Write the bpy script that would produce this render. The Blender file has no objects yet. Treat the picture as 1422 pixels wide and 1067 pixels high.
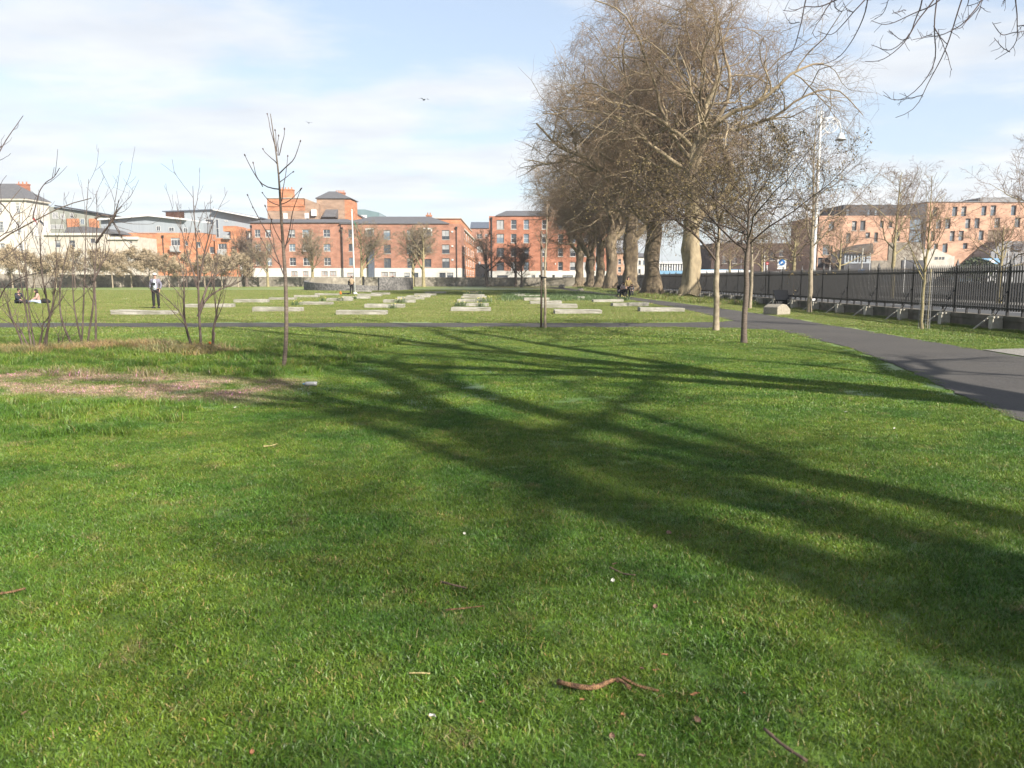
import bpy, bmesh, math, random
import numpy as np
from mathutils import Vector, Matrix

random.seed(11)
RNG = np.random.default_rng(11)
C = bpy.context.scene.collection
R = math.radians
pi = math.pi

# ------------------------------------------------------------------ survey of the place
F, CX, CY, HZ, CAMZ = 1106.0, 711.0, 533.5, 387.0, 1.6
PITCH = math.atan((CY - HZ) / F)
_c, _s = math.cos(PITCH), math.sin(PITCH)


def ray(px, py):
    u, v = (px - CX) / F, (CY - py) / F
    return u, _c + v * _s, -_s + v * _c


def G(px, py, z=0.0):
    """ground point seen at a survey pixel"""
    u, y, d = ray(px, py)
    t = (z - CAMZ) / d
    return u * t, y * t


def AT(px, py, Y):
    u, y, d = ray(px, py)
    t = Y / y
    return u * t, Y, CAMZ + d * t


def XA(px, Y):
    return (px - CX) / F * Y * 0.9987


def ZA(py, Y):
    return AT(CX, py, Y)[2]


# ------------------------------------------------------------------ materials
ALB = 0.57


def mat(name, c1, c2=None, scale=6.0, rough=0.8, bump=0.0, detail=4.0, big=None, bigscale=0.25, metallic=0.0,
        spec=0.3, bscale=None, stretch=None):
    m = bpy.data.materials.new(name)
    m.use_nodes = True
    nt = m.node_tree
    b = nt.nodes['Principled BSDF']
    b.inputs['Roughness'].default_value = rough
    b.inputs['Metallic'].default_value = metallic
    b.inputs['Specular IOR Level'].default_value = spec
    c1 = tuple(q * ALB for q in c1) + (1,)
    c2 = None if c2 is None else tuple(q * ALB for q in c2)
    big = None if big is None else tuple(q * ALB for q in big)
    if c2 is None:
        b.inputs['Base Color'].default_value = c1
        if bump == 0:
            return m
    g = nt.nodes.new('ShaderNodeNewGeometry')
    src = g.outputs['Position']
    if stretch:
        mp = nt.nodes.new('ShaderNodeMapping')
        mp.inputs['Scale'].default_value = stretch
        nt.links.new(src, mp.inputs['Vector'])
        src = mp.outputs['Vector']
    n = nt.nodes.new('ShaderNodeTexNoise')
    n.inputs['Scale'].default_value = scale
    n.inputs['Detail'].default_value = detail
    nt.links.new(src, n.inputs['Vector'])
    if c2 is not None:
        r = nt.nodes.new('ShaderNodeValToRGB')
        r.color_ramp.elements[0].position = 0.33
        r.color_ramp.elements[1].position = 0.67
        r.color_ramp.elements[0].color = c1
        r.color_ramp.elements[1].color = tuple(c2) + (1,)
        nt.links.new(n.outputs['Fac'], r.inputs['Fac'])
        out = r.outputs['Color']
        if big is not None:
            n2 = nt.nodes.new('ShaderNodeTexNoise')
            n2.inputs['Scale'].default_value = bigscale
            n2.inputs['Detail'].default_value = 3
            nt.links.new(src, n2.inputs['Vector'])
            r2 = nt.nodes.new('ShaderNodeValToRGB')
            r2.color_ramp.elements[0].position = 0.4
            r2.color_ramp.elements[1].position = 0.65
            nt.links.new(n2.outputs['Fac'], r2.inputs['Fac'])
            mx = nt.nodes.new('ShaderNodeMixRGB')
            nt.links.new(r2.outputs['Color'], mx.inputs['Fac'])
            nt.links.new(out, mx.inputs['Color1'])
            mx.inputs['Color2'].default_value = tuple(big) + (1,)
            out = mx.outputs['Color']
        nt.links.new(out, b.inputs['Base Color'])
    if bump:
        n3 = nt.nodes.new('ShaderNodeTexNoise')
        n3.inputs['Scale'].default_value = bscale or scale * 2
        n3.inputs['Detail'].default_value = 5
        nt.links.new(src, n3.inputs['Vector'])
        bp = nt.nodes.new('ShaderNodeBump')
        bp.inputs['Strength'].default_value = min(1.0, bump)
        bp.inputs['Distance'].default_value = 0.05
        nt.links.new(n3.outputs['Fac'], bp.inputs['Height'])
        nt.links.new(bp.outputs['Normal'], b.inputs['Normal'])
    return m


def brick_mat(name, c1, c2, mortar, big=None):
    c1, c2, mortar = [tuple(q * 0.64 for q in c) for c in (c1, c2, mortar)]
    m = bpy.data.materials.new(name)
    m.use_nodes = True
    nt = m.node_tree
    b = nt.nodes['Principled BSDF']
    b.inputs['Roughness'].default_value = 0.85
    b.inputs['Specular IOR Level'].default_value = 0.2
    g = nt.nodes.new('ShaderNodeNewGeometry')
    sp = nt.nodes.new('ShaderNodeSeparateXYZ')
    nt.links.new(g.outputs['Position'], sp.inputs[0])
    ad = nt.nodes.new('ShaderNodeMath')
    nt.links.new(sp.outputs['X'], ad.inputs[0]); nt.links.new(sp.outputs['Y'], ad.inputs[1])
    cb = nt.nodes.new('ShaderNodeCombineXYZ')
    nt.links.new(ad.outputs[0], cb.inputs['X']); nt.links.new(sp.outputs['Z'], cb.inputs['Y'])
    br = nt.nodes.new('ShaderNodeTexBrick')
    nt.links.new(cb.outputs[0], br.inputs['Vector'])
    br.inputs['Scale'].default_value = 4.4
    br.inputs['Row Height'].default_value = 0.33
    br.inputs['Mortar Size'].default_value = 0.035
    br.inputs['Color1'].default_value = tuple(c1) + (1,)
    br.inputs['Color2'].default_value = tuple(c2) + (1,)
    br.inputs['Mortar'].default_value = tuple(mortar) + (1,)
    n = nt.nodes.new('ShaderNodeTexNoise')
    n.inputs['Scale'].default_value = 0.55
    n.inputs['Detail'].default_value = 6
    mp = nt.nodes.new('ShaderNodeMapping')
    mp.inputs['Scale'].default_value = (1, 1, 2.2)
    nt.links.new(g.outputs['Position'], mp.inputs['Vector'])
    nt.links.new(mp.outputs['Vector'], n.inputs['Vector'])
    r = nt.nodes.new('ShaderNodeValToRGB')
    r.color_ramp.elements[0].position = 0.35
    r.color_ramp.elements[0].color = (0.70, 0.68, 0.68, 1)
    r.color_ramp.elements[1].position = 0.68
    r.color_ramp.elements[1].color = (1.12, 1.1, 1.1, 1)
    nt.links.new(n.outputs['Fac'], r.inputs['Fac'])
    mx = nt.nodes.new('ShaderNodeMixRGB')
    mx.blend_type = 'MULTIPLY'
    mx.inputs['Fac'].default_value = 1
    nt.links.new(br.outputs['Color'], mx.inputs['Color1'])
    nt.links.new(r.outputs['Color'], mx.inputs['Color2'])
    nt.links.new(mx.outputs['Color'], b.inputs['Base Color'])
    return m


M = {}
M['brick'] = brick_mat('red_brick', (0.45, 0.2, 0.125), (0.36, 0.155, 0.098), (0.46, 0.31, 0.24))
M['brick_b'] = brick_mat('redder_brick', (0.49, 0.19, 0.11), (0.41, 0.15, 0.085), (0.44, 0.27, 0.2))
M['brick_o'] = brick_mat('orange_brick', (0.60, 0.23, 0.10), (0.52, 0.19, 0.08), (0.52, 0.34, 0.24))
M['brick_p'] = brick_mat('pink_buff_brick', (0.62, 0.36, 0.235), (0.56, 0.32, 0.21), (0.54, 0.4, 0.31))
M['brick_t'] = brick_mat('weathered_tan_brick', (0.42, 0.27, 0.18), (0.34, 0.22, 0.15), (0.42, 0.34, 0.27))
M['brick_d'] = brick_mat('dark_brown_brick', (0.10, 0.06, 0.05), (0.07, 0.045, 0.04), (0.1, 0.08, 0.07))
M['render_w'] = mat('white_render', (0.66, 0.63, 0.58), (0.74, 0.72, 0.68), 1.2, 0.8)
M['white'] = mat('white_paint', (0.78, 0.78, 0.77), (0.82, 0.82, 0.81), 3, 0.45)
M['stone_c'] = mat('cream_stone', (0.64, 0.6, 0.53), (0.76, 0.72, 0.65), 1.0, 0.85)
M['stone_l'] = mat('pale_stone', (0.52, 0.475, 0.405), (0.66, 0.615, 0.545), 1.2, 0.85)
M['slate'] = mat('grey_slate', (0.11, 0.11, 0.12), (0.17, 0.165, 0.17), 2.5, 0.6)
M['slate_b'] = mat('blue_slate', (0.10, 0.12, 0.16), (0.13, 0.15, 0.19), 2.5, 0.6)
M['clad'] = mat('grey_metal_cladding', (0.34, 0.38, 0.42), (0.40, 0.44, 0.48), 1.5, 0.5, stretch=(6, 6, 0.15))
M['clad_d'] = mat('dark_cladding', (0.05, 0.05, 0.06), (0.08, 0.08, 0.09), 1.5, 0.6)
M['metal_d'] = mat('dark_painted_metal', (0.018, 0.018, 0.02), (0.03, 0.03, 0.032), 8, 0.5)
M['metal_g'] = mat('grey_metal', (0.22, 0.22, 0.23), (0.3, 0.3, 0.31), 4, 0.5)
M['glass'] = mat('dark_window_glass', (0.05, 0.06, 0.075), (0.09, 0.10, 0.12), 0.8, 0.08, spec=0.9)
M['glass_b'] = mat('sky_toned_window_glass', (0.14, 0.19, 0.25), (0.24, 0.3, 0.36), 0.5, 0.08, spec=0.9)  # reflected sky is put into the pane's base colour
M['blind'] = mat('pale_window_blind', (0.34, 0.35, 0.36), (0.5, 0.5, 0.5), 1.0, 0.35, spec=0.6)
M['frame_g'] = mat('grey_window_frame', (0.16, 0.17, 0.18), None, rough=0.5)
M['stone_w'] = mat('rubble_stone', (0.2, 0.175, 0.14), (0.46, 0.41, 0.34), 2.2, 0.9, bump=0.6, bscale=5, big=(0.25, 0.22, 0.175), bigscale=0.35)
M['stone_d'] = mat('dark_rubble_stone', (0.09, 0.085, 0.085), (0.30, 0.285, 0.27), 4.5, 0.9, bump=0.6, bscale=6)
M['slab'] = mat('grey_granite_kerb', (0.36, 0.34, 0.29), (0.5, 0.475, 0.42), 5, 0.85, bump=0.35, bscale=25, big=(0.28, 0.27, 0.21), bigscale=1.1)
M['granite'] = mat('speckled_granite', (0.25, 0.22, 0.17), (0.52, 0.47, 0.38), 30, 0.85, bump=0.5, bscale=18)
M['plinth'] = mat('old_plinth_stone', (0.13, 0.11, 0.085), (0.27, 0.235, 0.19), 3, 0.9, bump=0.4, big=(0.1, 0.095, 0.07), bigscale=0.9)
M['pier'] = mat('pier_stone', (0.5, 0.46, 0.38), (0.62, 0.58, 0.5), 6, 0.85, bump=0.3)
M['bark_p'] = mat('mottled_plane_bark', (0.085, 0.062, 0.043), (0.36, 0.28, 0.18), 3.2, 0.9, bump=1.0, bscale=5, big=(0.16, 0.12, 0.078), bigscale=1.1, stretch=(1, 1, 0.55))
M['bark_b'] = mat('pale_plane_bark', (0.24, 0.185, 0.115), (0.48, 0.39, 0.25), 2.6, 0.9, bump=0.8, bscale=8, big=(0.34, 0.28, 0.18), bigscale=0.5, stretch=(1, 1, 0.55))
M['twig_p'] = mat('plane_twigs', (0.21, 0.16, 0.10), (0.45, 0.36, 0.23), 0.9, 0.9)
M['twig_f'] = mat('plane_fine_twigs', (0.215, 0.145, 0.09), (0.35, 0.245, 0.16), 0.7, 0.9)
M['bark_s'] = mat('smooth_grey_bark', (0.125, 0.095, 0.075), (0.22, 0.175, 0.14), 12, 0.8, bump=0.3, stretch=(1, 1, 3))
M['twig_s'] = mat('dark_twigs', (0.075, 0.055, 0.045), (0.14, 0.105, 0.085), 3, 0.85)
M['twig_v'] = mat('sapling_twigs', (0.085, 0.06, 0.06), (0.15, 0.115, 0.105), 5, 0.8)
M['bark_w'] = mat('pale_bark', (0.27, 0.22, 0.155), (0.44, 0.37, 0.27), 6, 0.85, bump=0.3)
M['twig_w'] = mat('pale_twigs', (0.26, 0.2, 0.14), (0.36, 0.29, 0.2), 1.5, 0.85)
M['twig_r'] = mat('reddish_twigs', (0.2, 0.14, 0.10), (0.3, 0.215, 0.155), 1.5, 0.85)
M['bark_g'] = mat('lichen_bark', (0.28, 0.23, 0.12), (0.42, 0.36, 0.2), 3, 0.9)
M['leaf_o'] = mat('opening_olive_leaves', (0.10, 0.078, 0.03), (0.36, 0.27, 0.12), 14.0, 0.6)
M['leaf_b'] = mat('pale_dry_blossom', (0.30, 0.225, 0.13), (0.56, 0.45, 0.3), 1.2, 0.8)
M['asphalt'] = mat('path_asphalt', (0.052, 0.048, 0.045), (0.125, 0.116, 0.109), 38, 0.85, bump=0.5, bscale=90, detail=8, big=(0.105, 0.097, 0.088), bigscale=0.55)
M['road'] = mat('road_asphalt', (0.06, 0.062, 0.066), (0.085, 0.087, 0.09), 0.5, 0.8)
M['paving'] = mat('footpath_concrete', (0.26, 0.245, 0.225), (0.34, 0.325, 0.3), 1.2, 0.85)
M['gravel'] = mat('pale_gravel', (0.2, 0.185, 0.16), (0.42, 0.4, 0.37), 40, 0.9, bump=0.6, bscale=50)
M['quay'] = mat('quay_wall_stone', (0.1, 0.102, 0.105), (0.17, 0.172, 0.175), 1.5, 0.9)
M['quay_d'] = mat('dark_quay_stone', (0.045, 0.045, 0.045), (0.075, 0.075, 0.072), 1.5, 0.9)
M['water'] = mat('river_water', (0.02, 0.03, 0.03), None, rough=0.08, bump=0.15, scale=0.6)
M['skin'] = mat('skin', (0.55, 0.33, 0.25), None, rough=0.55)
M['hair'] = mat('dark_hair', (0.03, 0.02, 0.016), None, rough=0.6)
M['black'] = mat('black_cloth', (0.012, 0.012, 0.014), (0.02, 0.02, 0.023), 20, 0.8)
M['navy'] = mat('navy_cloth', (0.02, 0.024, 0.04), None, rough=0.85)
M['greyblue'] = mat('mauve_grey_cloth', (0.21, 0.20, 0.27), (0.27, 0.26, 0.33), 9, 0.85)
M['shirt'] = mat('pale_blue_cloth', (0.55, 0.62, 0.74), (0.63, 0.69, 0.78), 9, 0.85)
M['tan'] = mat('tan_cloth', (0.42, 0.31, 0.2), (0.48, 0.36, 0.24), 9, 0.85)
M['olive'] = mat('khaki_cloth', (0.22, 0.16, 0.07), (0.28, 0.2, 0.09), 9, 0.85)
M['pink'] = mat('dusty_pink_cloth', (0.48, 0.30, 0.25), (0.54, 0.35, 0.29), 9, 0.85)
M['pinkw'] = mat('pale_pink_cloth', (0.62, 0.48, 0.46), None, rough=0.85)
M['denim'] = mat('pale_denim', (0.48, 0.57, 0.72), None, rough=0.85)
M['fgreen'] = mat('flag_green', (0.01, 0.30, 0.13), None, rough=0.7)
M['forange'] = mat('flag_orange', (0.65, 0.16, 0.02), None, rough=0.7)
M['red'] = mat('red_paint', (0.55, 0.03, 0.03), None, rough=0.5)
M['blue'] = mat('blue_paint', (0.02, 0.19, 0.55), None, rough=0.45)
M['blue_l'] = mat('light_blue_paint', (0.22, 0.42, 0.62), None, rough=0.4)
M['orange'] = mat('orange_reflective', (0.80, 0.22, 0.02), None, rough=0.5)
M['car_s'] = mat('silver_car_paint', (0.42, 0.46, 0.5), None, rough=0.25, metallic=0.6, spec=0.6)
M['car_b'] = mat('blue_grey_car_paint', (0.10, 0.15, 0.2), None, rough=0.25, metallic=0.4, spec=0.6)
M['car_w'] = mat('white_car_paint', (0.8, 0.8, 0.81), None, rough=0.3, spec=0.6)
M['tyre'] = mat('tyre_rubber', (0.02, 0.02, 0.02), None, rough=0.9)
M['stick'] = mat('fallen_stick_bark', (0.18, 0.10, 0.06), (0.60, 0.34, 0.17), 38, 0.85, bump=0.8, bscale=160)
M['stick_d'] = mat('dull_twig_bark', (0.14, 0.09, 0.065), (0.22, 0.15, 0.11), 60, 0.85)
M['dleaf'] = mat('dry_brown_leaf', (0.33, 0.14, 0.07), (0.42, 0.2, 0.1), 60, 0.7)
M['dleaf2'] = mat('dull_brown_leaf', (0.17, 0.095, 0.065), (0.24, 0.14, 0.1), 60, 0.7)
M['dleaf3'] = mat('pale_litter', (0.74, 0.7, 0.6), (0.82, 0.8, 0.72), 50, 0.7)
M['straw'] = mat('dry_straw_stem', (0.5, 0.4, 0.18), (0.62, 0.5, 0.25), 40, 0.7)
M['hedge'] = mat('dark_hedge_leaves', (0.03, 0.05, 0.018), (0.075, 0.10, 0.035), 3, 0.7)
M['daff'] = mat('daffodil_leaves', (0.07, 0.12, 0.035), (0.13, 0.19, 0.07), 6, 0.55)
M['petal'] = mat('daffodil_petals', (0.75, 0.6, 0.12), (0.8, 0.75, 0.4), 30, 0.6)


def grass_mat(name, ground=False):
    """lawn: the colour follows the place (worn, lush and straw patches), blades add their own tone"""
    m = bpy.data.materials.new(name)
    m.use_nodes = True
    nt = m.node_tree
    N = nt.nodes.new
    L = nt.links.new
    b = nt.nodes['Principled BSDF']
    b.inputs['Roughness'].default_value = 0.45
    b.inputs['Specular IOR Level'].default_value = 0.4
    g = N('ShaderNodeNewGeometry')
    sep = N('ShaderNodeSeparateXYZ'); L(g.outputs['Position'], sep.inputs[0])
    flat = N('ShaderNodeCombineXYZ'); L(sep.outputs['X'], flat.inputs['X']); L(sep.outputs['Y'], flat.inputs['Y'])

    def noise(scale, detail, lo, hi):
        n = N('ShaderNodeTexNoise')
        n.inputs['Scale'].default_value = scale
        n.inputs['Detail'].default_value = detail
        L(flat.outputs[0], n.inputs['Vector'])
        r = N('ShaderNodeMapRange')
        r.inputs['From Min'].default_value = lo
        r.inputs['From Max'].default_value = hi
        L(n.outputs['Fac'], r.inputs['Value'])
        return r.outputs['Result']

    def mix(fac, a, bb):
        x = N('ShaderNodeMixRGB')
        if hasattr(fac, 'is_output'):
            L(fac, x.inputs['Fac'])
        else:
            x.inputs['Fac'].default_value = fac
        for s, v in ((x.inputs['Color1'], a), (x.inputs['Color2'], bb)):
            if hasattr(v, 'is_output'):
                L(v, s)
            else:
                s.default_value = tuple(v) + (1,)
        return x.outputs['Color']

    lush, mid, dry = (0.048, 0.122, 0.012), (0.102, 0.174, 0.018), (0.185, 0.19, 0.055)
    c = mix(noise(0.9, 5, 0.36, 0.62), lush, mid)
    c = mix(noise(2.6, 4, 0.60, 0.85), c, dry)
    if ground:
        c = mix(noise(9.0, 6, 0.4, 0.72), c, (0.075, 0.10, 0.018))
    # lawn colour turns paler with distance
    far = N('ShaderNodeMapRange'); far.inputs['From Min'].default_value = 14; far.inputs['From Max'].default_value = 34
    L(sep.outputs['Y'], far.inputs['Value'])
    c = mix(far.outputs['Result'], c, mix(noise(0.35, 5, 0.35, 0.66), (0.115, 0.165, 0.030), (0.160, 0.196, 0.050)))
    # the worn straw patch at the left
    def band(sock, a0, a1, b0, b1):
        r1 = N('ShaderNodeMapRange'); r1.interpolation_type = 'SMOOTHSTEP'
        r1.inputs['From Min'].default_value = a0; r1.inputs['From Max'].default_value = a1
        r2 = N('ShaderNodeMapRange'); r2.interpolation_type = 'SMOOTHSTEP'
        r2.inputs['From Min'].default_value = b0; r2.inputs['From Max'].default_value = b1
        r2.inputs['To Min'].default_value = 1; r2.inputs['To Max'].default_value = 0
        L(sock, r1.inputs['Value']); L(sock, r2.inputs['Value'])
        mu = N('ShaderNodeMath'); mu.operation = 'MULTIPLY'
        L(r1.outputs['Result'], mu.inputs[0]); L(r2.outputs['Result'], mu.inputs[1])
        return mu.outputs[0]
    sl = N('ShaderNodeMath'); sl.operation = 'MULTIPLY_ADD'
    L(sep.outputs['X'], sl.inputs[0]); sl.inputs[1].default_value = 0.22; L(sep.outputs['Y'], sl.inputs[2])
    mu = N('ShaderNodeMath'); mu.operation = 'MULTIPLY'
    L(band(sep.outputs['X'], -16, -14, -3.9, -2.7), mu.inputs[0])
    L(band(sl.outputs[0], 9.0, 9.9, 11.3, 12.4), mu.inputs[1])
    mu2 = N('ShaderNodeMath'); mu2.operation = 'MULTIPLY'
    L(mu.outputs[0], mu2.inputs[0]); L(noise(1.1, 5, 0.36, 0.56), mu2.inputs[1])
    c = mix(mu2.outputs[0], c, mix(noise(5, 4, 0.35, 0.65), (0.185, 0.152, 0.08), (0.305, 0.262, 0.15)))
    if not ground:
        at = N('ShaderNodeAttribute'); at.attribute_name = 'tone'
        mul = N('ShaderNodeMixRGB'); mul.blend_type = 'MULTIPLY'; mul.inputs['Fac'].default_value = 1
        L(c, mul.inputs['Color1']); L(at.outputs['Color'], mul.inputs['Color2'])
        mul2 = N('ShaderNodeMixRGB'); mul2.blend_type = 'MULTIPLY'; mul2.inputs['Fac'].default_value = 1
        L(mul.outputs['Color'], mul2.inputs['Color1'])
        L(mix(noise(6.0, 4, 0.36, 0.64), (0.78, 0.82, 0.84), (1.2, 1.14, 1.15)), mul2.inputs['Color2'])
        c = mul2.outputs['Color']
        tr = N('ShaderNodeBsdfTranslucent'); L(c, tr.inputs['Color'])
        mxs = N('ShaderNodeMixShader'); mxs.inputs['Fac'].default_value = 0.3
        L(b.outputs['BSDF'], mxs.inputs[1]); L(tr.outputs['BSDF'], mxs.inputs[2])
        L(mxs.outputs[0], nt.nodes['Material Output'].inputs['Surface'])
    else:
        n = N('ShaderNodeTexNoise'); n.inputs['Scale'].default_value = 30; n.inputs['Detail'].default_value = 6
        L(g.outputs['Position'], n.inputs['Vector'])
        bp = N('ShaderNodeBump'); bp.inputs['Strength'].default_value = 0.7; bp.inputs['Distance'].default_value = 0.04
        L(n.outputs['Fac'], bp.inputs['Height']); L(bp.outputs['Normal'], b.inputs['Normal'])
    L(c, b.inputs['Base Color'])
    return m


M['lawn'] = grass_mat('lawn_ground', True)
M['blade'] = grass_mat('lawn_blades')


# ------------------------------------------------------------------ objects
def tag(o, label=None, cat=None, group=None, kind=None):
    if label: o['label'] = label
    if cat: o['category'] = cat
    if group: o['group'] = group
    if kind: o['kind'] = kind
    return o


def empty(name, loc=(0, 0, 0), rz=0.0):
    o = bpy.data.objects.new(name, None)
    o.empty_display_size = 0.2
    o.location = loc
    o.rotation_euler.z = rz
    C.objects.link(o)
    return o


def thing(name, label, cat, loc=(0, 0, 0), rz=0.0, group=None):
    return tag(empty(name, loc, rz), label, cat, group, 'thing')


def link(name, me, parent=None):
    o = bpy.data.objects.new(name, me)
    C.objects.link(o)
    if parent is not None:
        o.parent = parent
    return o


def copy_tree(o, parent=None):
    c = o.copy()
    C.objects.link(c)
    c.parent = parent
    for ch in list(o.children):
        copy_tree(ch, c)
    return c


class MB:
    def __init__(s):
        s.v, s.f, s.mi, s.cur = [], [], [], 0

    def add(s, vs, fs):
        n = len(s.v)
        s.v += [tuple(float(q) for q in p) for p in vs]
        s.f += [tuple(n + i for i in f) for f in fs]
        s.mi += [s.cur] * len(fs)
        return s

    def box(s, x0, x1, y0, y1, z0, z1):
        return s.add([(x0, y0, z0), (x1, y0, z0), (x1, y1, z0), (x0, y1, z0), (x0, y0, z1), (x1, y0, z1), (x1, y1, z1), (x0, y1, z1)],
                     [(0, 3, 2, 1), (4, 5, 6, 7), (0, 1, 5, 4), (1, 2, 6, 5), (2, 3, 7, 6), (3, 0, 4, 7)])

    def bar(s, a, b, w, h=None):
        a, b = Vector(a), Vector(b)
        h = h or w
        d = (b - a).normalized()
        up = Vector((0, 0, 1)) if abs(d.z) < 0.95 else Vector((0, 1, 0))
        sx = d.cross(up).normalized() * (w / 2)
        sz = sx.cross(d).normalized() * (h / 2)
        vs = [a - sx - sz, a + sx - sz, a + sx + sz, a - sx + sz, b - sx - sz, b + sx - sz, b + sx + sz, b - sx + sz]
        return s.add(vs, [(0, 1, 2, 3), (7, 6, 5, 4), (0, 4, 5, 1), (1, 5, 6, 2), (2, 6, 7, 3), (3, 7, 4, 0)])

    def prism_xz(s, poly, y0, y1):
        """polygon in x,z (counter-clockwise seen from -Y) extruded from y0 to y1"""
        n = len(poly)
        vs = [(x, y0, z) for x, z in poly] + [(x, y1, z) for x, z in poly]
        fs = [tuple(range(n)), tuple(range(2 * n - 1, n - 1, -1))]
        fs += [(i, i + n, (i + 1) % n + n, (i + 1) % n) for i in range(n)]
        return s.add(vs, fs)

    def prism_yz(s, poly, x0, x1):
        n = len(poly)
        vs = [(x0, y, z) for y, z in poly] + [(x1, y, z) for y, z in poly]
        fs = [tuple(range(n - 1, -1, -1)), tuple(range(n, 2 * n))]
        fs += [(i, (i + 1) % n, (i + 1) % n + n, i + n) for i in range(n)]
        return s.add(vs, fs)

    def prism_xy(s, poly, z0, z1):
        n = len(poly)
        vs = [(x, y, z0) for x, y in poly] + [(x, y, z1) for x, y in poly]
        fs = [tuple(range(n - 1, -1, -1)), tuple(range(n, 2 * n))]
        fs += [(i, (i + 1) % n, (i + 1) % n + n, i + n) for i in range(n)]
        return s.add(vs, fs)

    def lathe(s, prof, k=12, c=(0, 0, 0)):
        vs, fs = [], []
        for r, z in prof:
            for j in range(k):
                a = 2 * pi * j / k
                vs.append((c[0] + r * math.cos(a), c[1] + r * math.sin(a), c[2] + z))
        for i in range(len(prof) - 1):
            for j in range(k):
                j2 = (j + 1) % k
                fs.append((i * k + j, i * k + j2, (i + 1) * k + j2, (i + 1) * k + j))
        fs.append(tuple(range(k - 1, -1, -1)))
        fs.append(tuple((len(prof) - 1) * k + j for j in range(k)))
        return s.add(vs, fs)

    def tube(s, pts, rad, k=6, close=False):
        P = np.array(pts, float)[None]
        Rr = np.array(rad if hasattr(rad, '__len__') else [rad] * len(pts), float)[None]
        V, Q = tubes(P, Rr, k)
        s.add(V.tolist(), [tuple(q) for q in Q.tolist()])
        n = len(s.v)
        s.f.append(tuple(range(n - k, n))); s.mi.append(s.cur)
        s.f.append(tuple(range(n - k * len(pts) + k - 1, n - k * len(pts) - 1, -1))); s.mi.append(s.cur)
        return s

    def ball(s, c, r, k=10, n=7):
        rr = r if hasattr(r, '__len__') else (r, r, r)
        vs, fs = [], []
        for i in range(1, n):
            t = pi * i / n
            for j in range(k):
                a = 2 * pi * j / k
                vs.append((c[0] + rr[0] * math.sin(t) * math.cos(a), c[1] + rr[1] * math.sin(t) * math.sin(a), c[2] + rr[2] * math.cos(t)))
        top, bot = len(vs), len(vs) + 1
        vs += [(c[0], c[1], c[2] + rr[2]), (c[0], c[1], c[2] - rr[2])]
        for i in range(n - 2):
            for j in range(k):
                j2 = (j + 1) % k
                fs.append((i * k + j, (i + 1) * k + j, (i + 1) * k + j2, i * k + j2))
        for j in range(k):
            j2 = (j + 1) % k
            fs.append((top, j, j2))
            fs.append((bot, (n - 2) * k + j2, (n - 2) * k + j))
        return s.add(vs, fs)

    def mesh(s, name, m, off=(0, 0, 0), smooth=False):
        me = bpy.data.meshes.new(name)
        me.from_pydata([(a - off[0], b - off[1], c - off[2]) for a, b, c in s.v], [], s.f)
        ms = m if isinstance(m, (list, tuple)) else ([m] if m else [])
        for x in ms:
            me.materials.append(x)
        if len(ms) > 1:
            me.polygons.foreach_set('material_index', s.mi)
        if smooth:
            me.polygons.foreach_set('use_smooth', [True] * len(me.polygons))
        me.update()
        return me

    def build(s, name, m, parent=None, smooth=False, off=None):
        """verts are in world coordinates; off (default: the parent's place) is taken off"""
        if off is None:
            off = (0, 0, 0)
            p = parent
            while p is not None:
                off = tuple(off[i] + p.location[i] for i in range(3))
                p = p.parent
        return link(name, s.mesh(name, m, off, smooth), parent)


def bevel(o, w, seg=1):
    bm = bmesh.new()
    bm.from_mesh(o.data)
    bmesh.ops.bevel(bm, geom=list(bm.edges), offset=w, segments=seg, affect='EDGES', clamp_overlap=True)
    bm.to_mesh(o.data)
    bm.free()
    return o


# ------------------------------------------------------------------ vectorised branches
def unit(a):
    return a / np.maximum(np.linalg.norm(a, axis=-1, keepdims=True), 1e-9)


def tubes(P, Rr, k, rough=None):
    B, N, _ = P.shape
    T = np.empty_like(P)
    T[:, 1:-1] = P[:, 2:] - P[:, :-2]
    T[:, 0] = P[:, 1] - P[:, 0]
    T[:, -1] = P[:, -1] - P[:, -2]
    T = unit(T)
    mean = unit(P[:, -1] - P[:, 0] + 1e-6)
    ref = np.zeros((B, 3))
    ref[np.arange(B), np.argmin(np.abs(mean), axis=1)] = 1
    n1 = unit(np.cross(T, ref[:, None, :]))
    n2 = np.cross(T, n1)
    a = np.arange(k) * 2 * pi / k
    rr = Rr[:, :, None]
    if rough is not None:
        rr = rr * rough
    V = P[:, :, None, :] + rr[..., None] * (np.cos(a)[None, None, :, None] * n1[:, :, None, :] + np.sin(a)[None, None, :, None] * n2[:, :, None, :])
    base = (np.arange(B) * N * k)[:, None, None]
    i = (np.arange(N - 1) * k)[None, :, None]
    j = np.arange(k)[None, None, :]
    j2 = (j + 1) % k
    q = np.stack([base + i + j, base + i + j2, base + i + k + j2, base + i + k + j], -1)
    return V.reshape(-1, 3), q.reshape(-1, 4)


def mesh_np(name, V, Q, mats, mi=None, smooth=True):
    me = bpy.data.meshes.new(name)
    me.vertices.add(len(V))
    me.vertices.foreach_set('co', np.ascontiguousarray(V, dtype=np.float32).ravel())
    n = Q.shape[1]
    me.loops.add(len(Q) * n)
    me.loops.foreach_set('vertex_index', np.ascontiguousarray(Q, dtype=np.int32).ravel())
    me.polygons.add(len(Q))
    me.polygons.foreach_set('loop_start', np.arange(len(Q), dtype=np.int32) * n)
    me.polygons.foreach_set('use_smooth', np.full(len(Q), smooth))
    for m in (mats if isinstance(mats, (list, tuple)) else [mats]):
        me.materials.append(m)
    if mi is not None:
        me.polygons.foreach_set('material_index', np.ascontiguousarray(mi, dtype=np.int32))
    me.update(calc_edges=True)
    return me


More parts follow.
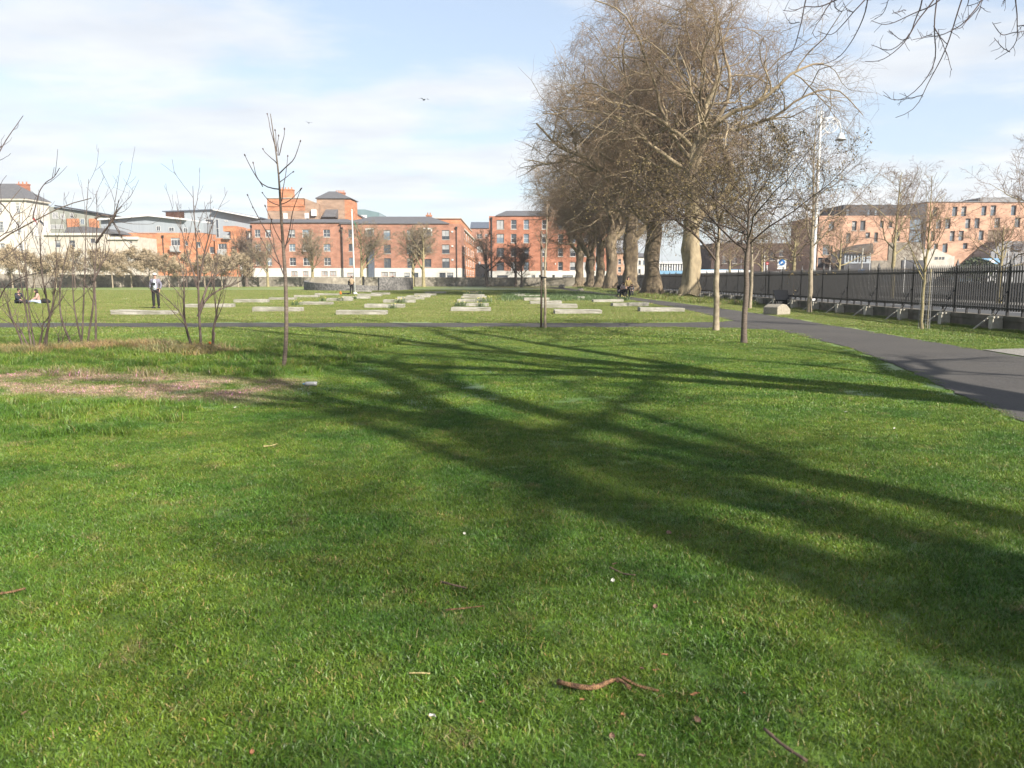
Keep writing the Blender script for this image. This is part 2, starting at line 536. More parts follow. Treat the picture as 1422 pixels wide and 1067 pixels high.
def join_np(parts):
    """parts: [(V, Q, material index)]"""
    Vs, Qs, Ms, n = [], [], [], 0
    for V, Q, m in parts:
        Vs.append(V); Qs.append(Q + n); Ms.append(np.full(len(Q), m)); n += len(V)
    return np.concatenate(Vs), np.concatenate(Qs), np.concatenate(Ms)


def walk(S, D, L, N, wob, trop, rng):
    P = [S]
    d = unit(D)
    st = (L / (N - 1))[:, None]
    for i in range(1, N):
        t = trop(i / (N - 1)) if callable(trop) else trop
        d = unit(d + wob * rng.normal(size=d.shape) + np.array([0, 0, t]))
        P.append(P[-1] + d * st)
    return np.stack(P, 1)


def spawn(P, Rr, n, t0, t1, ang, sd, rng, up=0.0):
    B, N, _ = P.shape
    idx = np.repeat(np.arange(B), n)
    t = t0 + (t1 - t0) * (np.tile(np.arange(n), B) + rng.random(B * n)) / n
    f = t * (N - 1)
    i = np.minimum(f.astype(int), N - 2)
    w = (f - i)[:, None]
    pos = P[idx, i] * (1 - w) + P[idx, i + 1] * w
    tan = unit(P[idx, i + 1] - P[idx, i])
    rad = Rr[idx, i] * (1 - w[:, 0]) + Rr[idx, i + 1] * w[:, 0]
    rnd = rng.normal(size=tan.shape) + np.array([0, 0, up])
    perp = unit(rnd - (rnd * tan).sum(1, keepdims=True) * tan)
    a = R(ang) + R(sd) * rng.normal(size=len(idx))
    d = np.cos(a)[:, None] * tan + np.sin(a)[:, None] * perp
    return pos, d, rad, t


def taper(r0, r1, N, p=1.0):
    s = np.linspace(0, 1, N) ** p
    return r0[:, None] * (1 - s) + r1[:, None] * s


def leaf_quads(P, size, rng, n, aspect=1.7, spread=None):
    """n little leaves round random points of the polylines P"""
    B, N, _ = P.shape
    b = rng.integers(0, B, n)
    i = rng.integers(0, N - 1, n)
    w = rng.random((n, 1))
    c = P[b, i] * (1 - w) + P[b, i + 1] * w + rng.normal(size=(n, 3)) * (spread or size * 0.7)
    u = unit(rng.normal(size=(n, 3)))
    v = unit(np.cross(u, rng.normal(size=(n, 3))))
    s = size * (0.6 + 0.8 * rng.random((n, 1)))
    w_ = np.cross(u, v) * s * 0.15
    V = np.stack([c - u * s * aspect, c - v * s + w_, c + u * s * aspect, c + v * s + w_], 1).reshape(-1, 3)
    return V, np.arange(4 * n).reshape(n, 4)


def finish_levels(levels, ks):
    out = []
    for (P, Rr, m), k in zip(levels, ks):
        V, Q = tubes(P, Rr, k)
        out.append((V, Q, m))
    return out
# ------------------------------------------------------------------ camera, sun, sky
SUN_EL = R(33)
SUN_H = Vector((0.68, -0.733, 0)).normalized()            # horizontal direction towards the sun
cam = bpy.data.cameras.new('camera')
cam.sensor_width = 36
cam.lens = 36 * F / 1422
cam.clip_end = 3000
cam.clip_start = 0.05
cam.dof.use_dof = True
cam.dof.focus_distance = 16
cam.dof.aperture_fstop = 5.0
co = bpy.data.objects.new('camera', cam)
C.objects.link(co)
co.location = (0, 0, CAMZ)
co.rotation_euler = (pi / 2 - PITCH, 0, 0)
sc = bpy.context.scene
sc.camera = co

sun = bpy.data.lights.new('sun', 'SUN')
sun.energy = 5.0
sun.angle = R(0.53)
sun.color = (1.0, 0.93, 0.82)
so = bpy.data.objects.new('sun', sun)
C.objects.link(so)
to_sun = Vector((SUN_H.x * math.cos(SUN_EL), SUN_H.y * math.cos(SUN_EL), math.sin(SUN_EL)))
so.rotation_euler = (-to_sun).to_track_quat('-Z', 'Y').to_euler()
so.location = to_sun * 60

w = bpy.data.worlds.new('World')
sc.world = w
w.use_nodes = True
nt = w.node_tree
N, L = nt.nodes.new, nt.links.new
bg = nt.nodes['Background']
sky = N('ShaderNodeTexSky')
sky.sky_type = 'NISHITA'
sky.sun_disc = False
sky.sun_elevation = SUN_EL
sky.sun_rotation = math.atan2(SUN_H.x, SUN_H.y)
sky.air_density = 1.0
sky.dust_density = 1.6
sky.ozone_density = 1.2
tc = N('ShaderNodeTexCoord')
sep = N('ShaderNodeSeparateXYZ'); L(tc.outputs['Generated'], sep.inputs[0])
def math_n(op, a, b=None, clamp=False):
    n = N('ShaderNodeMath'); n.operation = op; n.use_clamp = clamp
    for s, v in zip(n.inputs, (a, b)):
        if v is None: continue
        if hasattr(v, 'is_output'): L(v, s)
        else: s.default_value = v
    return n.outputs[0]
zz = math_n('ADD', math_n('MAXIMUM', sep.outputs['Z'], 0.0), 0.09)
cx = math_n('DIVIDE', sep.outputs['X'], zz)
cy = math_n('DIVIDE', sep.outputs['Y'], zz)
cv = N('ShaderNodeCombineXYZ'); L(cx, cv.inputs['X']); L(cy, cv.inputs['Y'])
mp = N('ShaderNodeMapping'); mp.inputs['Location'].default_value = (2.3, 0.4, 0); mp.inputs['Scale'].default_value = (0.62, 0.85, 1)
L(cv.outputs[0], mp.inputs['Vector'])
n1 = N('ShaderNodeTexNoise'); n1.inputs['Scale'].default_value = 0.9; n1.inputs['Detail'].default_value = 9; n1.inputs['Roughness'].default_value = 0.55
n1.inputs['Distortion'].default_value = 0.25
L(mp.outputs[0], n1.inputs['Vector'])
cr = N('ShaderNodeMapRange'); cr.interpolation_type = 'SMOOTHSTEP'
cr.inputs['From Min'].default_value = 0.46; cr.inputs['From Max'].default_value = 0.60
L(n1.outputs['Fac'], cr.inputs['Value'])
n2 = N('ShaderNodeTexNoise'); n2.inputs['Scale'].default_value = 2.6; n2.inputs['Detail'].default_value = 7
L(mp.outputs[0], n2.inputs['Vector'])
shade = N('ShaderNodeValToRGB')
shade.color_ramp.elements[0].position = 0.3; shade.color_ramp.elements[0].color = (0.76, 0.79, 0.84, 1)
shade.color_ramp.elements[1].position = 0.62; shade.color_ramp.elements[1].color = (0.95, 0.96, 0.97, 1)
L(n2.outputs['Fac'], shade.inputs['Fac'])
SKY_GAIN = 0.075
CLOUD = 0.385
sk = N('ShaderNodeMixRGB'); sk.blend_type = 'MULTIPLY'; sk.inputs['Fac'].default_value = 1
L(sky.outputs[0], sk.inputs['Color1']); sk.inputs['Color2'].default_value = (SKY_GAIN / 0.1,) * 3 + (1,)
# thin high veil that whitens the lower sky
veil = N('ShaderNodeMapRange'); veil.inputs['From Min'].default_value = 0.0; veil.inputs['From Max'].default_value = 0.5
veil.inputs['To Min'].default_value = 0.52; veil.inputs['To Max'].default_value = 0.36
L(sep.outputs['Z'], veil.inputs['Value'])
cl = N('ShaderNodeMixRGB'); cl.blend_type = 'MULTIPLY'; cl.inputs['Fac'].default_value = 1
L(shade.outputs[0], cl.inputs['Color1']); cl.inputs['Color2'].default_value = (CLOUD * 10,) * 3 + (1,)
vm = N('ShaderNodeMixRGB'); L(veil.outputs[0], vm.inputs['Fac']); L(sk.outputs[0], vm.inputs['Color1'])
vm.inputs['Color2'].default_value = (CLOUD * 7.9, CLOUD * 8.7, CLOUD * 9.8, 1)
# a low bank of cloud above the roofs
lm = N('ShaderNodeMapping'); lm.inputs['Scale'].default_value = (2.2, 2.2, 9.0); lm.inputs['Location'].default_value = (0.7, 0.3, 0.2)
L(tc.outputs['Generated'], lm.inputs['Vector'])
n3 = N('ShaderNodeTexNoise'); n3.inputs['Scale'].default_value = 1.6; n3.inputs['Detail'].default_value = 8; n3.inputs['Roughness'].default_value = 0.52
L(lm.outputs[0], n3.inputs['Vector'])
def ramp(sock, a0, a1, o0=0.0, o1=1.0):
    r = N('ShaderNodeMapRange'); r.interpolation_type = 'SMOOTHSTEP'
    r.inputs['From Min'].default_value = a0; r.inputs['From Max'].default_value = a1; r.inputs['To Min'].default_value = o0; r.inputs['To Max'].default_value = o1
    L(sock, r.inputs['Value']); return r.outputs[0]
low = math_n('MULTIPLY', math_n('MULTIPLY', ramp(sep.outputs['Z'], 0.05, 0.10), ramp(sep.outputs['Z'], 0.13, 0.24, 1.0, 0.0)), ramp(n3.outputs['Fac'], 0.42, 0.56))
call = math_n('MAXIMUM', cr.outputs[0], low)
cm = N('ShaderNodeMixRGB'); L(math_n('MULTIPLY', call, 0.85), cm.inputs['Fac']); L(vm.outputs[0], cm.inputs['Color1']); L(cl.outputs[0], cm.inputs['Color2'])
L(cm.outputs[0], bg.inputs['Color'])
bg.inputs['Strength'].default_value = 0.1

vs = sc.view_settings
vs.view_transform = 'Standard'
vs.look = 'None'
vs.gamma = 1
vs.exposure = 1.5
sc.cycles.max_bounces = 6
sc.cycles.diffuse_bounces = 3
sc.cycles.transparent_max_bounces = 8
try:
    sc.cycles.use_denoising = True
except Exception:
    pass

# ------------------------------------------------------------------ ground, paths, road, river
def sheet(name, poly, z, m, label=None):
    b = MB()
    b.add([(x, y, z) for x, y in poly], [tuple(range(len(poly)))])
    o = b.build(name, m)
    o['kind'] = 'structure'
    return o

def solid(name, x0, x1, y0, y1, z0, z1, m):
    o = MB().box(x0, x1, y0, y1, z0, z1).build(name, m)
    o['kind'] = 'structure'
    return o

RIVER_END = 133.0
HAZE = 0.00032
b = MB()
xs, ys = [-600, -300, -60, 32], [-200, 0, 60, RIVER_END, 300, 880]
for i in range(3):
    for j in range(5):
        b.add([(xs[i], ys[j], 0), (xs[i + 1], ys[j], 0), (xs[i + 1], ys[j + 1], 0), (xs[i], ys[j + 1], 0)], [(0, 1, 2, 3)])
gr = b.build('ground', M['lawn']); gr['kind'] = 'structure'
gr2 = sheet('far_bank_ground', [(32, RIVER_END), (600, RIVER_END), (600, 880), (32, 880)], 0.7, M['road'])
gr3 = sheet('far_bank_ground', [(74, -200), (600, -200), (600, RIVER_END), (74, RIVER_END)], 0.7, M['road'])
sheet('river_water', [(32, -200), (74, -200), (74, RIVER_END), (32, RIVER_END)], -2.6, M['water'])

PL = [(-30, 3.3), (2, 4.0), (8.85, 5.7), (11.1, 6.24), (13.5, 6.87), (18.6, 7.86), (24.6, 8.25), (32, 8.5), (42, 9.0), (60, 9.0), (80, 8.3), (118, 7.3), (150, 6.4)]
PR = [(-30, 9.6), (2, 9.9), (17.7, 10.5), (23.3, 10.8), (34, 11.3), (49, 11.1), (61, 10.6), (80, 10.1), (118, 9.3), (150, 8.4)]
def interp(tab, y):
    return float(np.interp(y, [a for a, _ in tab], [c for _, c in tab]))
b = MB()
yy = [-30, -8] + list(np.arange(2, 26, 0.25)) + list(np.arange(26, 40, 1.0)) + list(np.arange(40, 151, 5.0))
rp = np.random.default_rng(5)
vs_, fs_ = [], []
for y in yy:
    e = 0.03 if y < 40 else 0.02
    vs_ += [(interp(PL, y) + rp.normal() * e, y, 0.012), (interp(PR, y) + rp.normal() * e, y, 0.012)]
fs_ = [(2 * i, 2 * i + 1, 2 * i + 3, 2 * i + 2) for i in range(len(yy) - 1)]
b.add(vs_, fs_)
o = b.build('path', M['asphalt']); o['kind'] = 'structure'
CROSS0, CROSS1 = 26.3, 28.9
b = MB()
xx = list(np.arange(-60, 8.6, 1.5)) + [8.6]
vs_, fs_ = [], []
for x in xx:
    fl = max(0, (x - 5.5) / 3.1) ** 2 * 1.6 if x > 5.5 else 0
    vs_ += [(x, CROSS0 - fl + rp.normal() * 0.03, 0.008), (x, CROSS1 + fl + rp.normal() * 0.03, 0.008)]
fs_ = [(2 * i, 2 * i + 2, 2 * i + 3, 2 * i + 1) for i in range(len(xx) - 1)]
b.add(vs_, fs_)
o = b.build('path', M['asphalt']); o['kind'] = 'structure'
sheet('gravel_patch', [(10.55, 16.3), (12.2, 16.0), (13.6, 16.6), (13.4, 17.8), (11.6, 18.2), (10.6, 17.9)], 0.016, M['gravel'])
solid('pavement', 16.0, 19.6, -20, 160, 0, 0.14, M['paving'])
sheet('road', [(19.6, -60), (28.2, -60), (28.2, 165), (19.6, 165)], 0.006, M['road'])
solid('pavement', 28.2, 31.6, -20, 160, 0, 0.13, M['paving'])
for x in (23.7,):
    for y in np.arange(10, 150, 6.0):
        pass
b = MB()
for y in np.arange(12, 150, 6.0):
    b.add([(23.85, y, 0.011), (23.97, y, 0.011), (23.97, y + 2.6, 0.011), (23.85, y + 2.6, 0.011)], [(0, 1, 2, 3)])
o = b.build('road_markings', M['white']); o['kind'] = 'structure'
def wall_thing(name, label, x0, x1, y0, y1, z0, z1, m, cope=None, cm_=None):
    t = thing(name, label, 'wall', ((x0 + x1) / 2, y0, 0))
    MB().box(x0, x1, y0, y1, z0, z1).build('masonry', m, t)
    if cope:
        MB().box(x0 - 0.05, x1 + 0.05, y0 - 0.05, y1 + 0.05, z1, z1 + cope).build('coping', cm_, t)
    return t
wall_thing('quay_wall', 'low grey stone river wall along the near side of the quay road', 31.6, 32.0, -20, RIVER_END, -2.6, 0.38, M['quay'], 0.08, M['quay'])
t = thing('quay_wall', 'tall grey river wall with dark parapet below the parked cars on the far quay', 'wall', (53, RIVER_END, 0))
MB().box(32.0, 74.0, RIVER_END, RIVER_END + 0.5, -2.6, 0.28).build('river_face', M['quay'], t)
MB().box(32.0, 74.4, RIVER_END - 0.12, RIVER_END + 0.3, 0.28, 0.38).build('string_course', M['stone_l'], t)
MB().box(32.0, 74.2, RIVER_END, RIVER_END + 0.3, 0.38, 0.95).build('parapet', M['quay_d'], t)
t = thing('quay_wall', 'dark far-bank river wall running past the buff brick offices at the right', 'wall', (74.2, 60, 0))
MB().box(74.0, 74.4, -100, RIVER_END - 0.15, -2.6, -0.02).build('river_face', M['quay'], t)
MB().box(74.05, 74.4, -100, RIVER_END - 0.15, -0.02, 0.95).build('parapet', M['quay_d'], t)

# ------------------------------------------------------------------ grass blades (stuff)
src = bpy.data.collections.new('grass_source')

def blade_patch(name, size, n, hmin, hmax, wid, rng, lean=0.5, straw=0.12):
    base = np.zeros((n, 3)); base[:, :2] = (rng.random((n, 2)) - 0.5) * size
    # clumping
    cl = (rng.random((max(3, n // 14), 2)) - 0.5) * size
    base[:, :2] = base[:, :2] * 0.94 + (cl[rng.integers(0, len(cl), n)] + rng.normal(size=(n, 2)) * size * 0.06) * 0.14
    h = hmin + (hmax - hmin) * rng.random(n) ** 1.5
    a = rng.random(n) * 2 * pi
    ld = np.stack([np.cos(a), np.sin(a), np.zeros(n)], 1) * (lean * h * rng.random(n) ** 0.7)[:, None]
    b2 = rng.random(n) * 2 * pi
    wv = np.stack([np.cos(b2), np.sin(b2), np.zeros(n)], 1) * (wid * (0.6 + 0.8 * rng.random(n)))[:, None] * 0.5
    up = np.array([0, 0, 1.0])
    m = base + ld * 0.35 + up * (h * 0.6)[:, None]
    tip = base + ld + up * (h * (1 - 0.25 * rng.random(n)))[:, None]
    V = np.stack([base - wv, base + wv, m + wv * 0.8, m - wv * 0.8, tip + wv * 0.15, tip - wv * 0.15], 1).reshape(-1, 3)
    o6 = (np.arange(n) * 6)[:, None]
    Q = np.concatenate([o6 + np.array([[0, 1, 2, 3]]), o6 + np.array([[3, 2, 4, 5]])])
    me = mesh_np(name, V, Q, M['blade'])
    k = rng.random(n)
    tone = np.ones((n, 4))
    br = 0.55 + 0.9 * rng.random(n)
    tone[:, 0] = br * (0.9 + 0.35 * rng.random(n)); tone[:, 1] = br; tone[:, 2] = br * (0.8 + 0.5 * rng.random(n))
    dry = k < straw
    tone[dry] = np.stack([2.7 + rng.random(dry.sum()), 1.25 + 0.4 * rng.random(dry.sum()), 4.0 + 2.0 * rng.random(dry.sum()), np.ones(dry.sum())], 1)
    at = me.color_attributes.new('tone', 'FLOAT_COLOR', 'POINT')
    at.data.foreach_set('color', np.repeat(tone, 6, axis=0).astype(np.float32).ravel())
    o = bpy.data.objects.new(name, me)
    src.objects.link(o)
    return o

rg = np.random.default_rng(3)
for i in range(4): blade_patch('grass_patch_a%d' % i, 0.36, 1250, 0.010, 0.027 + 0.012 * (i == 2), 0.0026 + 0.0018 * (i == 3), rg, 1.35, 0.05 + 0.05 * (i == 1))
for i in range(3): blade_patch('grass_patch_b%d' % i, 0.62, 1400, 0.012, 0.03, 0.0048, rg, 1.2, 0.05)
for i in range(2): blade_patch('grass_patch_c%d' % i, 1.0, 1000, 0.014, 0.036, 0.011, rg, 0.8, 0.05)
for i in range(3): blade_patch('grass_patch_d%d' % i, 0.36, 230, 0.06, 0.19, 0.0075, rg, 1.0, 0.06)

for i in range(2): blade_patch('grass_patch_e%d' % i, 0.36, 200, 0.06, 0.2, 0.007, rg, 1.1, 0.95)

def on_path(x, y, mgn):
    pl = np.interp(y, [a for a, _ in PL], [c for _, c in PL]); pr = np.interp(y, [a for a, _ in PR], [c for _, c in PR])
    a = (x > pl - mgn) & (x < pr + mgn)
    fl = np.where(x > 5.5, np.clip((x - 5.5) / 3.1, 0, 1) ** 2 * 1.6, 0)
    bb = (y > CROSS0 - fl - mgn) & (y < CROSS1 + fl + mgn) & (x < 8.6)
    cc = (x > 10.5) & (x < 13.5) & (y > 16.2) & (y < 18)
    return a | bb | cc

pts, idx, scl = [], [], []
def scatter(y0, y1, step, ids, mgn):
    ys_ = np.arange(y0, y1, step)
    for y in ys_:
        hw = 0.66 * y + 0.8
        x = np.arange(-hw, min(hw, 15.2), step)
        x = x + rg.normal(size=len(x)) * step * 0.25
        yv = y + rg.normal(size=len(x)) * step * 0.25
        ok = ~on_path(x, yv, mgn)
        x, yv = x[ok], yv[ok]
        pts.append(np.stack([x, yv, np.zeros(len(x))], 1))
        idx.append(np.array(ids)[rg.integers(0, len(ids), len(x))])
        scl.append(0.85 + 0.5 * rg.random(len(x)) ** 1.5)
scatter(1.7, 9.5, 0.21, [0, 1, 2, 3], 0.03)
scatter(9.5, 20, 0.4, [4, 5, 6], 0.08)
scatter(20, 50, 0.66, [7, 8], 0.25)
n_before = len(scl)
scatter(50, 112, 1.15, [7, 8], 0.6)
scl[-1:] = [q * 1.6 for q in scl[-1:]]
for q in range(n_before, len(scl)): scl[q] = scl[q] * 1.4
# rough uncut grass round the shrubs at the left
n = 1500
x = -13.5 + 10.6 * rg.random(n); y = 13.0 + 7.5 * rg.random(n)
ok = (x > -0.64 * y - 1) & (x < -2.6 - 0.12 * (20 - y) + rg.normal(size=n) * 0.4) & (rg.random(n) < 0.9)
pts.append(np.stack([x, y, np.zeros(n)], 1)[ok]); idx.append(rg.integers(9, 12, ok.sum())); scl.append(0.35 + 0.6 * rg.random(ok.sum()) ** 1.6)
n = 170
x = -7.2 + 3.6 * rg.random(n); y = 7.9 + 2.3 * rg.random(n)
ok = x < -3.6 - 0.5 * np.abs(rg.normal(size=n))
pts.append(np.stack([x, y, np.zeros(n)], 1)[ok]); idx.append(rg.integers(9, 12, ok.sum())); scl.append(0.3 + 0.5 * rg.random(ok.sum()))
# dead tan grass at the shrub feet
for (fx_, fy_) in ((-10.9, 17.1), (-10.3, 17.3), (-9.5, 18.3), (-8.6, 18.6), (-7.0, 17.3), (-6.6, 17.2)):
    n = 26
    pts.append(np.stack([fx_ + 0.35 * rg.normal(size=n), fy_ + 0.3 * rg.normal(size=n), np.zeros(n)], 1)); idx.append(rg.integers(12, 14, n)); scl.append(0.6 + 0.9 * rg.random(n))
# taller margins under the big planes and along the plinth
n = 700
x = 11.4 + 4 * rg.random(n); y = 48 + 95 * rg.random(n)
pts.append(np.stack([x, y, np.zeros(n)], 1)); idx.append(rg.integers(9, 12, n)); scl.append(1.0 + 1.2 * rg.random(n))
n = 500
y = 12 + 50 * rg.random(n); x = 15.15 - 0.12 * np.abs(rg.normal(size=n))
pts.append(np.stack([x, y, np.zeros(n)], 1)); idx.append(rg.integers(9, 12, n)); scl.append(0.35 + 0.4 * rg.random(n))
pts = np.concatenate(pts); idx = np.concatenate(idx); scl = np.concatenate(scl)
gm = bpy.data.meshes.new('grass')
gm.vertices.add(len(pts)); gm.vertices.foreach_set('co', pts.astype(np.float32).ravel())
a = gm.attributes.new('pick', 'INT', 'POINT'); a.data.foreach_set('value', idx.astype(np.int32))
a = gm.attributes.new('size', 'FLOAT', 'POINT'); a.data.foreach_set('value', scl.astype(np.float32))
rot = np.zeros((len(pts), 3)); rot[:, 2] = rg.random(len(pts)) * 2 * pi
a = gm.attributes.new('turn', 'FLOAT_VECTOR', 'POINT'); a.data.foreach_set('vector', rot.astype(np.float32).ravel())
gm.materials.append(M['blade'])
go = link('grass', gm); tag(go, 'short mown green grass of the park lawn', 'grass', kind='stuff')
ng = bpy.data.node_groups.new('grass_blades', 'GeometryNodeTree')
ng.interface.new_socket('Geometry', in_out='INPUT', socket_type='NodeSocketGeometry')
ng.interface.new_socket('Geometry', in_out='OUTPUT', socket_type='NodeSocketGeometry')
gi, g_o = ng.nodes.new('NodeGroupInput'), ng.nodes.new('NodeGroupOutput')
ci = ng.nodes.new('GeometryNodeCollectionInfo'); ci.inputs['Collection'].default_value = src
ci.inputs['Separate Children'].default_value = True; ci.inputs['Reset Children'].default_value = True
ip = ng.nodes.new('GeometryNodeInstanceOnPoints'); ip.inputs['Pick Instance'].default_value = True
def named(nm, ty):
    q = ng.nodes.new('GeometryNodeInputNamedAttribute'); q.data_type = ty; q.inputs['Name'].default_value = nm
    return [s for s in q.outputs if s.enabled and s.name == 'Attribute'][0]
ng.links.new(gi.outputs[0], ip.inputs['Points'])
ng.links.new(ci.outputs[0], ip.inputs['Instance'])
ng.links.new(named('pick', 'INT'), ip.inputs['Instance Index'])
ng.links.new(named('turn', 'FLOAT_VECTOR'), ip.inputs['Rotation'])
ng.links.new(named('size', 'FLOAT'), ip.inputs['Scale'])
ng.links.new(ip.outputs[0], g_o.inputs[0])
md = go.modifiers.new('blades', 'NODES'); md.node_group = ng

# thin spring haze over the whole place
hz = MB().box(-620, 620, -230, 900, -3.6, 40).build('haze', None)
hz['kind'] = 'stuff'
hm = bpy.data.materials.new('haze'); hm.use_nodes = True
hm.node_tree.nodes.clear()
ho = hm.node_tree.nodes.new('ShaderNodeOutputMaterial'); hv = hm.node_tree.nodes.new('ShaderNodeVolumePrincipled')
hv.inputs['Color'].default_value = (0.86, 0.92, 1.0, 1); hv.inputs['Density'].default_value = HAZE; hv.inputs['Anisotropy'].default_value = 0.2
hm.node_tree.links.new(hv.outputs[0], ho.inputs['Volume'])
hz.data.materials.clear(); hz.data.materials.append(hm)
# ------------------------------------------------------------------ trees
def env_ok(P, env, k=1.0):
    return np.hypot(P[..., 0], P[..., 1]) < k * np.interp(P[..., 2], env[0], env[1])


def grow(rng, trunk, tr, cfg, env=None):
    """trunk (N,3), tr (N,) -> [(P, R, material index)] ; cfg: one dict per level"""
    lv = [(np.array(trunk, float)[None], np.array(tr, float)[None], 0)]
    P, Rr = lv[0][0], lv[0][1]
    Lp = np.linalg.norm(np.diff(P, axis=1), axis=2).sum(1)
    for c in cfg:
        pos, d, rad, t = spawn(P, Rr, c['n'], c.get('t0', 0.2), c.get('t1', 0.98), c['ang'], c.get('sd', 10), rng, c.get('up', 0.0))
        par = np.repeat(np.arange(P.shape[0]), c['n'])
        if 'abs' in c:
            Ln = (c['abs'][0] + (c['abs'][1] - c['abs'][0]) * t)
        else:
            Ln = Lp[par] * c['L'] * (1 - c.get('Lt', 0.4) * t)
        Ln = Ln * (0.7 + 0.6 * rng.random(len(Ln)))
        if len(Lp) > 1:
            kp = rng.random(len(Ln)) < np.clip(Lp[par] / (0.62 * Lp.max()), c.get('cull', 0.6), 1)
            pos, d, rad, t, Ln = pos[kp], d[kp], rad[kp], t[kp], Ln[kp]
        r0 = np.minimum(rad * c['rr'], 0.9 * rad)
        r0 = np.clip(r0, c.get('rmin', 0.002), c.get('rmax', 9))
        P = walk(pos, d, Ln, c['N'], c['wob'], c.get('trop', 0.0), rng)
        if env is not None:
            jit = 0.9 + 0.22 * rng.random(len(P))
            if len(lv) == 1:
                for it in range(14):
                    bad = ~env_ok(P[:, -1], env, 0.97)
                    P[bad] = P[bad, :1] + (P[bad] - P[bad, :1]) * 0.92
            else:
                ok = env_ok(P[:, len(P[0]) // 2], env, jit) & (P[:, -1, 2] > 2.6)
                P, Ln, r0 = P[ok], Ln[ok], r0[ok]
        Rr = taper(r0, np.maximum(r0 * c.get('rend', 0.3), c.get('tip', 0.0015)), c['N'], c.get('p', 1.0))
        lv.append((P, Rr, c.get('m', 0)))
        Lp = Ln
    return lv


def trunk_mesh(name, P, Rr, k, m, rng, flare=0.0, lump=0.08):
    N = len(P)
    rough = 1 + lump * rng.normal(size=(1, N, k)) * 0.6
    for _ in range(2):
        rough = (rough + np.roll(rough, 1, 2) + np.roll(rough, -1, 2)) / 3
    a = np.arange(k) * 2 * pi / k
    ph = rng.random() * 6
    z = np.linspace(0, 1, N)[None, :, None]
    rough = 1 + (rough - 1) * 2.2 + flare * np.exp(-z * 9) * (0.5 + 0.5 * np.cos(a * 5 + ph + np.sin(2 * a)))[None, None, :]
    V, Q = tubes(np.array(P)[None], np.array(Rr)[None], k, rough)
    return mesh_np(name, V, Q, m)


def tree_meshes(name, rng, trunk, tr, cfg, ks, mats, bark, ktrunk=14, flare=0.0, lump=0.05, leaf=None, trunk_mesh_pts=None, env=None):
    lv = grow(rng, trunk, tr, cfg, env)
    tm = trunk_mesh(name + '_trunk', *(trunk_mesh_pts or (trunk, tr)), ktrunk, bark, rng, flare, lump)
    parts = []
    for (P, Rr, m), k in zip(lv[1:], ks):
        V, Q = tubes(P, Rr, k)
        parts.append((V, Q, m))
    if leaf:
        for li in leaf['levels']:
            V, Q = leaf_quads(lv[li][0], leaf['size'], rng, int(leaf['n'] / len(leaf['levels'])), leaf.get('aspect', 1.6), leaf.get('spread'))
            parts.append((V, Q, leaf['m']))
    V, Q, mi = join_np(parts)
    cm = mesh_np(name + '_crown', V, Q, mats, mi)
    return tm, cm


def tree(kind, meshes, label, cat, loc, rz, s=1.0, group=None, sz=None):
    t = thing(kind, label, cat, loc, rz, group)
    t.scale = (s, s, sz or s)
    link('trunk', meshes[0], t)
    link('crown', meshes[1], t)
    return t


M['stem_d'] = mat('dark_shrub_stems', (0.085, 0.062, 0.055), (0.17, 0.13, 0.11), 6, 0.8)


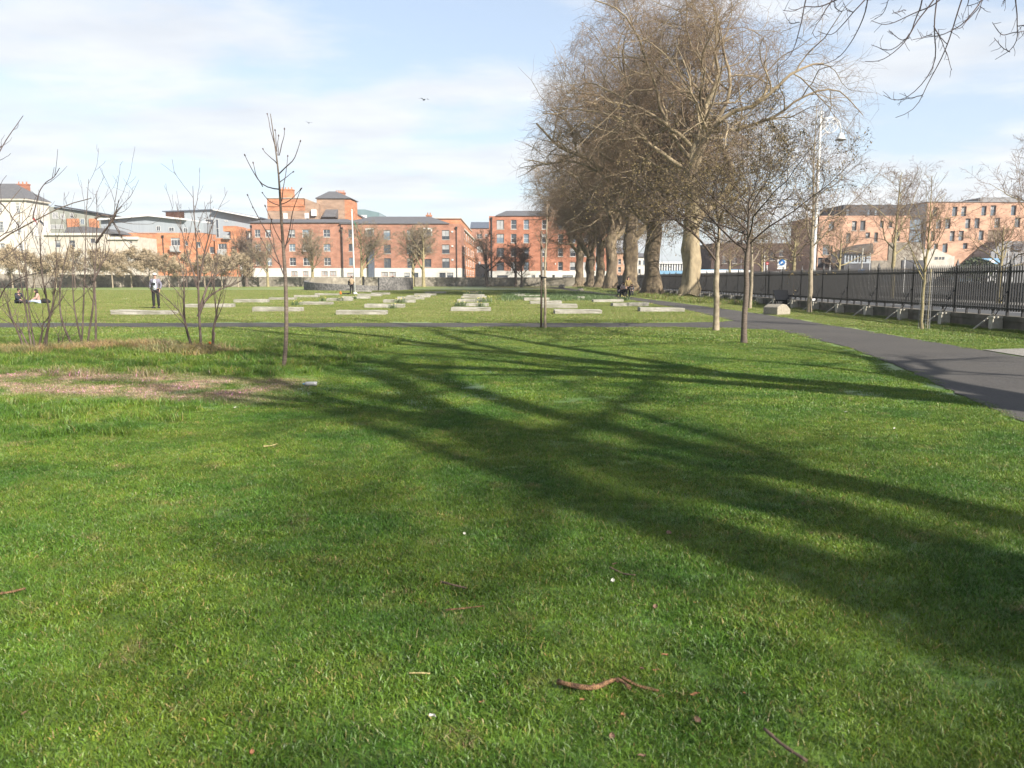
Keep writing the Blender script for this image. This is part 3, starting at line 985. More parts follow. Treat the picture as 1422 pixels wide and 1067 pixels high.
# ---- the big planes
def plane_mesh(seed, r=0.68, fork=6.5, H=24, bark='bark_p', limbs=14, twin=False, spread=1.0, dense=True):
    cu = 0.4 if dense else 0.12
    rng = np.random.default_rng(seed)
    N = 26
    z = np.concatenate([np.array([0, 0.15, 0.4, 0.8, 1.3, 2.0, 2.9, 3.9, 5.0]), np.linspace(6.1, H * 0.8, N - 9)])
    x = np.cumsum(rng.normal(size=N) * 0.15 * np.clip((z - 1.5) / 6, 0.15, 2.5)); y = np.cumsum(rng.normal(size=N) * 0.15 * np.clip((z - 1.5) / 6, 0.15, 2.5))
    x -= x[0]; y -= y[0]
    tr = r * np.interp(z, [0, 0.4, 1.3, 3, fork, fork + 1.2, H * 0.5, H * 0.8], [1.55, 1.28, 1.06, 0.98, 1.0, 0.62, 0.36, 0.08])
    trunk = np.stack([x, y, z], 1)
    t0 = np.interp(fork - 1.2, z, np.linspace(0, 1, N))
    dr = -0.055 if dense else -0.02
    if dense is True:
        cfg = [
            dict(n=limbs + 6, t0=t0, t1=0.97, ang=58, sd=12, abs=(21.0 * spread, 9.0), rr=0.6, N=16, wob=0.17, trop=lambda s: 0.12 - 0.25 * s, rend=0.2, rmax=0.38),
            dict(n=11, t0=0.14, t1=0.98, ang=52, sd=12, L=0.46, Lt=0.35, rr=0.62, N=9, wob=0.22, trop=0.0, rend=0.25, rmin=0.024, rmax=0.13, cull=0.6),
            dict(n=10, t0=0.12, t1=0.98, ang=50, sd=14, L=0.56, Lt=0.4, rr=0.55, N=7, wob=0.22, trop=-0.03, rend=0.3, rmin=0.013, rmax=0.045, cull=0.6),
            dict(n=7, t0=0.1, t1=0.98, ang=48, sd=15, L=0.6, Lt=0.35, rr=0.55, N=5, wob=0.2, trop=-0.05, rend=0.5, rmin=0.009, rmax=0.02, m=1, cull=0.6),
            dict(n=4, t0=0.1, t1=1.0, ang=44, sd=15, abs=(1.5, 0.9), rr=0.7, N=4, wob=0.14, trop=-0.05, rend=0.6, rmin=0.0075, rmax=0.010, m=1, cull=0.6),
        ]
    else:
        mid = dense in ('mid', 'thin')
        if dense == 'thin':
            tr = np.where(z > fork, tr * 0.5, tr)
        cfg = [
            dict(n=7 if dense == 'thin' else 9, t0=np.interp(4.6, z, np.linspace(0, 1, N)), t1=0.9, ang=36, sd=9, abs=(18.0, 8.0), rr=0.62, N=14, wob=0.11, trop=0.03, rend=0.16, rmax=0.24 if dense == 'thin' else 0.32),
            dict(n=9, t0=0.2, t1=0.98, ang=38, sd=11, L=0.38, Lt=0.45, rr=0.52, N=9, wob=0.15, trop=0.02, rend=0.2, rmin=0.02, rmax=0.14, cull=0.3),
            dict(n=9 if dense == 'thin' else 6, t0=0.12, t1=0.98, ang=42, sd=14, L=0.5, Lt=0.45, rr=0.5, N=7, wob=0.2, trop=0.0, rend=0.3, rmin=0.011, rmax=0.05, cull=0.3),
            dict(n=(11 if dense == 'thin' else 5) if mid else 6, t0=0.1, t1=0.98, ang=46, sd=15, L=0.5, Lt=0.4, rr=0.5, N=5, wob=0.2, trop=-0.03, rend=0.5, rmin=0.008 if dense == 'thin' else 0.005, rmax=0.014, m=1, cull=0.3),
            dict(n=(4 if dense == 'thin' else 2) if mid else 3, t0=0.1, t1=1.0, ang=44, sd=15, abs=(0.6, 0.4), rr=0.6, N=3, wob=0.18, trop=-0.06, rend=0.6, rmin=0.006 if dense == 'thin' else 0.004, rmax=0.007, m=1, cull=0.3),
        ]
    return tree_meshes('plane%d' % seed, rng, trunk, tr, cfg, [9, 6, 4, 3, 3], [M['twig_p'], M['twig_f']], M[bark], 26, 0.42, 0.25, env=([2, 4, 7, 11, 15, 19, 22, 25, 27], [7.5, 10.8, 12.5, 13.0, 12.8, 12.0, 10.8, 8.6, 5.5]) if dense is True else None)


PA = plane_mesh(21, 0.62, 6.4, 27, 'bark_b', 14, spread=1.0)
PB = plane_mesh(22, 0.70, 7.0, 28, 'bark_p', 14, spread=0.95)
PC = plane_mesh(23, 0.78, 6.0, 28, 'bark_p', 15, spread=0.97)
PS = [plane_mesh(21, 0.62, 6.4, 25, 'bark_b', 14, dense=False), plane_mesh(22, 0.70, 7.0, 25, 'bark_p', 15, spread=0.95, dense='mid'), plane_mesh(25, 0.55, 5.0, 24, 'bark_p', 15, dense='thin')]
PD = PB
PLG = 'row of old plane trees along the railings'
for px, Yp, Xp, ms, rz, s, lab in [
    (957, 65.0, None, PA, 0.3, 1.0, 'huge bare plane tree with smooth pale trunk, nearest of the row along the railings'),
    (905, 76.0, None, PB, 1.9, 0.97, 'old bare plane tree with a leaning brown trunk, just left of the pale trunked plane'),
    (874, 90.0, None, PC, 3.4, 1.0, 'old bare plane tree with a thick knobbly trunk, behind the two women on the path'),
    (847, 112.0, None, PD, 5.2, 1.02, 'old bare plane tree with a flared dark fork, left of the thick knobbly plane'),
    (832, 125.0, None, PB, 4.1, 0.9, 'narrow old plane trunk half hidden in the row, third from the far wall'),
    (819, 135.0, None, PC, 0.9, 0.85, 'slim old plane trunk second from the far stone wall'),
    (804, 149.0, None, PD, 2.6, 0.95, 'forked old plane tree at the far end of the row by the stone wall'),
]:
    tree('plane_tree', ms, lab, 'tree', (XA(px, Yp), Yp, 0), rz, s, PLG)
# planes of the same row beside and behind the camera: their shadows cross the lawn, their twigs hang into the picture
OFF = [
    ((13.4, 2.7), PS[0], 2.2, 1.0, 'bare plane tree whose thin dark branches hang into the top right of the picture'),
    ((13.4, -7.3), PS[1], 4.6, 1.0, 'bare plane tree behind the camera that throws the widest dark shadow across the lawn'),
    ((13.2, -14.6), PS[2], 0.9, 1.0, 'bare plane tree farthest behind the camera that dapples the nearest grass'),
]
near_planes = []
for (x, y), ms, rz, s, lab in OFF:
    near_planes.append(tree('plane_tree', ms, lab, 'tree', (x, y, 0), rz, s, PLG))


# ---- traced stems: survey pixels at a distance -> 3-D polylines
def px_poly(pix, Y, rng=None, spread=0.0, ox=0.0, oy=0.0, k=1.0, n=10, jit=0.0):
    dy = 0.0 if rng is None else rng.normal() * spread
    P = np.array([AT(ox + k * a, oy + k * b, Y + dy * i / max(1, len(pix) - 1)) for i, (a, b) in enumerate(pix)])
    s = np.concatenate([[0], np.cumsum(np.linalg.norm(np.diff(P, axis=0), axis=1))])
    q = np.linspace(0, s[-1], n)
    O = np.stack([np.interp(q, s, P[:, i]) for i in range(3)], 1)
    if jit and rng is not None:
        O[1:-1] += rng.normal(size=(n - 2, 3)) * jit
    # soften corners
    for _ in range(2):
        O[1:-1] = 0.25 * O[:-2] + 0.5 * O[1:-1] + 0.25 * O[2:]
    return O


def stems(plist, rlist, k=6):
    out = []
    for P, (a, b) in zip(plist, rlist):
        V, Q = tubes(P[None], taper(np.array([a]), np.array([b]), len(P)), k)
        out.append((V, Q, 0))
    return out


def multi_mesh(name, parts, mats, off):
    V, Q, mi = join_np(parts)
    return mesh_np(name, V - np.array(off)[None], Q, mats, mi)


# sapling in front, left of the middle
rng = np.random.default_rng(5)
Ys = 14.25
zp = dict(ox=320, oy=130, k=0.375)
sap_x, sap_y, _ = AT(394, 513, Ys)
sap = thing('sapling_tree', 'slender bare sapling with few upward branches, standing alone on the lawn at the left', 'tree', (sap_x, Ys, 0))
tp = px_poly([(197, 1030), (208, 900), (207, 800), (205, 700), (195, 560), (185, 420), (180, 300), (165, 190), (148, 75)], Ys, n=22, **zp)
tp[0, 2] = -0.02
V, Q = tubes(tp[None], np.interp(np.linspace(0, 1, 22), [0, 0.35, 0.45, 1], [0.040, 0.034, 0.03, 0.006])[None], 10)
link('trunk', mesh_np('sapling_trunk', V - np.array([[sap_x, Ys, 0]]), Q, M['bark_s']), sap)
br = [[(205, 690), (170, 600), (140, 520), (90, 440), (65, 380)], [(140, 520), (105, 460), (85, 425)], [(185, 355), (120, 345), (80, 290), (55, 232)],
      [(120, 345), (95, 300), (85, 260)], [(182, 330), (230, 292)], [(178, 300), (205, 270), (235, 250), (258, 180)], [(172, 260), (150, 240), (122, 208)],
      [(168, 200), (150, 140), (137, 78)], [(180, 230), (195, 180), (200, 135)], [(193, 560), (160, 500), (130, 420)], [(198, 570), (225, 530), (232, 470)],
      [(185, 410), (220, 400), (260, 355)], [(200, 580), (222, 510), (225, 440), (245, 400), (258, 360)], [(190, 400), (205, 290), (212, 235)],
      [(183, 415), (140, 400), (120, 370)], [(165, 590), (150, 500), (152, 470)], [(190, 640), (150, 600), (115, 540)], [(172, 215), (168, 170), (166, 140)], [(176, 230), (172, 180), (178, 160)]]
pl = [px_poly(b_, Ys, rng, 0.25, n=9, jit=0.012, **zp) for b_ in br]
parts = stems(pl, [(0.0125 if len(b_) > 3 else 0.009, 0.0045) for b_ in br], 5)
tips = np.stack([P[-1] for P in pl]); tdir = unit(np.stack([P[-1] - P[-2] for P in pl]))
BP = np.stack([tips + tdir * q for q in (-0.004, 0.012, 0.028, 0.04)], 1)
parts.append((*tubes(BP, np.tile([[0.004, 0.013, 0.011, 0.002]], (len(pl), 1)), 6), 0))
crown = link('crown', multi_mesh('sapling_crown', parts, [M['twig_v']], (sap_x, Ys, 0)), sap)


def traced_shrub(kind, label, group, pix_stems, Y, base_px, r0=0.02, n_side=6, seed=1, side_len=0.9, ox=0, oy=330, k=0.2391, mats=('twig_v',), spread=0.3, tw=3):
    rng = np.random.default_rng(seed)
    bx, by, _ = AT(ox + k * base_px[0], oy + k * base_px[1], Y)
    t = thing(kind, label, 'shrub', (bx, Y, 0), 0, group)
    allp, allr = [], []
    for st in pix_stems:
        P = px_poly(st, Y, rng, spread, n=14, jit=0.012, ox=ox, oy=oy, k=k)
        if P[0, 2] < 0.25:
            P[0, 2] = -0.02
        allp.append(P); allr.append((r0 * (0.75 + 0.5 * rng.random()), 0.005))
    SP = np.stack(allp); SR = taper(np.array([a for a, _ in allr]), np.array([b_ for _, b_ in allr]), 14)
    V, Q = tubes(SP, SR, 7)
    link('stem', mesh_np(kind + '_stems', V - np.array([[bx, Y, 0]]), Q, M['stem_d']), t)
    pos, d, rad, tt = spawn(SP, SR, n_side, 0.3, 0.97, 28, 11, rng, 0.6)
    P1 = walk(pos, d, side_len * (0.4 + 0.9 * rng.random(len(pos))), 8, 0.10, 0.14, rng)
    R1 = taper(np.clip(rad * 0.6, 0.005, 0.011), np.full(len(pos), 0.0035), 8)
    pos, d, rad, tt = spawn(P1, R1, tw, 0.3, 1.0, 40, 14, rng, 0.3)
    P2 = walk(pos, d, 0.32 * (0.3 + rng.random(len(pos))), 5, 0.15, 0.08, rng)
    R2 = taper(np.clip(rad * 0.7, 0.0035, 0.006), np.full(len(pos), 0.003), 5)
    parts = [(*tubes(P1, R1, 4), 0), (*tubes(P2, R2, 3), 0)]
    link('branches', multi_mesh(kind + '_branches', parts, [M['stem_d']], (bx, Y, 0)), t)
    return t


SG = 'bare multi-stemmed shrubs at the left'
traced_shrub('bare_shrub', 'leafless many-stemmed shrub at the left edge, before the two people sitting on grass', SG,
             [[(150, 700), (120, 600), (60, 430), (20, 330)], [(190, 660), (165, 500), (130, 300), (100, 150), (60, 20)], [(205, 640), (185, 560), (165, 380), (150, 150), (140, -40)],
              [(250, 640), (270, 540), (300, 420), (330, 200), (320, 0)], [(225, 640), (250, 500), (320, 430)], [(260, 600), (300, 450), (260, 330), (230, 150), (240, -80)],
              [(180, 670), (110, 520), (60, 470), (0, 400)]], 17.4, (205, 660), 0.027, 8, 31, 0.95, tw=2)
traced_shrub('bare_shrub', 'tall leafless dark-stemmed shrub, second clump from the left edge', SG,
             [[(425, 640), (350, 470), (345, 330), (370, 150), (410, 0)], [(470, 640), (480, 500), (490, 250), (500, 0), (505, -200), (515, -340)], [(480, 620), (430, 420), (420, 200), (430, 20)],
              [(505, 610), (545, 400), (550, 200), (560, 0), (560, -180), (562, -270)], [(555, 615), (550, 300), (560, 60)], [(320, 690), (380, 560)],
              [(550, -110), (590, -130), (640, -120), (700, -30)], [(560, 30), (610, -40), (670, -130), (690, -220)], [(545, 250), (600, 130), (640, 60)]], 18.8, (490, 640), 0.028, 7, 32, 0.95, tw=2)
traced_shrub('bare_shrub', 'leafless shrub with a cut stump at its foot, between standing man and lone sapling', SG,
             [[(1125, 665), (1070, 500), (1075, 250), (1010, 50)], [(1170, 660), (1155, 400), (1150, 200), (1140, 0), (1125, -160), (1120, -300)], [(1120, 665), (1060, 450), (1000, 380), (930, 330)],
              [(1150, 460), (1190, 360), (1290, 290), (1400, 250)], [(1235, 650), (1250, 450), (1285, 310)], [(1150, 300), (1090, 100), (1060, -30), (1030, -90)],
              [(1160, 250), (1190, 80), (1230, -60), (1250, -130)], [(1155, 420), (1210, 260), (1270, 190), (1340, 180)]], 17.6, (1160, 660), 0.028, 7, 33, 0.9, tw=2)
stump_x, stump_y, _ = AT(0.2391 * 1232, 330 + 0.2391 * 655, 17.6)
t = thing('cut_stump', 'short cut shrub stump with an orange sawn face beside the leafless shrub', 'stump', (stump_x, 17.6, 0))
MB().tube([(stump_x, 17.6, -0.02), (stump_x + 0.03, 17.6, 0.2), (stump_x + 0.07, 17.6, 0.42)], [0.03, 0.026, 0.024], 8).build('stem', M['bark_s'], t, True)
MB().tube([(stump_x - 0.02, 17.57, 0.17), (stump_x - 0.035, 17.55, 0.21)], [0.026, 0.024], 8).build('sawn_face', M['forange'], t)
# branches of a shrub that stands just outside the left edge
rng = np.random.default_rng(77)
Yb = 9.4
zz_ = dict(ox=0, oy=230, k=0.16878)
bx, by, _ = AT(-70, 520, Yb)
t = thing('bare_shrub', 'dark arching bare branches reaching in from the left edge of the picture', 'shrub', (bx, Yb, 0), 0, SG)
bl = [[(-420, 2120), (-330, 1500), (-160, 760), (0, 590), (150, 510), (270, 440), (350, 425), (480, 340), (600, 290), (750, 270)],
      [(-400, 2120), (-330, 1300), (-120, 850), (0, 780), (160, 680), (250, 560), (340, 440), (410, 330)], [(-420, 2120), (-300, 1100), (-160, 620), (0, 420), (90, 280), (175, 185)],
      [(270, 440), (300, 270), (370, 140), (450, 90), (490, 20)], [(160, 505), (90, 400), (20, 320), (-60, 260)], [(-240, 900), (-150, 200), (-40, -60), (60, -230), (190, -410)],
      [(-330, 1500), (-120, 1350), (0, 1100), (40, 970), (200, 900), (330, 880)], [(40, 560), (180, 500), (270, 350)], [(-60, 640), (60, 545), (110, 420), (150, 350)], [(-60, 0), (-20, -140), (20, -160)]]
pls = [px_poly(b_, Yb, rng, 0.5, n=18, jit=0.01, **zz_) for b_ in bl]
for P in pls[:3]: P[0, 2] = -0.02
rs = [(0.02, 0.005), (0.015, 0.0035), (0.014, 0.0035), (0.008, 0.004), (0.007, 0.003), (0.014, 0.004), (0.012, 0.004), (0.006, 0.003), (0.007, 0.003), (0.006, 0.003)]
link('stem', multi_mesh('edge_shrub_stems', stems(pls[:3], rs[:3], 7), [M['bark_s']], (bx, Yb, 0)), t)
SPp = np.stack(pls); SRr = taper(np.array([a for a, _ in rs]), np.array([b_ for _, b_ in rs]), 18)
pos, d, rad, tt = spawn(SPp, SRr, 4, 0.35, 0.95, 42, 14, rng, 0.2)
P2 = walk(pos, d, 0.3 * (0.3 + rng.random(len(pos))), 6, 0.14, 0.05, rng)
R2 = taper(np.full(len(pos), 0.004), np.full(len(pos), 0.0022), 6)
link('branches', multi_mesh('edge_shrub_branches', stems(pls[3:], rs[3:], 5) + [(*tubes(P2, R2, 3), 0)], [M['twig_v']], (bx, Yb, 0)), t)

# hanging branches of the nearest plane (top right)
rng = np.random.default_rng(41)
np0 = near_planes[0]
Yh = 10.5
zh = dict(ox=1080, oy=0, k=0.2405)
hb = [[(180, -60), (165, 0), (125, 180), (75, 320), (0, 385)], [(530, -60), (520, 0), (500, 110), (430, 240), (350, 345), (220, 380)],
      [(560, -60), (500, 0), (440, 70), (370, 150), (310, 212), (230, 180)], [(330, -20), (305, 20), (270, 80), (230, 130), (195, 200)], [(340, 0), (300, 20), (240, 40), (170, 30), (100, 65), (30, 60)],
      [(930, -60), (910, 0), (900, 150), (920, 340), (860, 460), (740, 575), (670, 605), (610, 550)], [(1080, -60), (1060, 0), (1000, 200), (940, 350), (840, 520), (820, 600), (770, 660), (680, 680)],
      [(900, 0), (870, 50), (800, 120), (760, 220), (680, 300), (580, 360), (505, 355)], [(960, -20), (910, 30), (800, 70), (700, 120), (610, 150), (540, 120)],
      [(1210, -60), (1180, 0), (1100, 110), (1050, 160), (960, 200), (900, 210), (780, 230)], [(900, 150), (950, 250), (985, 330), (1005, 405)],
      [(1370, -60), (1375, 0), (1385, 150), (1385, 250), (1340, 300), (1255, 345)], [(1386, 185), (1300, 205), (1260, 170), (1240, 130)], [(1340, 300), (1290, 270), (1250, 220)],
      [(660, -40), (640, 0), (610, 80), (560, 110)], [(1240, -60), (1180, 0), (1142, 115)], [(840, -40), (830, 30), (760, 220), (640, 310), (540, 260)], [(125, 130), (80, 140), (50, 100)],
      [(740, 60), (660, 80)], [(1110, -30), (1095, 40), (1180, 10)], [(760, 220), (720, 235), (640, 180)], [(370, 70), (340, 55), (320, 10)], [(440, 70), (400, 60), (380, 20)], [(840, 545), (760, 570), (670, 580)],
      [(980, 260), (940, 210), (925, 170)], [(1160, 45), (1060, 160), (1000, 170)], [(890, 200), (840, 210)], [(1386, 150), (1430, 145)], [(1386, 185), (1440, 180)], [(1330, -20), (1300, 12)]]
hp = [px_poly(b_, Yh, rng, 0.6, n=16, jit=0.008, **zh) for b_ in hb]
hr = [(0.0092 if len(b_) > 4 else 0.006, 0.0033) for b_ in hb]
# the limb that carries them, out of frame above
crown_top = np.array(np0.location) + np.array([0, 0, 7.0])
limb = np.array([crown_top + f * (np.array(AT(1500, -170, 10.2)) - crown_top) + np.array([0, 0, 1.2 * math.sin(pi * f)]) for f in np.linspace(0, 1, 10)])
limb2 = np.array([AT(1500, -170, 10.2)] + [AT(x, y, 10.4) for x, y in ((1440, -140), (1360, -120), (1280, -100), (1200, -75), (1130, -60), (1080, -50))])
carry = [(limb, (0.16, 0.05)), (limb2, (0.05, 0.012))]
parts = [(*tubes(P[None], taper(np.array([a]), np.array([b_]), len(P)), 7), 0) for P, (a, b_) in carry]
for P in hp:
    if P[0, 2] > AT(700, -5, Yh)[2] - 0.05:
        j = int(np.argmin(np.abs(limb2[:, 0] - P[0, 0])))
        c_ = np.stack([limb2[j] * (1 - f) + P[0] * f for f in np.linspace(0, 1, 6)])
        parts.append((*tubes(c_[None], taper(np.array([0.02]), np.array([0.013]), 6), 5), 0))
parts += stems(hp, hr, 5)
HP, HR = np.stack(hp), taper(np.array([a for a, _ in hr]), np.array([b_ for _, b_ in hr]), 16)
pos, d, rad, tt = spawn(HP, HR, 5, 0.15, 0.98, 50, 16, rng, 0.0)
P2 = walk(pos, d, 0.16 * (0.25 + rng.random(len(pos))), 5, 0.18, 0.02, rng)
parts.append((*tubes(P2, taper(np.full(len(pos), 0.0036), np.full(len(pos), 0.0024), 5), 3), 0))
V, Q, mi = join_np(parts)
s0, c0 = math.sin(-np0.rotation_euler.z), math.cos(-np0.rotation_euler.z)
Vl = V - np.array(np0.location)[None]
Vl = np.stack([c0 * Vl[:, 0] - s0 * Vl[:, 1], s0 * Vl[:, 0] + c0 * Vl[:, 1], Vl[:, 2]], 1)
link('hanging_branches', mesh_np('hanging_branches', Vl, Q, [M['twig_v']], mi), np0)


# ---- small trees with opening leaves beside the path
def little(seed, H, fork, r, n1=9, L1=2.2, ang=48, leaf=None, mats=('twig_s', 'twig_s'), bark='bark_s', lean=(0, 0), top=0.9, wob=0.1, trop=0.05, n2=8, n3=7, n4=0, rr=0.5, L2=0.5, up=0.2, lump=0.04, tipr=0.004, tipf=0.15):
    rng = np.random.default_rng(seed)
    N = 16
    z = np.concatenate([np.linspace(0, fork, 7), np.linspace(fork, H * top, N - 6)[1:]])
    sx = np.cumsum(rng.normal(size=N)) * 0.012 * H / 5 + lean[0] * z
    sy = np.cumsum(rng.normal(size=N)) * 0.012 * H / 5 + lean[1] * z
    tr = np.interp(z, [0, 0.12, fork * 0.5, fork, fork * 1.05 + 0.1, H * top], [r * 1.3, r * 1.08, r, r * 0.92, r * 0.7, r * 0.14])
    trunk = np.stack([sx - sx[0], sy - sy[0], z], 1)
    t0 = np.interp(fork * 0.97, z, np.linspace(0, 1, N))
    cfg = [dict(n=n1, t0=t0, t1=0.97, ang=ang, sd=9, abs=(L1 / max(0.2, 1 - t0 * 0.8), L1 * tipf), rr=rr, N=10, wob=wob, trop=trop, rend=0.2, tip=tipr),
           dict(n=n2, t0=0.18, ang=44, sd=13, L=L2, Lt=0.5, rr=0.55, N=7, wob=wob * 1.2, trop=trop * 0.5, rend=0.35, rmin=tipr, up=up, m=1),
           dict(n=n3, t0=0.1, ang=44, sd=14, L=0.5, Lt=0.4, rr=0.6, N=5, wob=0.16, trop=0.0, rend=0.5, rmin=tipr * 0.7, tip=tipr * 0.6, m=1, up=up)]
    ks = [7, 4, 3]
    if n4:
        cfg.append(dict(n=n4, t0=0.1, ang=42, sd=14, L=0.5, Lt=0.4, rr=0.7, N=4, wob=0.16, trop=0.0, rend=0.6, rmin=tipr * 0.6, tip=tipr * 0.5, m=1))
        ks.append(3)
    mm = [M[mats[0]], M[mats[1]]]
    if leaf:
        mm.append(M[leaf.pop('mat')]); leaf['m'] = 2
    return tree_meshes('little%d' % seed, rng, trunk, tr, cfg, ks, mm, M[bark], 12, 0.06, lump, leaf)


x, y = G(1033, 477)
tree('young_tree', little(51, 5.4, 2.15, 0.066, 18, 3.7, 54, dict(mat='leaf_o', size=0.0125, n=11000, levels=[3, 4], spread=0.035), trop=0.02, top=0.74, tipf=0.55, n2=11, n3=9, n4=4, wob=0.12), 'young tree with dark olive leafed crown, nearer of the two beside the path', 'tree', (x, y, 0), 0.4, 1.0, 'young leafing trees by the path')
x, y = G(994, 459.5)
tree('young_tree', little(52, 5.3, 2.1, 0.085, 16, 3.3, 58, dict(mat='leaf_o', size=0.0145, n=10000, levels=[3, 4], spread=0.04), trop=0.0, top=0.76, tipf=0.5, n2=10, n3=9, n4=4, wob=0.12, bark='bark_w'), 'young pale trunked tree with drooping olive crown, farther of the two beside the path', 'tree', (x, y, 0), 2.0, 1.0, 'young leafing trees by the path')
# sapling on the cross path tied to a stake
x, y = G(757, 456)
t = tree('sapling_tree', little(53, 5.0, 2.4, 0.04, 12, 1.1, 34, None, ('twig_r', 'twig_r'), 'bark_w', n2=6, n3=5, trop=0.06, top=0.8), 'slim sapling tied to a grey stake at the edge of the cross path', 'tree', (x, y, 0), 0, 1.0)
t2 = thing('tree_stake', 'grey wooden stake standing beside the slim sapling at the cross path', 'stake', (x - 0.13, y + 0.05, 0))
MB().tube([(x - 0.13, y + 0.05, -0.02), (x - 0.12, y + 0.05, 1.6), (x - 0.14, y + 0.05, 3.1)], [0.036, 0.034, 0.032], 8).build('post', M['bark_s'], t2, True)
MB().lathe([(0.10, 0), (0.104, 0.02), (0.104, 0.03), (0.10, 0.04)], 10, (x - 0.06, y + 0.02, 1.62)).build('rubber_tie', M['metal_d'], t2)
# trees along the railings
x, y = G(1124, 434)
tree('birch_tree', little(54, 10.6, 2.9, 0.10, 24, 4.2, 48, None, ('bark_w', 'twig_r'), 'bark_w', n2=10, n3=7, n4=4, trop=0.035, rr=0.42, tipr=0.006), 'tall slim bare tree with a pale peeling trunk, in front of the white lamp post', 'tree', (x, y, 0), 1.2)
x, y = G(1280, 457.5)
tree('slim_tree', little(55, 5.3, 1.5, 0.05, 22, 1.9, 32, None, ('bark_g', 'twig_r'), 'bark_g', n2=8, n3=7, trop=0.05, rr=0.5, tipr=0.005, wob=0.08, top=0.9), 'slim upright bare tree in a wire guard on the grass strip by the railings', 'tree', (x, y, 0), 0.2)
gx, gy = x + 0.06, y
t = thing('tree_guard', 'open wire mesh guard round the slim tree by the railings', 'tree guard', (gx, gy, 0))
b = MB()
for k in range(14):
    a = 2 * pi * k / 14
    b.bar((gx + 0.17 * math.cos(a), gy + 0.17 * math.sin(a), 0), (gx + 0.17 * math.cos(a), gy + 0.17 * math.sin(a), 1.8), 0.005)
for j in range(13):
    zr = 0.02 + j * 0.148
    for k in range(14):
        a, a2 = 2 * pi * k / 14, 2 * pi * (k + 1) / 14
        b.bar((gx + 0.17 * math.cos(a), gy + 0.17 * math.sin(a), zr), (gx + 0.17 * math.cos(a2), gy + 0.17 * math.sin(a2), zr), 0.005)
b.build('wire_mesh', M['metal_g'], t)
MB().tube([(gx + 0.16, gy + 0.1, 0), (gx + 0.16, gy + 0.1, 1.9)], 0.022, 6).build('post', M['bark_g'], t)
x, y = G(1041, 428.5)
tree('young_tree', little(56, 5.6, 2.4, 0.085, 10, 2.0, 50, None, ('bark_w', 'twig_r'), 'bark_w', n2=8, n3=7, n4=3, trop=0.06, tipr=0.005), 'thin pale bare tree by the railings, seen just behind the nearer leafing tree', 'tree', (x, y, 0), 1.0)

# street trees on the river footpath beyond the railings
SA = little(61, 10.5, 3.3, 0.15, 20, 6.0, 56, None, ('bark_g', 'twig_r'), 'bark_g', n2=11, n3=9, n4=5, trop=0.03, tipr=0.009, wob=0.12)
SB = little(62, 5.4, 2.0, 0.13, 16, 4.2, 60, None, ('bark_g', 'twig_r'), 'bark_g', n2=10, n3=9, n4=5, trop=0.015, tipr=0.008, wob=0.16)
STG = 'street trees along the quay footpath'
for X_, Y_, ms, rz, s, lab in [
    (29.4, 62.0, SA, 0.4, 1.0, 'tall spreading bare street tree before the gap between the two buff brick blocks'),
    (29.2, 48.0, SB, 1.1, 0.95, 'low spreading bare street tree on the quay in front of the grey shed'),
    (29.6, 73.0, SB, 2.9, 1.15, 'small forked bare street tree on the quay before the first buff brick block'),
    (29.5, 84.5, SB, 4.0, 1.5, 'bushy bare street tree with a pale forked trunk, right of the white traffic sign'),
    (29.5, 95.0, SB, 5.3, 1.35, 'pale forked bare street tree left of the white traffic sign'),
    (29.3, 108.0, SB, 0.8, 1.4, 'bare street tree by the glass tram shelter, farthest along the quay'),
    (27.2, 40.2, SA, 4.2, 0.92, 'large bare street tree cut by the right edge of the picture'),
]:
    tree('street_tree', ms, lab, 'tree', (X_, Y_, 0.13), rz, s, STG)

# trees before the far wall
WT = little(71, 9.6, 2.2, 0.24, 18, 5.8, 44, None, ('bark_g', 'twig_w'), 'bark_g', n2=11, n3=9, n4=6, trop=0.05, tipr=0.019, wob=0.12)
WD = little(72, 9.0, 2.2, 0.26, 17, 5.8, 54, None, ('twig_s', 'twig_r'), 'bark_s', n2=11, n3=9, n4=6, trop=0.03, tipr=0.019, wob=0.14)
WG = 'bare trees before the far stone wall'
for px, Yt, ms, rz, s, lab in [
    (374, 157, WT, 0.2, 1.04, 'thin pale bare tree at the left end of the long red brick flats'),
    (436, 157, WT, 1.0, 1.22, 'round pale bare tree left of the flagpole, before the brick flats'),
    (504, 156, WT, 2.2, 1.37, 'broad pale bare tree right behind the flagpole'),
    (575, 157, WT, 3.5, 1.32, 'pale bare tree with leaning dark fork, left of the pair before the flats'),
    (589, 155, WT, 4.6, 1.34, 'pale lichened bare tree, right one of the pair before the brick flats'),
    (676, 155, WD, 0.5, 1.22, 'dark bare tree in front of the side street between the brick buildings'),
    (716, 154, WD, 2.5, 1.04, 'low dense brown bare tree before the taller brick block'),
    (724, 150, WD, 4.4, 0.81, 'small reddish stemmed tree beside the dense brown one at the far wall'),
    (345, 158, WD, 1.4, 1.22, 'spreading dark bare tree in the gap beside the orange brick flats'),
]:
    tree('bare_tree', ms, lab, 'tree', (XA(px, Yt), Yt, 0), rz, s, WG)

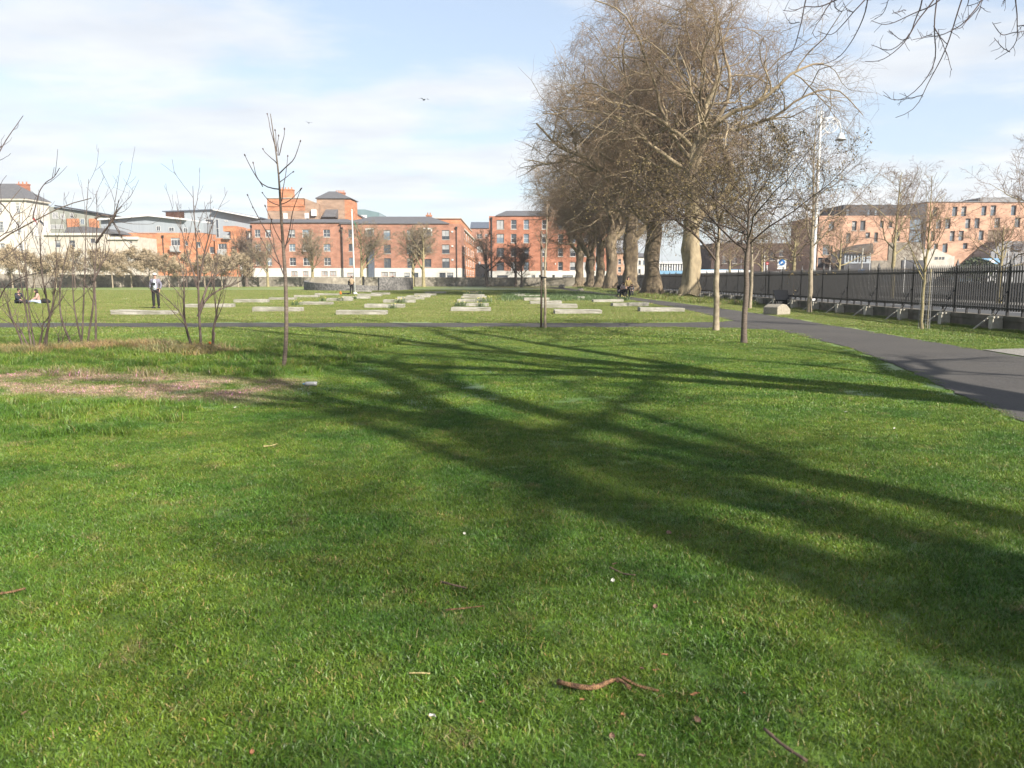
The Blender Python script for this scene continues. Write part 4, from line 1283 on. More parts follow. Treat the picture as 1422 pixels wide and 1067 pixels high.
# row of trees with pale dry blossom at the left wall
BM_ = [little(80 + i, 5.9, 1.9, 0.10, 18, 3.6, 66, dict(mat='leaf_b', size=0.046, n=9500, spread=0.17, levels=[2, 3]), ('twig_w', 'twig_w'), 'bark_w', n2=9, n3=7, trop=0.01, tipr=0.012) for i in range(3)]
BD = little(84, 6.0, 1.6, 0.11, 14, 3.1, 64, dict(mat='leaf_b', size=0.046, n=4500, spread=0.17, levels=[2, 3]), ('twig_s', 'twig_w'), 'twig_s', n2=9, n3=7, trop=0.01, tipr=0.012)
BG = 'small trees with pale dry blossom along the left wall'
bl_desc = ['at the left edge, under the cream house windows', 'below the corner of the cream house', 'seen through the second shrub clump', 'below the grey roofed modern block', 'under the pale stone lodge, darker than its neighbours',
           'under the right end of the pale stone lodge', 'left of the standing man', 'right behind the head of the standing man', 'below the orange brick wall, right of the standing man', 'under the white framed bay window', 'seen through the shrub with the stump',
           'below the flats with white balconies', 'below the glazed orange brick balcony', 'at the right end, beside the road gap']
rb = np.random.default_rng(9)
for i, px in enumerate([-6, 22, 52, 82, 108, 136, 160, 186, 212, 238, 262, 287, 311, 333]):
    Yt = 131 + (px / 340) * 20 + rb.normal() * 2.0
    ms = BD if i in (4, 10) else BM_[i % 3]
    tree('blossom_tree', ms, 'small tree with pale dry blossom ' + bl_desc[i], 'tree', (XA(px, Yt), Yt, 0), rb.random() * 6, 1.05 + 0.2 * rb.random(), BG)
# ------------------------------------------------------------------ railings on their plinth
FX = 15.5
fence = thing('railing_fence', 'long black spiked iron railing on a low stone plinth along the right side', 'fence', (FX, 25, 0))
y0f, nb = 13.0, 49
pan = MB()
for k in range(22):
    yk = 0.14 + k * 0.1345
    pan.box(-0.018, 0.018, yk - 0.024, yk + 0.024, 0.58, 1.96)
    pan.add([(-0.018, yk - 0.018, 1.96), (0.018, yk - 0.018, 1.96), (0.018, yk + 0.018, 1.96), (-0.018, yk + 0.018, 1.96), (0, yk, 2.1)], [(0, 1, 4), (1, 2, 4), (2, 3, 4), (3, 0, 4)])
for z in (0.66, 1.82):
    pan.box(-0.028, 0.028, 0.02, 2.98, z - 0.028, z + 0.028)
pan_me = pan.mesh('railing_panel', M['metal_d'])
post = MB().box(-0.035, 0.035, -0.035, 0.035, 0.44, 2.05)
post.add([(-0.05, -0.05, 2.05), (0.05, -0.05, 2.05), (0.05, 0.05, 2.05), (-0.05, 0.05, 2.05), (0, 0, 2.3)], [(0, 1, 4), (1, 2, 4), (2, 3, 4), (3, 0, 4), (3, 2, 1, 0)])
post_me = post.mesh('railing_post', M['metal_d'])
br = MB()
br.tube([(-0.35, 0.03, 0.46), (-0.27, 0.03, 0.62), (-0.22, 0.03, 0.85), (-0.12, 0.03, 1.08), (-0.02, 0.03, 1.22)], 0.017, 6)
br.tube([(-0.22, 0.03, 0.85), (-0.3, 0.03, 0.92), (-0.27, 0.03, 1.0), (-0.2, 0.03, 0.97)], 0.012, 5)
brace_me = br.mesh('stay', M['metal_d'], (0, 0, 0), True)
foot_me = MB().box(-0.01, 0.03, -0.02, 0.02, 0.58, 0.66).box(-0.03, 0.03, -0.03, 0.03, 0.44, 0.6).mesh('foot', M['metal_d'])
pier_me = MB().box(-0.50, -0.18, -0.11, 0.11, -0.02, 0.37).box(-0.53, -0.18, -0.13, 0.13, 0.37, 0.43).mesh('pier', M['pier'])
strut_me = MB().bar((-0.85, 0.32, 0.0), (-0.2, 0.36, 0.5), 0.04, 0.04).mesh('strut', M['pier'])
for i in range(nb):
    y = y0f + 3.0 * i - 25
    for nm, me, yy_ in (('railing_panel', pan_me, y), ('railing_post', post_me, y), ('stay', brace_me, y), ('pier', pier_me, y), ('strut', strut_me, y)):
        o = link(nm, me, fence); o.location = (0, yy_, 0)
for i in range(30):
    for q in (0.75, 1.5, 2.25):
        o = link('foot', foot_me, fence); o.location = (0, y0f + 3.0 * i - 25 + q, 0)
        if len([c for c in fence.children if c.name.startswith('foot')]) > 95: break
b = MB()
for i in range(nb):
    y = y0f + 3.0 * i
    b.box(FX - 0.17, FX + 0.2, y + 0.006, y + 2.994, -0.05, 0.30)
b.build('plinth_block', M['plinth'], fence)
MB().box(FX - 0.2, FX + 0.24, y0f, y0f + 3 * nb, 0.303, 0.44).build('plinth_coping', M['plinth'], fence)

# ------------------------------------------------------------------ ornate lamp post
lx, ly = XA(1125.8, 46.4), 46.4
lamp = thing('street_lamp', 'tall ornate white lamp post with a scrolled bracket and bell lantern beyond the railings', 'lamp post', (lx, ly, 0.14))
b = MB().lathe([(0.19, 0), (0.19, 0.5), (0.15, 0.56), (0.15, 0.9), (0.18, 0.94), (0.18, 1.0), (0.11, 1.1)], 14, (lx, ly, 0.14))
b.build('base', M['white'], lamp, True)
k = 46.4 / F
def LP(px, py, dy=0.0): return (lx + (px - 1134.3) * k, ly + dy, CAMZ + (HZ - py) * k)
topz = LP(1134, 171)[2]
pxx = LP(1134.3, 200)[0]
b = MB().tube([(lx, ly, 1.2), (lx, ly, 3), (lx, ly, 6.5), (pxx, ly, topz)], [0.12, 0.105, 0.09, 0.06], 12)
b.build('shaft', M['white'], lamp, True)
def arc(cx_, cz_, r, a0, a1, n=14, rz=None):
    return [(cx_ + r * math.cos(R(a0 + (a1 - a0) * i / n)), ly, cz_ + (rz or r) * math.sin(R(a0 + (a1 - a0) * i / n))) for i in range(n + 1)]
b = MB()
c0 = LP(1148, 183)
b.tube(arc(c0[0], c0[2], 0.40, 0, 360, 24), 0.024, 6)
b.tube(arc(c0[0], c0[2], 0.17, -60, 200, 14), 0.02, 6)
for a in range(0, 360, 60):
    b.tube([(c0[0] + 0.14 * math.cos(R(a)), ly, c0[2] + 0.14 * math.sin(R(a))), (c0[0] + 0.28 * math.cos(R(a + 25)), ly, c0[2] + 0.28 * math.sin(R(a + 25))), (c0[0] + 0.39 * math.cos(R(a)), ly, c0[2] + 0.39 * math.sin(R(a)))], 0.017, 5)
q0 = LP(1139, 183)
b.tube(arc(q0[0] - 0.02, q0[2] + 0.1, 0.1, 0, 330, 12), 0.016, 5)
b.tube(arc(q0[0] - 0.02, q0[2] - 0.14, 0.1, 0, 330, 12), 0.016, 5)
b.tube([LP(1134.5, 200), LP(1137, 196.5), LP(1141, 193), LP(1148, 192.5)], 0.026, 6)
b.build('scroll', M['white'], lamp, True)
b = MB().tube([LP(1134.5, 172.5), LP(1140, 174), LP(1147, 172.6), LP(1154, 173.8), LP(1159, 178), LP(1161.6, 185), LP(1162, 193)], 0.028, 7)
b.build('bracket', M['white'], lamp, True)
f0 = LP(1134.3, 168)
b = MB().tube(arc(f0[0], f0[2], 0.14, 0, 360, 16), 0.022, 6)
b.tube([(f0[0], ly, f0[2] - 0.2), (f0[0], ly, f0[2] + 0.4)], [0.035, 0.008], 7)
b.ball((f0[0], ly, f0[2]), 0.06, 8, 6)
b.build('finial', M['white'], lamp, True)
l0 = LP(1162.5, 201.5)
b = MB().lathe([(0.27, 0.0), (0.24, 0.05), (0.19, 0.16), (0.14, 0.24), (0.12, 0.32), (0.06, 0.36)], 16, l0)
ls = b.build('lantern', M['white'], lamp, True)
MB().lathe([(0.31, -0.03), (0.31, -0.004)], 16, l0).build('lantern_rim', M['metal_g'], ls)
MB().lathe([(0.12, -0.1), (0.2, -0.04)], 12, l0).build('bulb_glass', M['blind'], ls, True)

# ------------------------------------------------------------------ grave kerbs
rs_ = np.random.default_rng(12)
def slab(xl, xr, yb, label, depth=0.85, h=0.2, rz=None):
    X0, Y0 = G(xl, yb); X1, _ = G(xr, yb)
    cx_, w_ = (X0 + X1) / 2, X1 - X0
    h = h * (0.88 + 0.25 * rs_.random())
    o = tag(empty('grave_slab', (cx_, Y0 + depth / 2, 0), 0), label, 'grave kerb', 'low grey stone kerbs set in rows on the lawn', 'thing')
    o.rotation_euler = (R(rs_.normal() * 0.5), R(rs_.normal() * 0.6), R(rs_.normal() * 1.2) if rz is None else rz)
    bm = bmesh.new()
    bmesh.ops.create_cube(bm, size=1, matrix=Matrix.Translation((0, 0, h / 2 - 0.05)) @ Matrix.Diagonal((w_, depth, h + 0.1, 1)))
    bmesh.ops.subdivide_edges(bm, edges=list(bm.edges), cuts=4, use_grid_fill=True)
    bmesh.ops.bevel(bm, geom=[e for e in bm.edges if e.calc_face_angle(0) > 0.5], offset=0.015, segments=1, affect='EDGES')
    for v in bm.verts:
        v.co += Vector(rs_.normal(size=3)) * 0.006
    me = bpy.data.meshes.new('grave_kerb'); bm.to_mesh(me); bm.free()
    me.materials.append(M['slab'])
    link('kerb', me, o)
    return o
rows = {
    'right of the staked sapling': [(770, 836, 436.4), (752, 802, 428.6), (736, 780, 422.7), (727.5, 763, 418), (719, 751, 414), (713.5, 729, 411.6), (710, 722, 409.6)],
    'nearest the railings path': [(889, 951, 433.4), (850.5, 901, 425.8), (823.5, 866, 420), (802, 812, 416.2), (786, 795, 413)],
    'in the middle of the lawn': [(626, 681, 432.8), (632.5, 678, 425.8), (635, 676, 420), (640.5, 675, 415.3), (643, 672.5, 411.8), (647, 670, 409.2), (650, 668.5, 407.2)],
    'left of the middle': [(466, 535, 437.6), (506, 560, 428), (532, 575, 421), (551.5, 588, 416.5), (564.6, 596.5, 413.6), (575, 605, 411), (590, 619, 407.6)],
    'beside the flagpole': [(350, 416, 433.2), (414.5, 459, 423.8), (453, 487.5, 418.6), (475, 512, 415.4), (496, 529, 412), (515, 540, 409.9), (492, 515, 405.8)],
    'at the left of the lone sapling': [(324, 370, 420.6), (373, 408, 417), (408, 441, 413.2), (437, 469, 410.6)],
    'farthest left by the standing man': [(153, 237, 437.6), (257, 320, 427.5)],
}
nth = ['nearest', 'second', 'third', 'fourth', 'fifth', 'sixth', 'farthest']
for rname, lst in rows.items():
    for i, (a, b_, c_) in enumerate(lst):
        nm = nth[i] if i < len(lst) - 1 or len(lst) < 2 else 'farthest'
        slab(a, b_, c_, '%s low grey stone kerb of the row %s' % (nm, rname))

# daffodil clumps
def daff_mesh(seed, n, flowers, rad=0.35, h=0.34):
    rg_ = np.random.default_rng(seed)
    b0 = np.zeros((n, 3)); b0[:, :2] = rg_.normal(size=(n, 2)) * rad * 0.5
    a = rg_.random(n) * 2 * pi
    hh = h * (0.6 + 0.5 * rg_.random(n))
    ld = np.stack([np.cos(a), np.sin(a), 0 * a], 1) * (hh * 0.45 * rg_.random(n))[:, None]
    wv = np.stack([-np.sin(a), np.cos(a), 0 * a], 1) * 0.009
    up = np.array([0, 0, 1.0])
    m = b0 + ld * 0.3 + up * (hh * 0.6)[:, None]; tp_ = b0 + ld + up * hh[:, None]
    V = np.stack([b0 - wv, b0 + wv, m + wv, m - wv, tp_ + wv * 0.3, tp_ - wv * 0.3], 1).reshape(-1, 3)
    o6 = (np.arange(n) * 6)[:, None]
    Q = np.concatenate([o6 + np.array([[0, 1, 2, 3]]), o6 + np.array([[3, 2, 4, 5]])])
    lm = mesh_np('daffodil_leaves', V, Q, M['daff'])
    bm = MB()
    for i in range(flowers):
        j = rg_.integers(0, n)
        c = tp_[j] + np.array([0, 0, 0.03])
        bm.lathe([(0.045, 0.0), (0.05, 0.012), (0.02, 0.014), (0.022, 0.045)], 6, tuple(c))
    return lm, bm.mesh('daffodil_flowers', M['petal'])
DF = [daff_mesh(91, 120, 7), daff_mesh(92, 90, 3, 0.28), daff_mesh(93, 150, 10, 0.45)]
def daff(px, py, v, label, s=1.0, grp='daffodil clumps beside the stone kerbs'):
    X_, Y_ = G(px, py)
    t = thing('daffodil_clump', label, 'plant', (X_, Y_, 0), rs_.random() * 6, grp)
    t.scale = (s * .8, s * .8, s * .72)
    link('leaves', DF[v][0], t); link('flowers', DF[v][1], t)
DL = 'small tufted daffodil clump '
for px, py, v, s, lb in [(641, 426, 0, 1.3, 'at the left end of the second middle kerb'), (668, 427, 1, 1.2, 'at the right end of the second middle kerb'), (672, 420, 2, 1.4, 'right of the third middle kerb'),
                         (641, 419, 1, 1.2, 'left of the third middle kerb'), (652, 411, 2, 1.5, 'dark and tall behind the middle row'), (667, 410, 0, 1.5, 'spiky at the far right of the middle row'),
                         (411, 424.5, 0, 1.1, 'just right of the lone sapling trunk'), (449, 419, 1, 1.2, 'at the left end of the third flagpole row kerb'), (472, 418.5, 0, 1.2, 'between the two flagpole row kerbs'),
                         (544, 429, 1, 1.1, 'at the right end of a left row kerb'), (556, 421, 2, 1.2, 'on the third left row kerb'), (579, 416, 0, 1.2, 'behind the fourth left row kerb'), (492, 416, 1, 1.1, 'below the flagpole'),
                         (866, 418, 2, 1.4, 'near the feet of the two women')]:
    daff(px, py, v, DL + lb, s)
# the daffodil drifts under the planes read as one mass
b0 = []
rg_ = np.random.default_rng(17)
Vs, Qs, n0 = [], [], 0
for i in range(900):
    px, py = rg_.uniform(700, 905), rg_.normal(411.5, 3.2)
    if py < 404.5 or py > 419 or (848 < px and py > 411): continue
    X_, Y_ = G(px, py)
    if on_path(np.array([X_]), np.array([Y_]), 0.3)[0] and X_ > 8: continue
    n = 26
    bb = np.array([X_, Y_, 0]) + np.concatenate([rg_.normal(size=(n, 2)) * 0.4, np.zeros((n, 1))], 1)
    a = rg_.random(n) * 2 * pi
    hh = 0.24 * (0.6 + 0.5 * rg_.random(n))
    ld = np.stack([np.cos(a), np.sin(a), 0 * a], 1) * (hh * 0.5 * rg_.random(n))[:, None]
    wv = np.stack([-np.sin(a), np.cos(a), 0 * a], 1) * 0.016
    V = np.stack([bb - wv, bb + wv, bb + ld + wv * 0.3 + np.array([0, 0, 1]) * hh[:, None], bb + ld - wv * 0.3 + np.array([0, 0, 1]) * hh[:, None]], 1).reshape(-1, 3)
    Vs.append(V); Qs.append(np.arange(4 * n).reshape(n, 4) + n0); n0 += 4 * n
o = link('daffodil_drift', mesh_np('daffodil_drift', np.concatenate(Vs), np.concatenate(Qs), M['daff']))
tag(o, 'dark green drift of daffodil leaves spreading under the plane trees', 'ground cover', kind='stuff')

# ------------------------------------------------------------------ boulders, information panel
def boulder(name, label, c, sx, sy, sz, seed, m='granite', hexed=False):
    rg_ = np.random.default_rng(seed)
    bm = bmesh.new()
    if hexed:
        prof = [(-0.5, 0), (0.5, 0), (0.51, 0.5), (0.2, 0.97), (-0.12, 1.05), (-0.5, 0.74)]
        vs_ = [bm.verts.new((x * sx, -sy / 2, z * sz)) for x, z in prof]
        ve_ = [bm.verts.new((x * sx * 0.96, sy / 2, z * sz * 0.95)) for x, z in prof]
        bm.faces.new(vs_); bm.faces.new(ve_[::-1])
        for i in range(6): bm.faces.new((vs_[i], ve_[i], ve_[(i + 1) % 6], vs_[(i + 1) % 6]))
        bmesh.ops.recalc_face_normals(bm, faces=bm.faces[:])
        bmesh.ops.bevel(bm, geom=list(bm.edges), offset=0.022, segments=1, affect='EDGES')
    else:
        bmesh.ops.create_icosphere(bm, subdivisions=3, radius=0.5)
        for v in bm.verts:
            d = v.co.normalized()
            f = 1 + 0.16 * math.sin(3 * d.x + seed) * math.cos(2.5 * d.y + 1) + rg_.normal() * 0.025
            v.co = Vector((v.co.x * sx * f, v.co.y * sy * f, max(-0.05, (v.co.z + 0.3) * sz * f)))
    me = bpy.data.meshes.new(name); bm.to_mesh(me); bm.free(); me.materials.append(M[m])
    o = link(name, me); o.location = c
    return tag(o, label, 'rock', None, 'thing')
x, y = G(1086, 437.5)
o = boulder('boulder', 'large squared granite boulder with a peaked top at the edge of the path', (x - 0.1, y + 0.45, 0), 0.62, 0.9, 0.46, 3, 'granite', True)
o.rotation_euler.z = 0.45; o.scale = (1.25, 1.0, 1.0)
x, y = G(780, 400.5); boulder('boulder', 'small pale rock at the foot of the far stone wall', (x, y, 0), 1.0, 0.8, 0.8, 5)
x, y = G(806, 404.8); boulder('boulder', 'pale rock among the daffodils left of the plane trunks', (x, y, 0), 0.8, 0.7, 0.5, 6)
x, y = G(867, 412.6); boulder('boulder', 'pale stone block under the seated woman by the path', (x, y + 0.3, 0), 0.75, 0.7, 0.62, 8)
x, y = G(1085, 427)
t = thing('information_panel', 'dark tilted information panel on a plinth behind the boulder', 'sign', (x, y, 0))
MB().prism_yz([(y - 0.3, 0.0), (y + 0.25, 0.0), (y + 0.2, 0.42), (y - 0.2, 0.42)], x - 0.36, x + 0.36).build('pedestal', M['metal_d'], t)
MB().prism_yz([(y - 0.30, 0.42), (y - 0.24, 0.38), (y + 0.36, 0.9), (y + 0.30, 0.95)], x - 0.42, x + 0.42).build('panel', M['metal_d'], t)

# ------------------------------------------------------------------ walls round the park
def wall_run(name, label, pts_, h, m, thick=0.5, cope=True, cm_='stone_w'):
    x0, y0 = pts_[0]
    t = thing(name, label, 'wall', (x0, y0, 0))
    b, c = MB(), MB()
    for (xa, ya), (xb, yb), ha, hb_ in zip(pts_, pts_[1:], h, h[1:]):
        d = Vector((xb - xa, yb - ya)).normalized(); n = Vector((-d.y, d.x)) * thick
        vs_ = [(xa, ya, -0.1), (xb, yb, -0.1), (xb + n.x, yb + n.y, -0.1), (xa + n.x, ya + n.y, -0.1), (xa, ya, ha), (xb, yb, hb_), (xb + n.x, yb + n.y, hb_), (xa + n.x, ya + n.y, ha)]
        fs_ = [(0, 3, 2, 1), (4, 5, 6, 7), (0, 1, 5, 4), (1, 2, 6, 5), (2, 3, 7, 6), (3, 0, 4, 7)]
        b.add(vs_, fs_)
        if cope:
            e = n * 0.1
            c.add([(xa - e.x, ya - e.y, ha + 0.003), (xb - e.x, yb - e.y, hb_ + 0.003), (xb + n.x + e.x, yb + n.y + e.y, hb_ + 0.003), (xa + n.x + e.x, ya + n.y + e.y, ha + 0.003),
                   (xa - e.x, ya - e.y, ha + 0.13), (xb - e.x, yb - e.y, hb_ + 0.13), (xb + n.x + e.x, yb + n.y + e.y, hb_ + 0.13), (xa + n.x + e.x, ya + n.y + e.y, ha + 0.13)], fs_)
    b.build('masonry', m, t)
    if cope: c.build('coping', M[cm_], t)
    return t
wl = [(XA(p, Y_), Y_) for p, Y_ in ((-160, 136), (-40, 139), (120, 143), (250, 151), (352, 160), (500, 161.5), (690, 162), (860, 162))]
wall_run('boundary_wall', 'old rubble stone wall behind the blossom trees at the left of the park', wl[:5], [2.3, 2.25, 2.2, 2.0, 1.8], M['stone_w'])
wall_run('boundary_wall', 'old rubble stone wall before the red brick flats at the far end of the park', wl[4:], [1.8, 1.75, 1.7, 1.7], M['stone_w'])
# low rail on the far wall between the two brick buildings
t = thing('wall_railing', 'thin dark rail on top of the far wall between the brick buildings', 'railing', (XA(645, 162.3), 162.3, 1.8))
b = MB()
xa_, xb_ = XA(643, 162.3), XA(668, 162.3)
b.bar((xa_, 162.3, 2.3), (xb_, 162.3, 2.3), 0.06)
b.build('top_rail', M['metal_d'], t)
b = MB()
for i in range(7): b.bar((xa_ + (xb_ - xa_) * i / 6, 162.3, 1.82), (xa_ + (xb_ - xa_) * i / 6, 162.3, 2.27), 0.05)
b.build('balusters', M['metal_d'], t)
# ring shaped memorial of dark stone
mx_, my_, mr = XA(500, 113.5), 113.5, 7.6
def arc_wall(name_, a0, a1, h0, h1, m, n=16, thick=0.45, r=mr, parent=None):
    b, vs_, fs_ = MB(), [], []
    for i in range(n + 1):
        a = R(a0 + (a1 - a0) * i / n); h = h0 + (h1 - h0) * i / n
        for rr_, z in ((r, -0.1), (r, h), (r - thick, h), (r - thick, -0.1)):
            vs_.append((mx_ + rr_ * math.cos(a), my_ + rr_ * math.sin(a), z))
    for i in range(n):
        for j in range(4):
            fs_.append((4 * i + j, 4 * i + 4 + j, 4 * i + 4 + (j + 1) % 4, 4 * i + (j + 1) % 4))
    fs_ += [(3, 2, 1, 0), tuple(4 * n + j for j in range(4))]
    b.add(vs_, fs_)
    return b.build(name_, m, parent)
mem = thing('stone_memorial', 'curved ring of dark rubble stone walls behind the flagpole', 'memorial', (mx_, my_, 0))
arc_wall('front_wall', 176, 300, 1.35, 0.62, M['stone_d'], parent=mem)
arc_wall('right_wall', 301, 382, 1.75, 1.65, M['stone_d'], parent=mem)
arc_wall('back_wall', 98, 172, 1.75, 1.7, M['stone_w'], parent=mem)
for a in (96, 60):
    MB().box(mx_ + mr * math.cos(R(a)) - 0.15, mx_ + mr * math.cos(R(a)) + 0.15, my_ + mr * math.sin(R(a)) - 0.15, my_ + mr * math.sin(R(a)) + 0.15, -0.05, 1.9).build('dark_pillar', M['metal_d'], mem)
# bright base stones behind it
# ------------------------------------------------------------------ flagpole and flag
fy = 82.0
fx = XA(494, fy)
t = thing('flagpole', 'tall white flagpole beside the person in the tan coat', 'flagpole', (fx, fy, 0))
MB().tube([(fx, fy, 0), (fx - 0.05, fy, 4), (fx - 0.10, fy, ZA(293, fy))], [0.085, 0.075, 0.05], 10).build('pole', M['white'], t, True)
MB().lathe([(0.25, 0), (0.25, 0.12), (0.12, 0.2)], 10, (fx, fy, 0)).build('base', M['white'], t)
MB().ball((fx - 0.10, fy, ZA(292, fy)), 0.09).build('ball_finial', M['white'], t, True)
nu, nv = 18, 10
vs_, fs_, mi_ = [], [], []
zt = ZA(303, fy)
for i in range(nu + 1):
    u = i / nu
    for j in range(nv + 1):
        v = j / nv
        vs_.append((fx - 0.02 + 0.66 * u ** 1.15 + 0.30 * v * (1 - 0.6 * u), fy + 0.10 * math.sin(7 * u + 9 * v) * (0.25 + u) + 0.04 * math.sin(14 * v), zt - 1.6 * u - 0.7 * v * (1 - 0.5 * u)))
for i in range(nu):
    for j in range(nv):
        fs_.append((i * (nv + 1) + j, (i + 1) * (nv + 1) + j, (i + 1) * (nv + 1) + j + 1, i * (nv + 1) + j + 1)); mi_.append(min(2, 3 * i // nu))
b = MB(); b.v, b.f, b.mi = vs_, fs_, mi_
o = b.build('flag', [M['fgreen'], M['white'], M['forange']], None, True)
tag(o, 'limp green, white and orange tricolour flag hanging from the flagpole', 'flag')

M['charcoal'] = mat('charcoal_cloth', (0.06, 0.06, 0.065), (0.09, 0.09, 0.095), 9, 0.85)
# ------------------------------------------------------------------ people
def skin_mesh(name, verts, edges, radii, m, root=0, sub=1):
    me = bpy.data.meshes.new(name + '_skeleton')
    me.from_pydata(verts, edges, [])
    o = bpy.data.objects.new(name + '_skeleton', me)
    C.objects.link(o)
    sm = o.modifiers.new('skin', 'SKIN'); sm.use_smooth_shade = True
    me.skin_vertices[0].data.foreach_get  # layer made by the modifier
    for i, r_ in enumerate(radii):
        sv = me.skin_vertices[0].data[i]
        sv.radius = r_ if hasattr(r_, '__len__') else (r_, r_)
        sv.use_root = (i == root)
    ss = o.modifiers.new('sub', 'SUBSURF'); ss.levels = sub; ss.render_levels = sub
    dg = bpy.context.evaluated_depsgraph_get()
    dg.update()
    out = bpy.data.meshes.new_from_object(o.evaluated_get(dg))
    out.name = name
    out.materials.clear(); out.materials.append(m)
    out.polygons.foreach_set('use_smooth', [True] * len(out.polygons))
    bpy.data.objects.remove(o)
    return out

BASE = dict(pelvis=(0, 0, .96), belly=(0, 0, 1.10), chest=(0, 0, 1.32), neck=(0, 0, 1.50), jaw=(0, -.015, 1.575), crown=(0, -.005, 1.69),
            shL=(.18, 0, 1.42), elL=(.235, .02, 1.15), wrL=(.24, -.05, .90), shR=(-.18, 0, 1.42), elR=(-.235, .02, 1.15), wrR=(-.24, -.05, .90),
            hipL=(.095, 0, .90), knL=(.11, -.02, .50), anL=(.115, .02, .09), toL=(.135, -.15, .035), hipR=(-.095, 0, .90), knR=(-.11, -.02, .50), anR=(-.115, .02, .09), toR=(-.135, -.15, .035))

def person(label, loc, rz, pose=None, top='tan', legs='black', shoes='black', hair='hair', cap=None, shirt=None, long_hair=False, s=1.0, extra=None, bag=None):
    J = dict(BASE)
    if pose: J.update(pose)
    t = thing('person', label, 'person', loc, rz)
    t.scale = (s, s, s)
    names = list(J)
    V = {k_: Vector(v) for k_, v in J.items()}
    idx_ = {k_: i for i, k_ in enumerate(names)}
    verts = [V[k_] for k_ in names]
    E = [('pelvis', 'belly'), ('belly', 'chest'), ('chest', 'neck'), ('neck', 'jaw'), ('jaw', 'crown')]
    for q in 'LR':
        E += [('chest', 'sh' + q), ('sh' + q, 'el' + q), ('el' + q, 'wr' + q), ('pelvis', 'hip' + q), ('hip' + q, 'kn' + q), ('kn' + q, 'an' + q), ('an' + q, 'to' + q)]
    edges = [(idx_[a], idx_[b_]) for a, b_ in E]
    rad = dict(pelvis=(.13, .10), belly=(.125, .095), chest=(.15, .105), neck=(.05, .05), jaw=(.068, .078), crown=(.078, .09), sh=(.062, .062), el=(.042, .042), wr=(.027, .027),
               hip=(.09, .09), kn=(.058, .058), an=(.04, .04), to=(.036, .028))
    radii = [rad.get(k_, rad.get(k_[:-1])) for k_ in names]
    # nose, palms and fingers grow from the same body
    face = Vector((0, -1, 0))
    hd = (V['crown'] - V['jaw']).normalized()
    fwd = (Vector(pose['face']) if pose and 'face' in pose else face)
    def addv(p, r_, a):
        verts.append(Vector(p)); radii.append((r_, r_)); edges.append((a, len(verts) - 1)); return len(verts) - 1
    if 'face' in names:
        pass
    nose = addv(V['jaw'] * 0.55 + V['crown'] * 0.45 + fwd * 0.095, 0.012, idx_['jaw'])
    for q in 'LR':
        a, b_ = V['el' + q], V['wr' + q]
        d = (b_ - a).normalized()
        side = d.cross(Vector((0, 1, 0.2))).normalized()
        pm = addv(b_ + d * 0.055, 0.03, idx_['wr' + q])
        pk = addv(b_ + d * 0.09, 0.03, pm)
        nrm = d.cross(side)
        for f_, (o_, ln) in enumerate(((-.03, .06), (-.01, .075), (.012, .07), (.032, .052))):
            k1 = addv(b_ + d * (0.11) + side * o_, 0.0095, pk)
            k2 = addv(b_ + d * (0.11 + ln * 0.55) + side * o_ * 1.1 + nrm * 0.008, 0.0088, k1)
            addv(b_ + d * (0.11 + ln * 0.95) + side * o_ * 1.05 + nrm * 0.026, 0.0078, k2)
        th = addv(b_ + d * 0.06 - side * 0.045, 0.011, pm)
        addv(b_ + d * 0.095 - side * 0.06 + nrm * 0.012, 0.009, th)
    if 'face' in idx_:
        fi = idx_['face']; verts[fi] = V['jaw'] + fwd * 0.05; radii[fi] = (0.03, 0.03); edges.append((idx_['jaw'], fi))
    link('body', skin_mesh('body', verts, edges, radii, M['skin'], 0), t)
    def garment(nm, keys, eds, rr, m):
        ii = {k_: i for i, k_ in enumerate(keys)}
        link(nm, skin_mesh(nm, [V[k_] for k_ in keys], [(ii[a], ii[b_]) for a, b_ in eds], [rr[k_] if k_ in rr else rr[k_[:-1]] for k_ in keys], M[m]), t)
    V['cuffL'] = V['wrL'] * 0.94 + V['elL'] * 0.06; V['cuffR'] = V['wrR'] * 0.94 + V['elR'] * 0.06
    V['coll'] = V['chest'] * 0.25 + V['neck'] * 0.75
    V['hem'] = V['pelvis'] * 0.9 + (V['hipL'] + V['hipR']) * 0.05
    garment('jacket', ['chest', 'belly', 'hem', 'coll', 'shL', 'elL', 'cuffL', 'shR', 'elR', 'cuffR'],
            [('hem', 'belly'), ('belly', 'chest'), ('chest', 'coll'), ('chest', 'shL'), ('shL', 'elL'), ('elL', 'cuffL'), ('chest', 'shR'), ('shR', 'elR'), ('elR', 'cuffR')],
            dict(chest=(.185, .135), belly=(.17, .13), hem=(.185, .14), coll=(.075, .07), sh=(.085, .085), el=(.062, .062), cuff=(.047, .047)), top)
    V['hemL'] = V['anL'] * 0.97 + V['knL'] * 0.03; V['hemR'] = V['anR'] * 0.97 + V['knR'] * 0.03
    garment('trousers', ['pelvis', 'hipL', 'knL', 'hemL', 'hipR', 'knR', 'hemR'], [('pelvis', 'hipL'), ('hipL', 'knL'), ('knL', 'hemL'), ('pelvis', 'hipR'), ('hipR', 'knR'), ('knR', 'hemR')],
            dict(pelvis=(.15, .12), hip=(.108, .108), kn=(.077, .077), hem=(.066, .066)), legs)
    for q in 'LR':
        a, b_ = V['an' + q], V['to' + q]
        dd = b_ - a; hl = a - dd * 0.25; hl.z = min(hl.z, b_.z + 0.02) if a.z < 0.2 else hl.z
        b = MB().tube([tuple(hl), tuple(a * 0.55 + b_ * 0.45 + Vector((0, 0, -0.005))), tuple(b_ + dd * 0.25)], [0.058, 0.068, 0.05], 8)
        link('shoe', b.mesh('shoe', M[shoes], (0, 0, 0), True), t)
    c = V['jaw'] * 0.3 + V['crown'] * 0.7
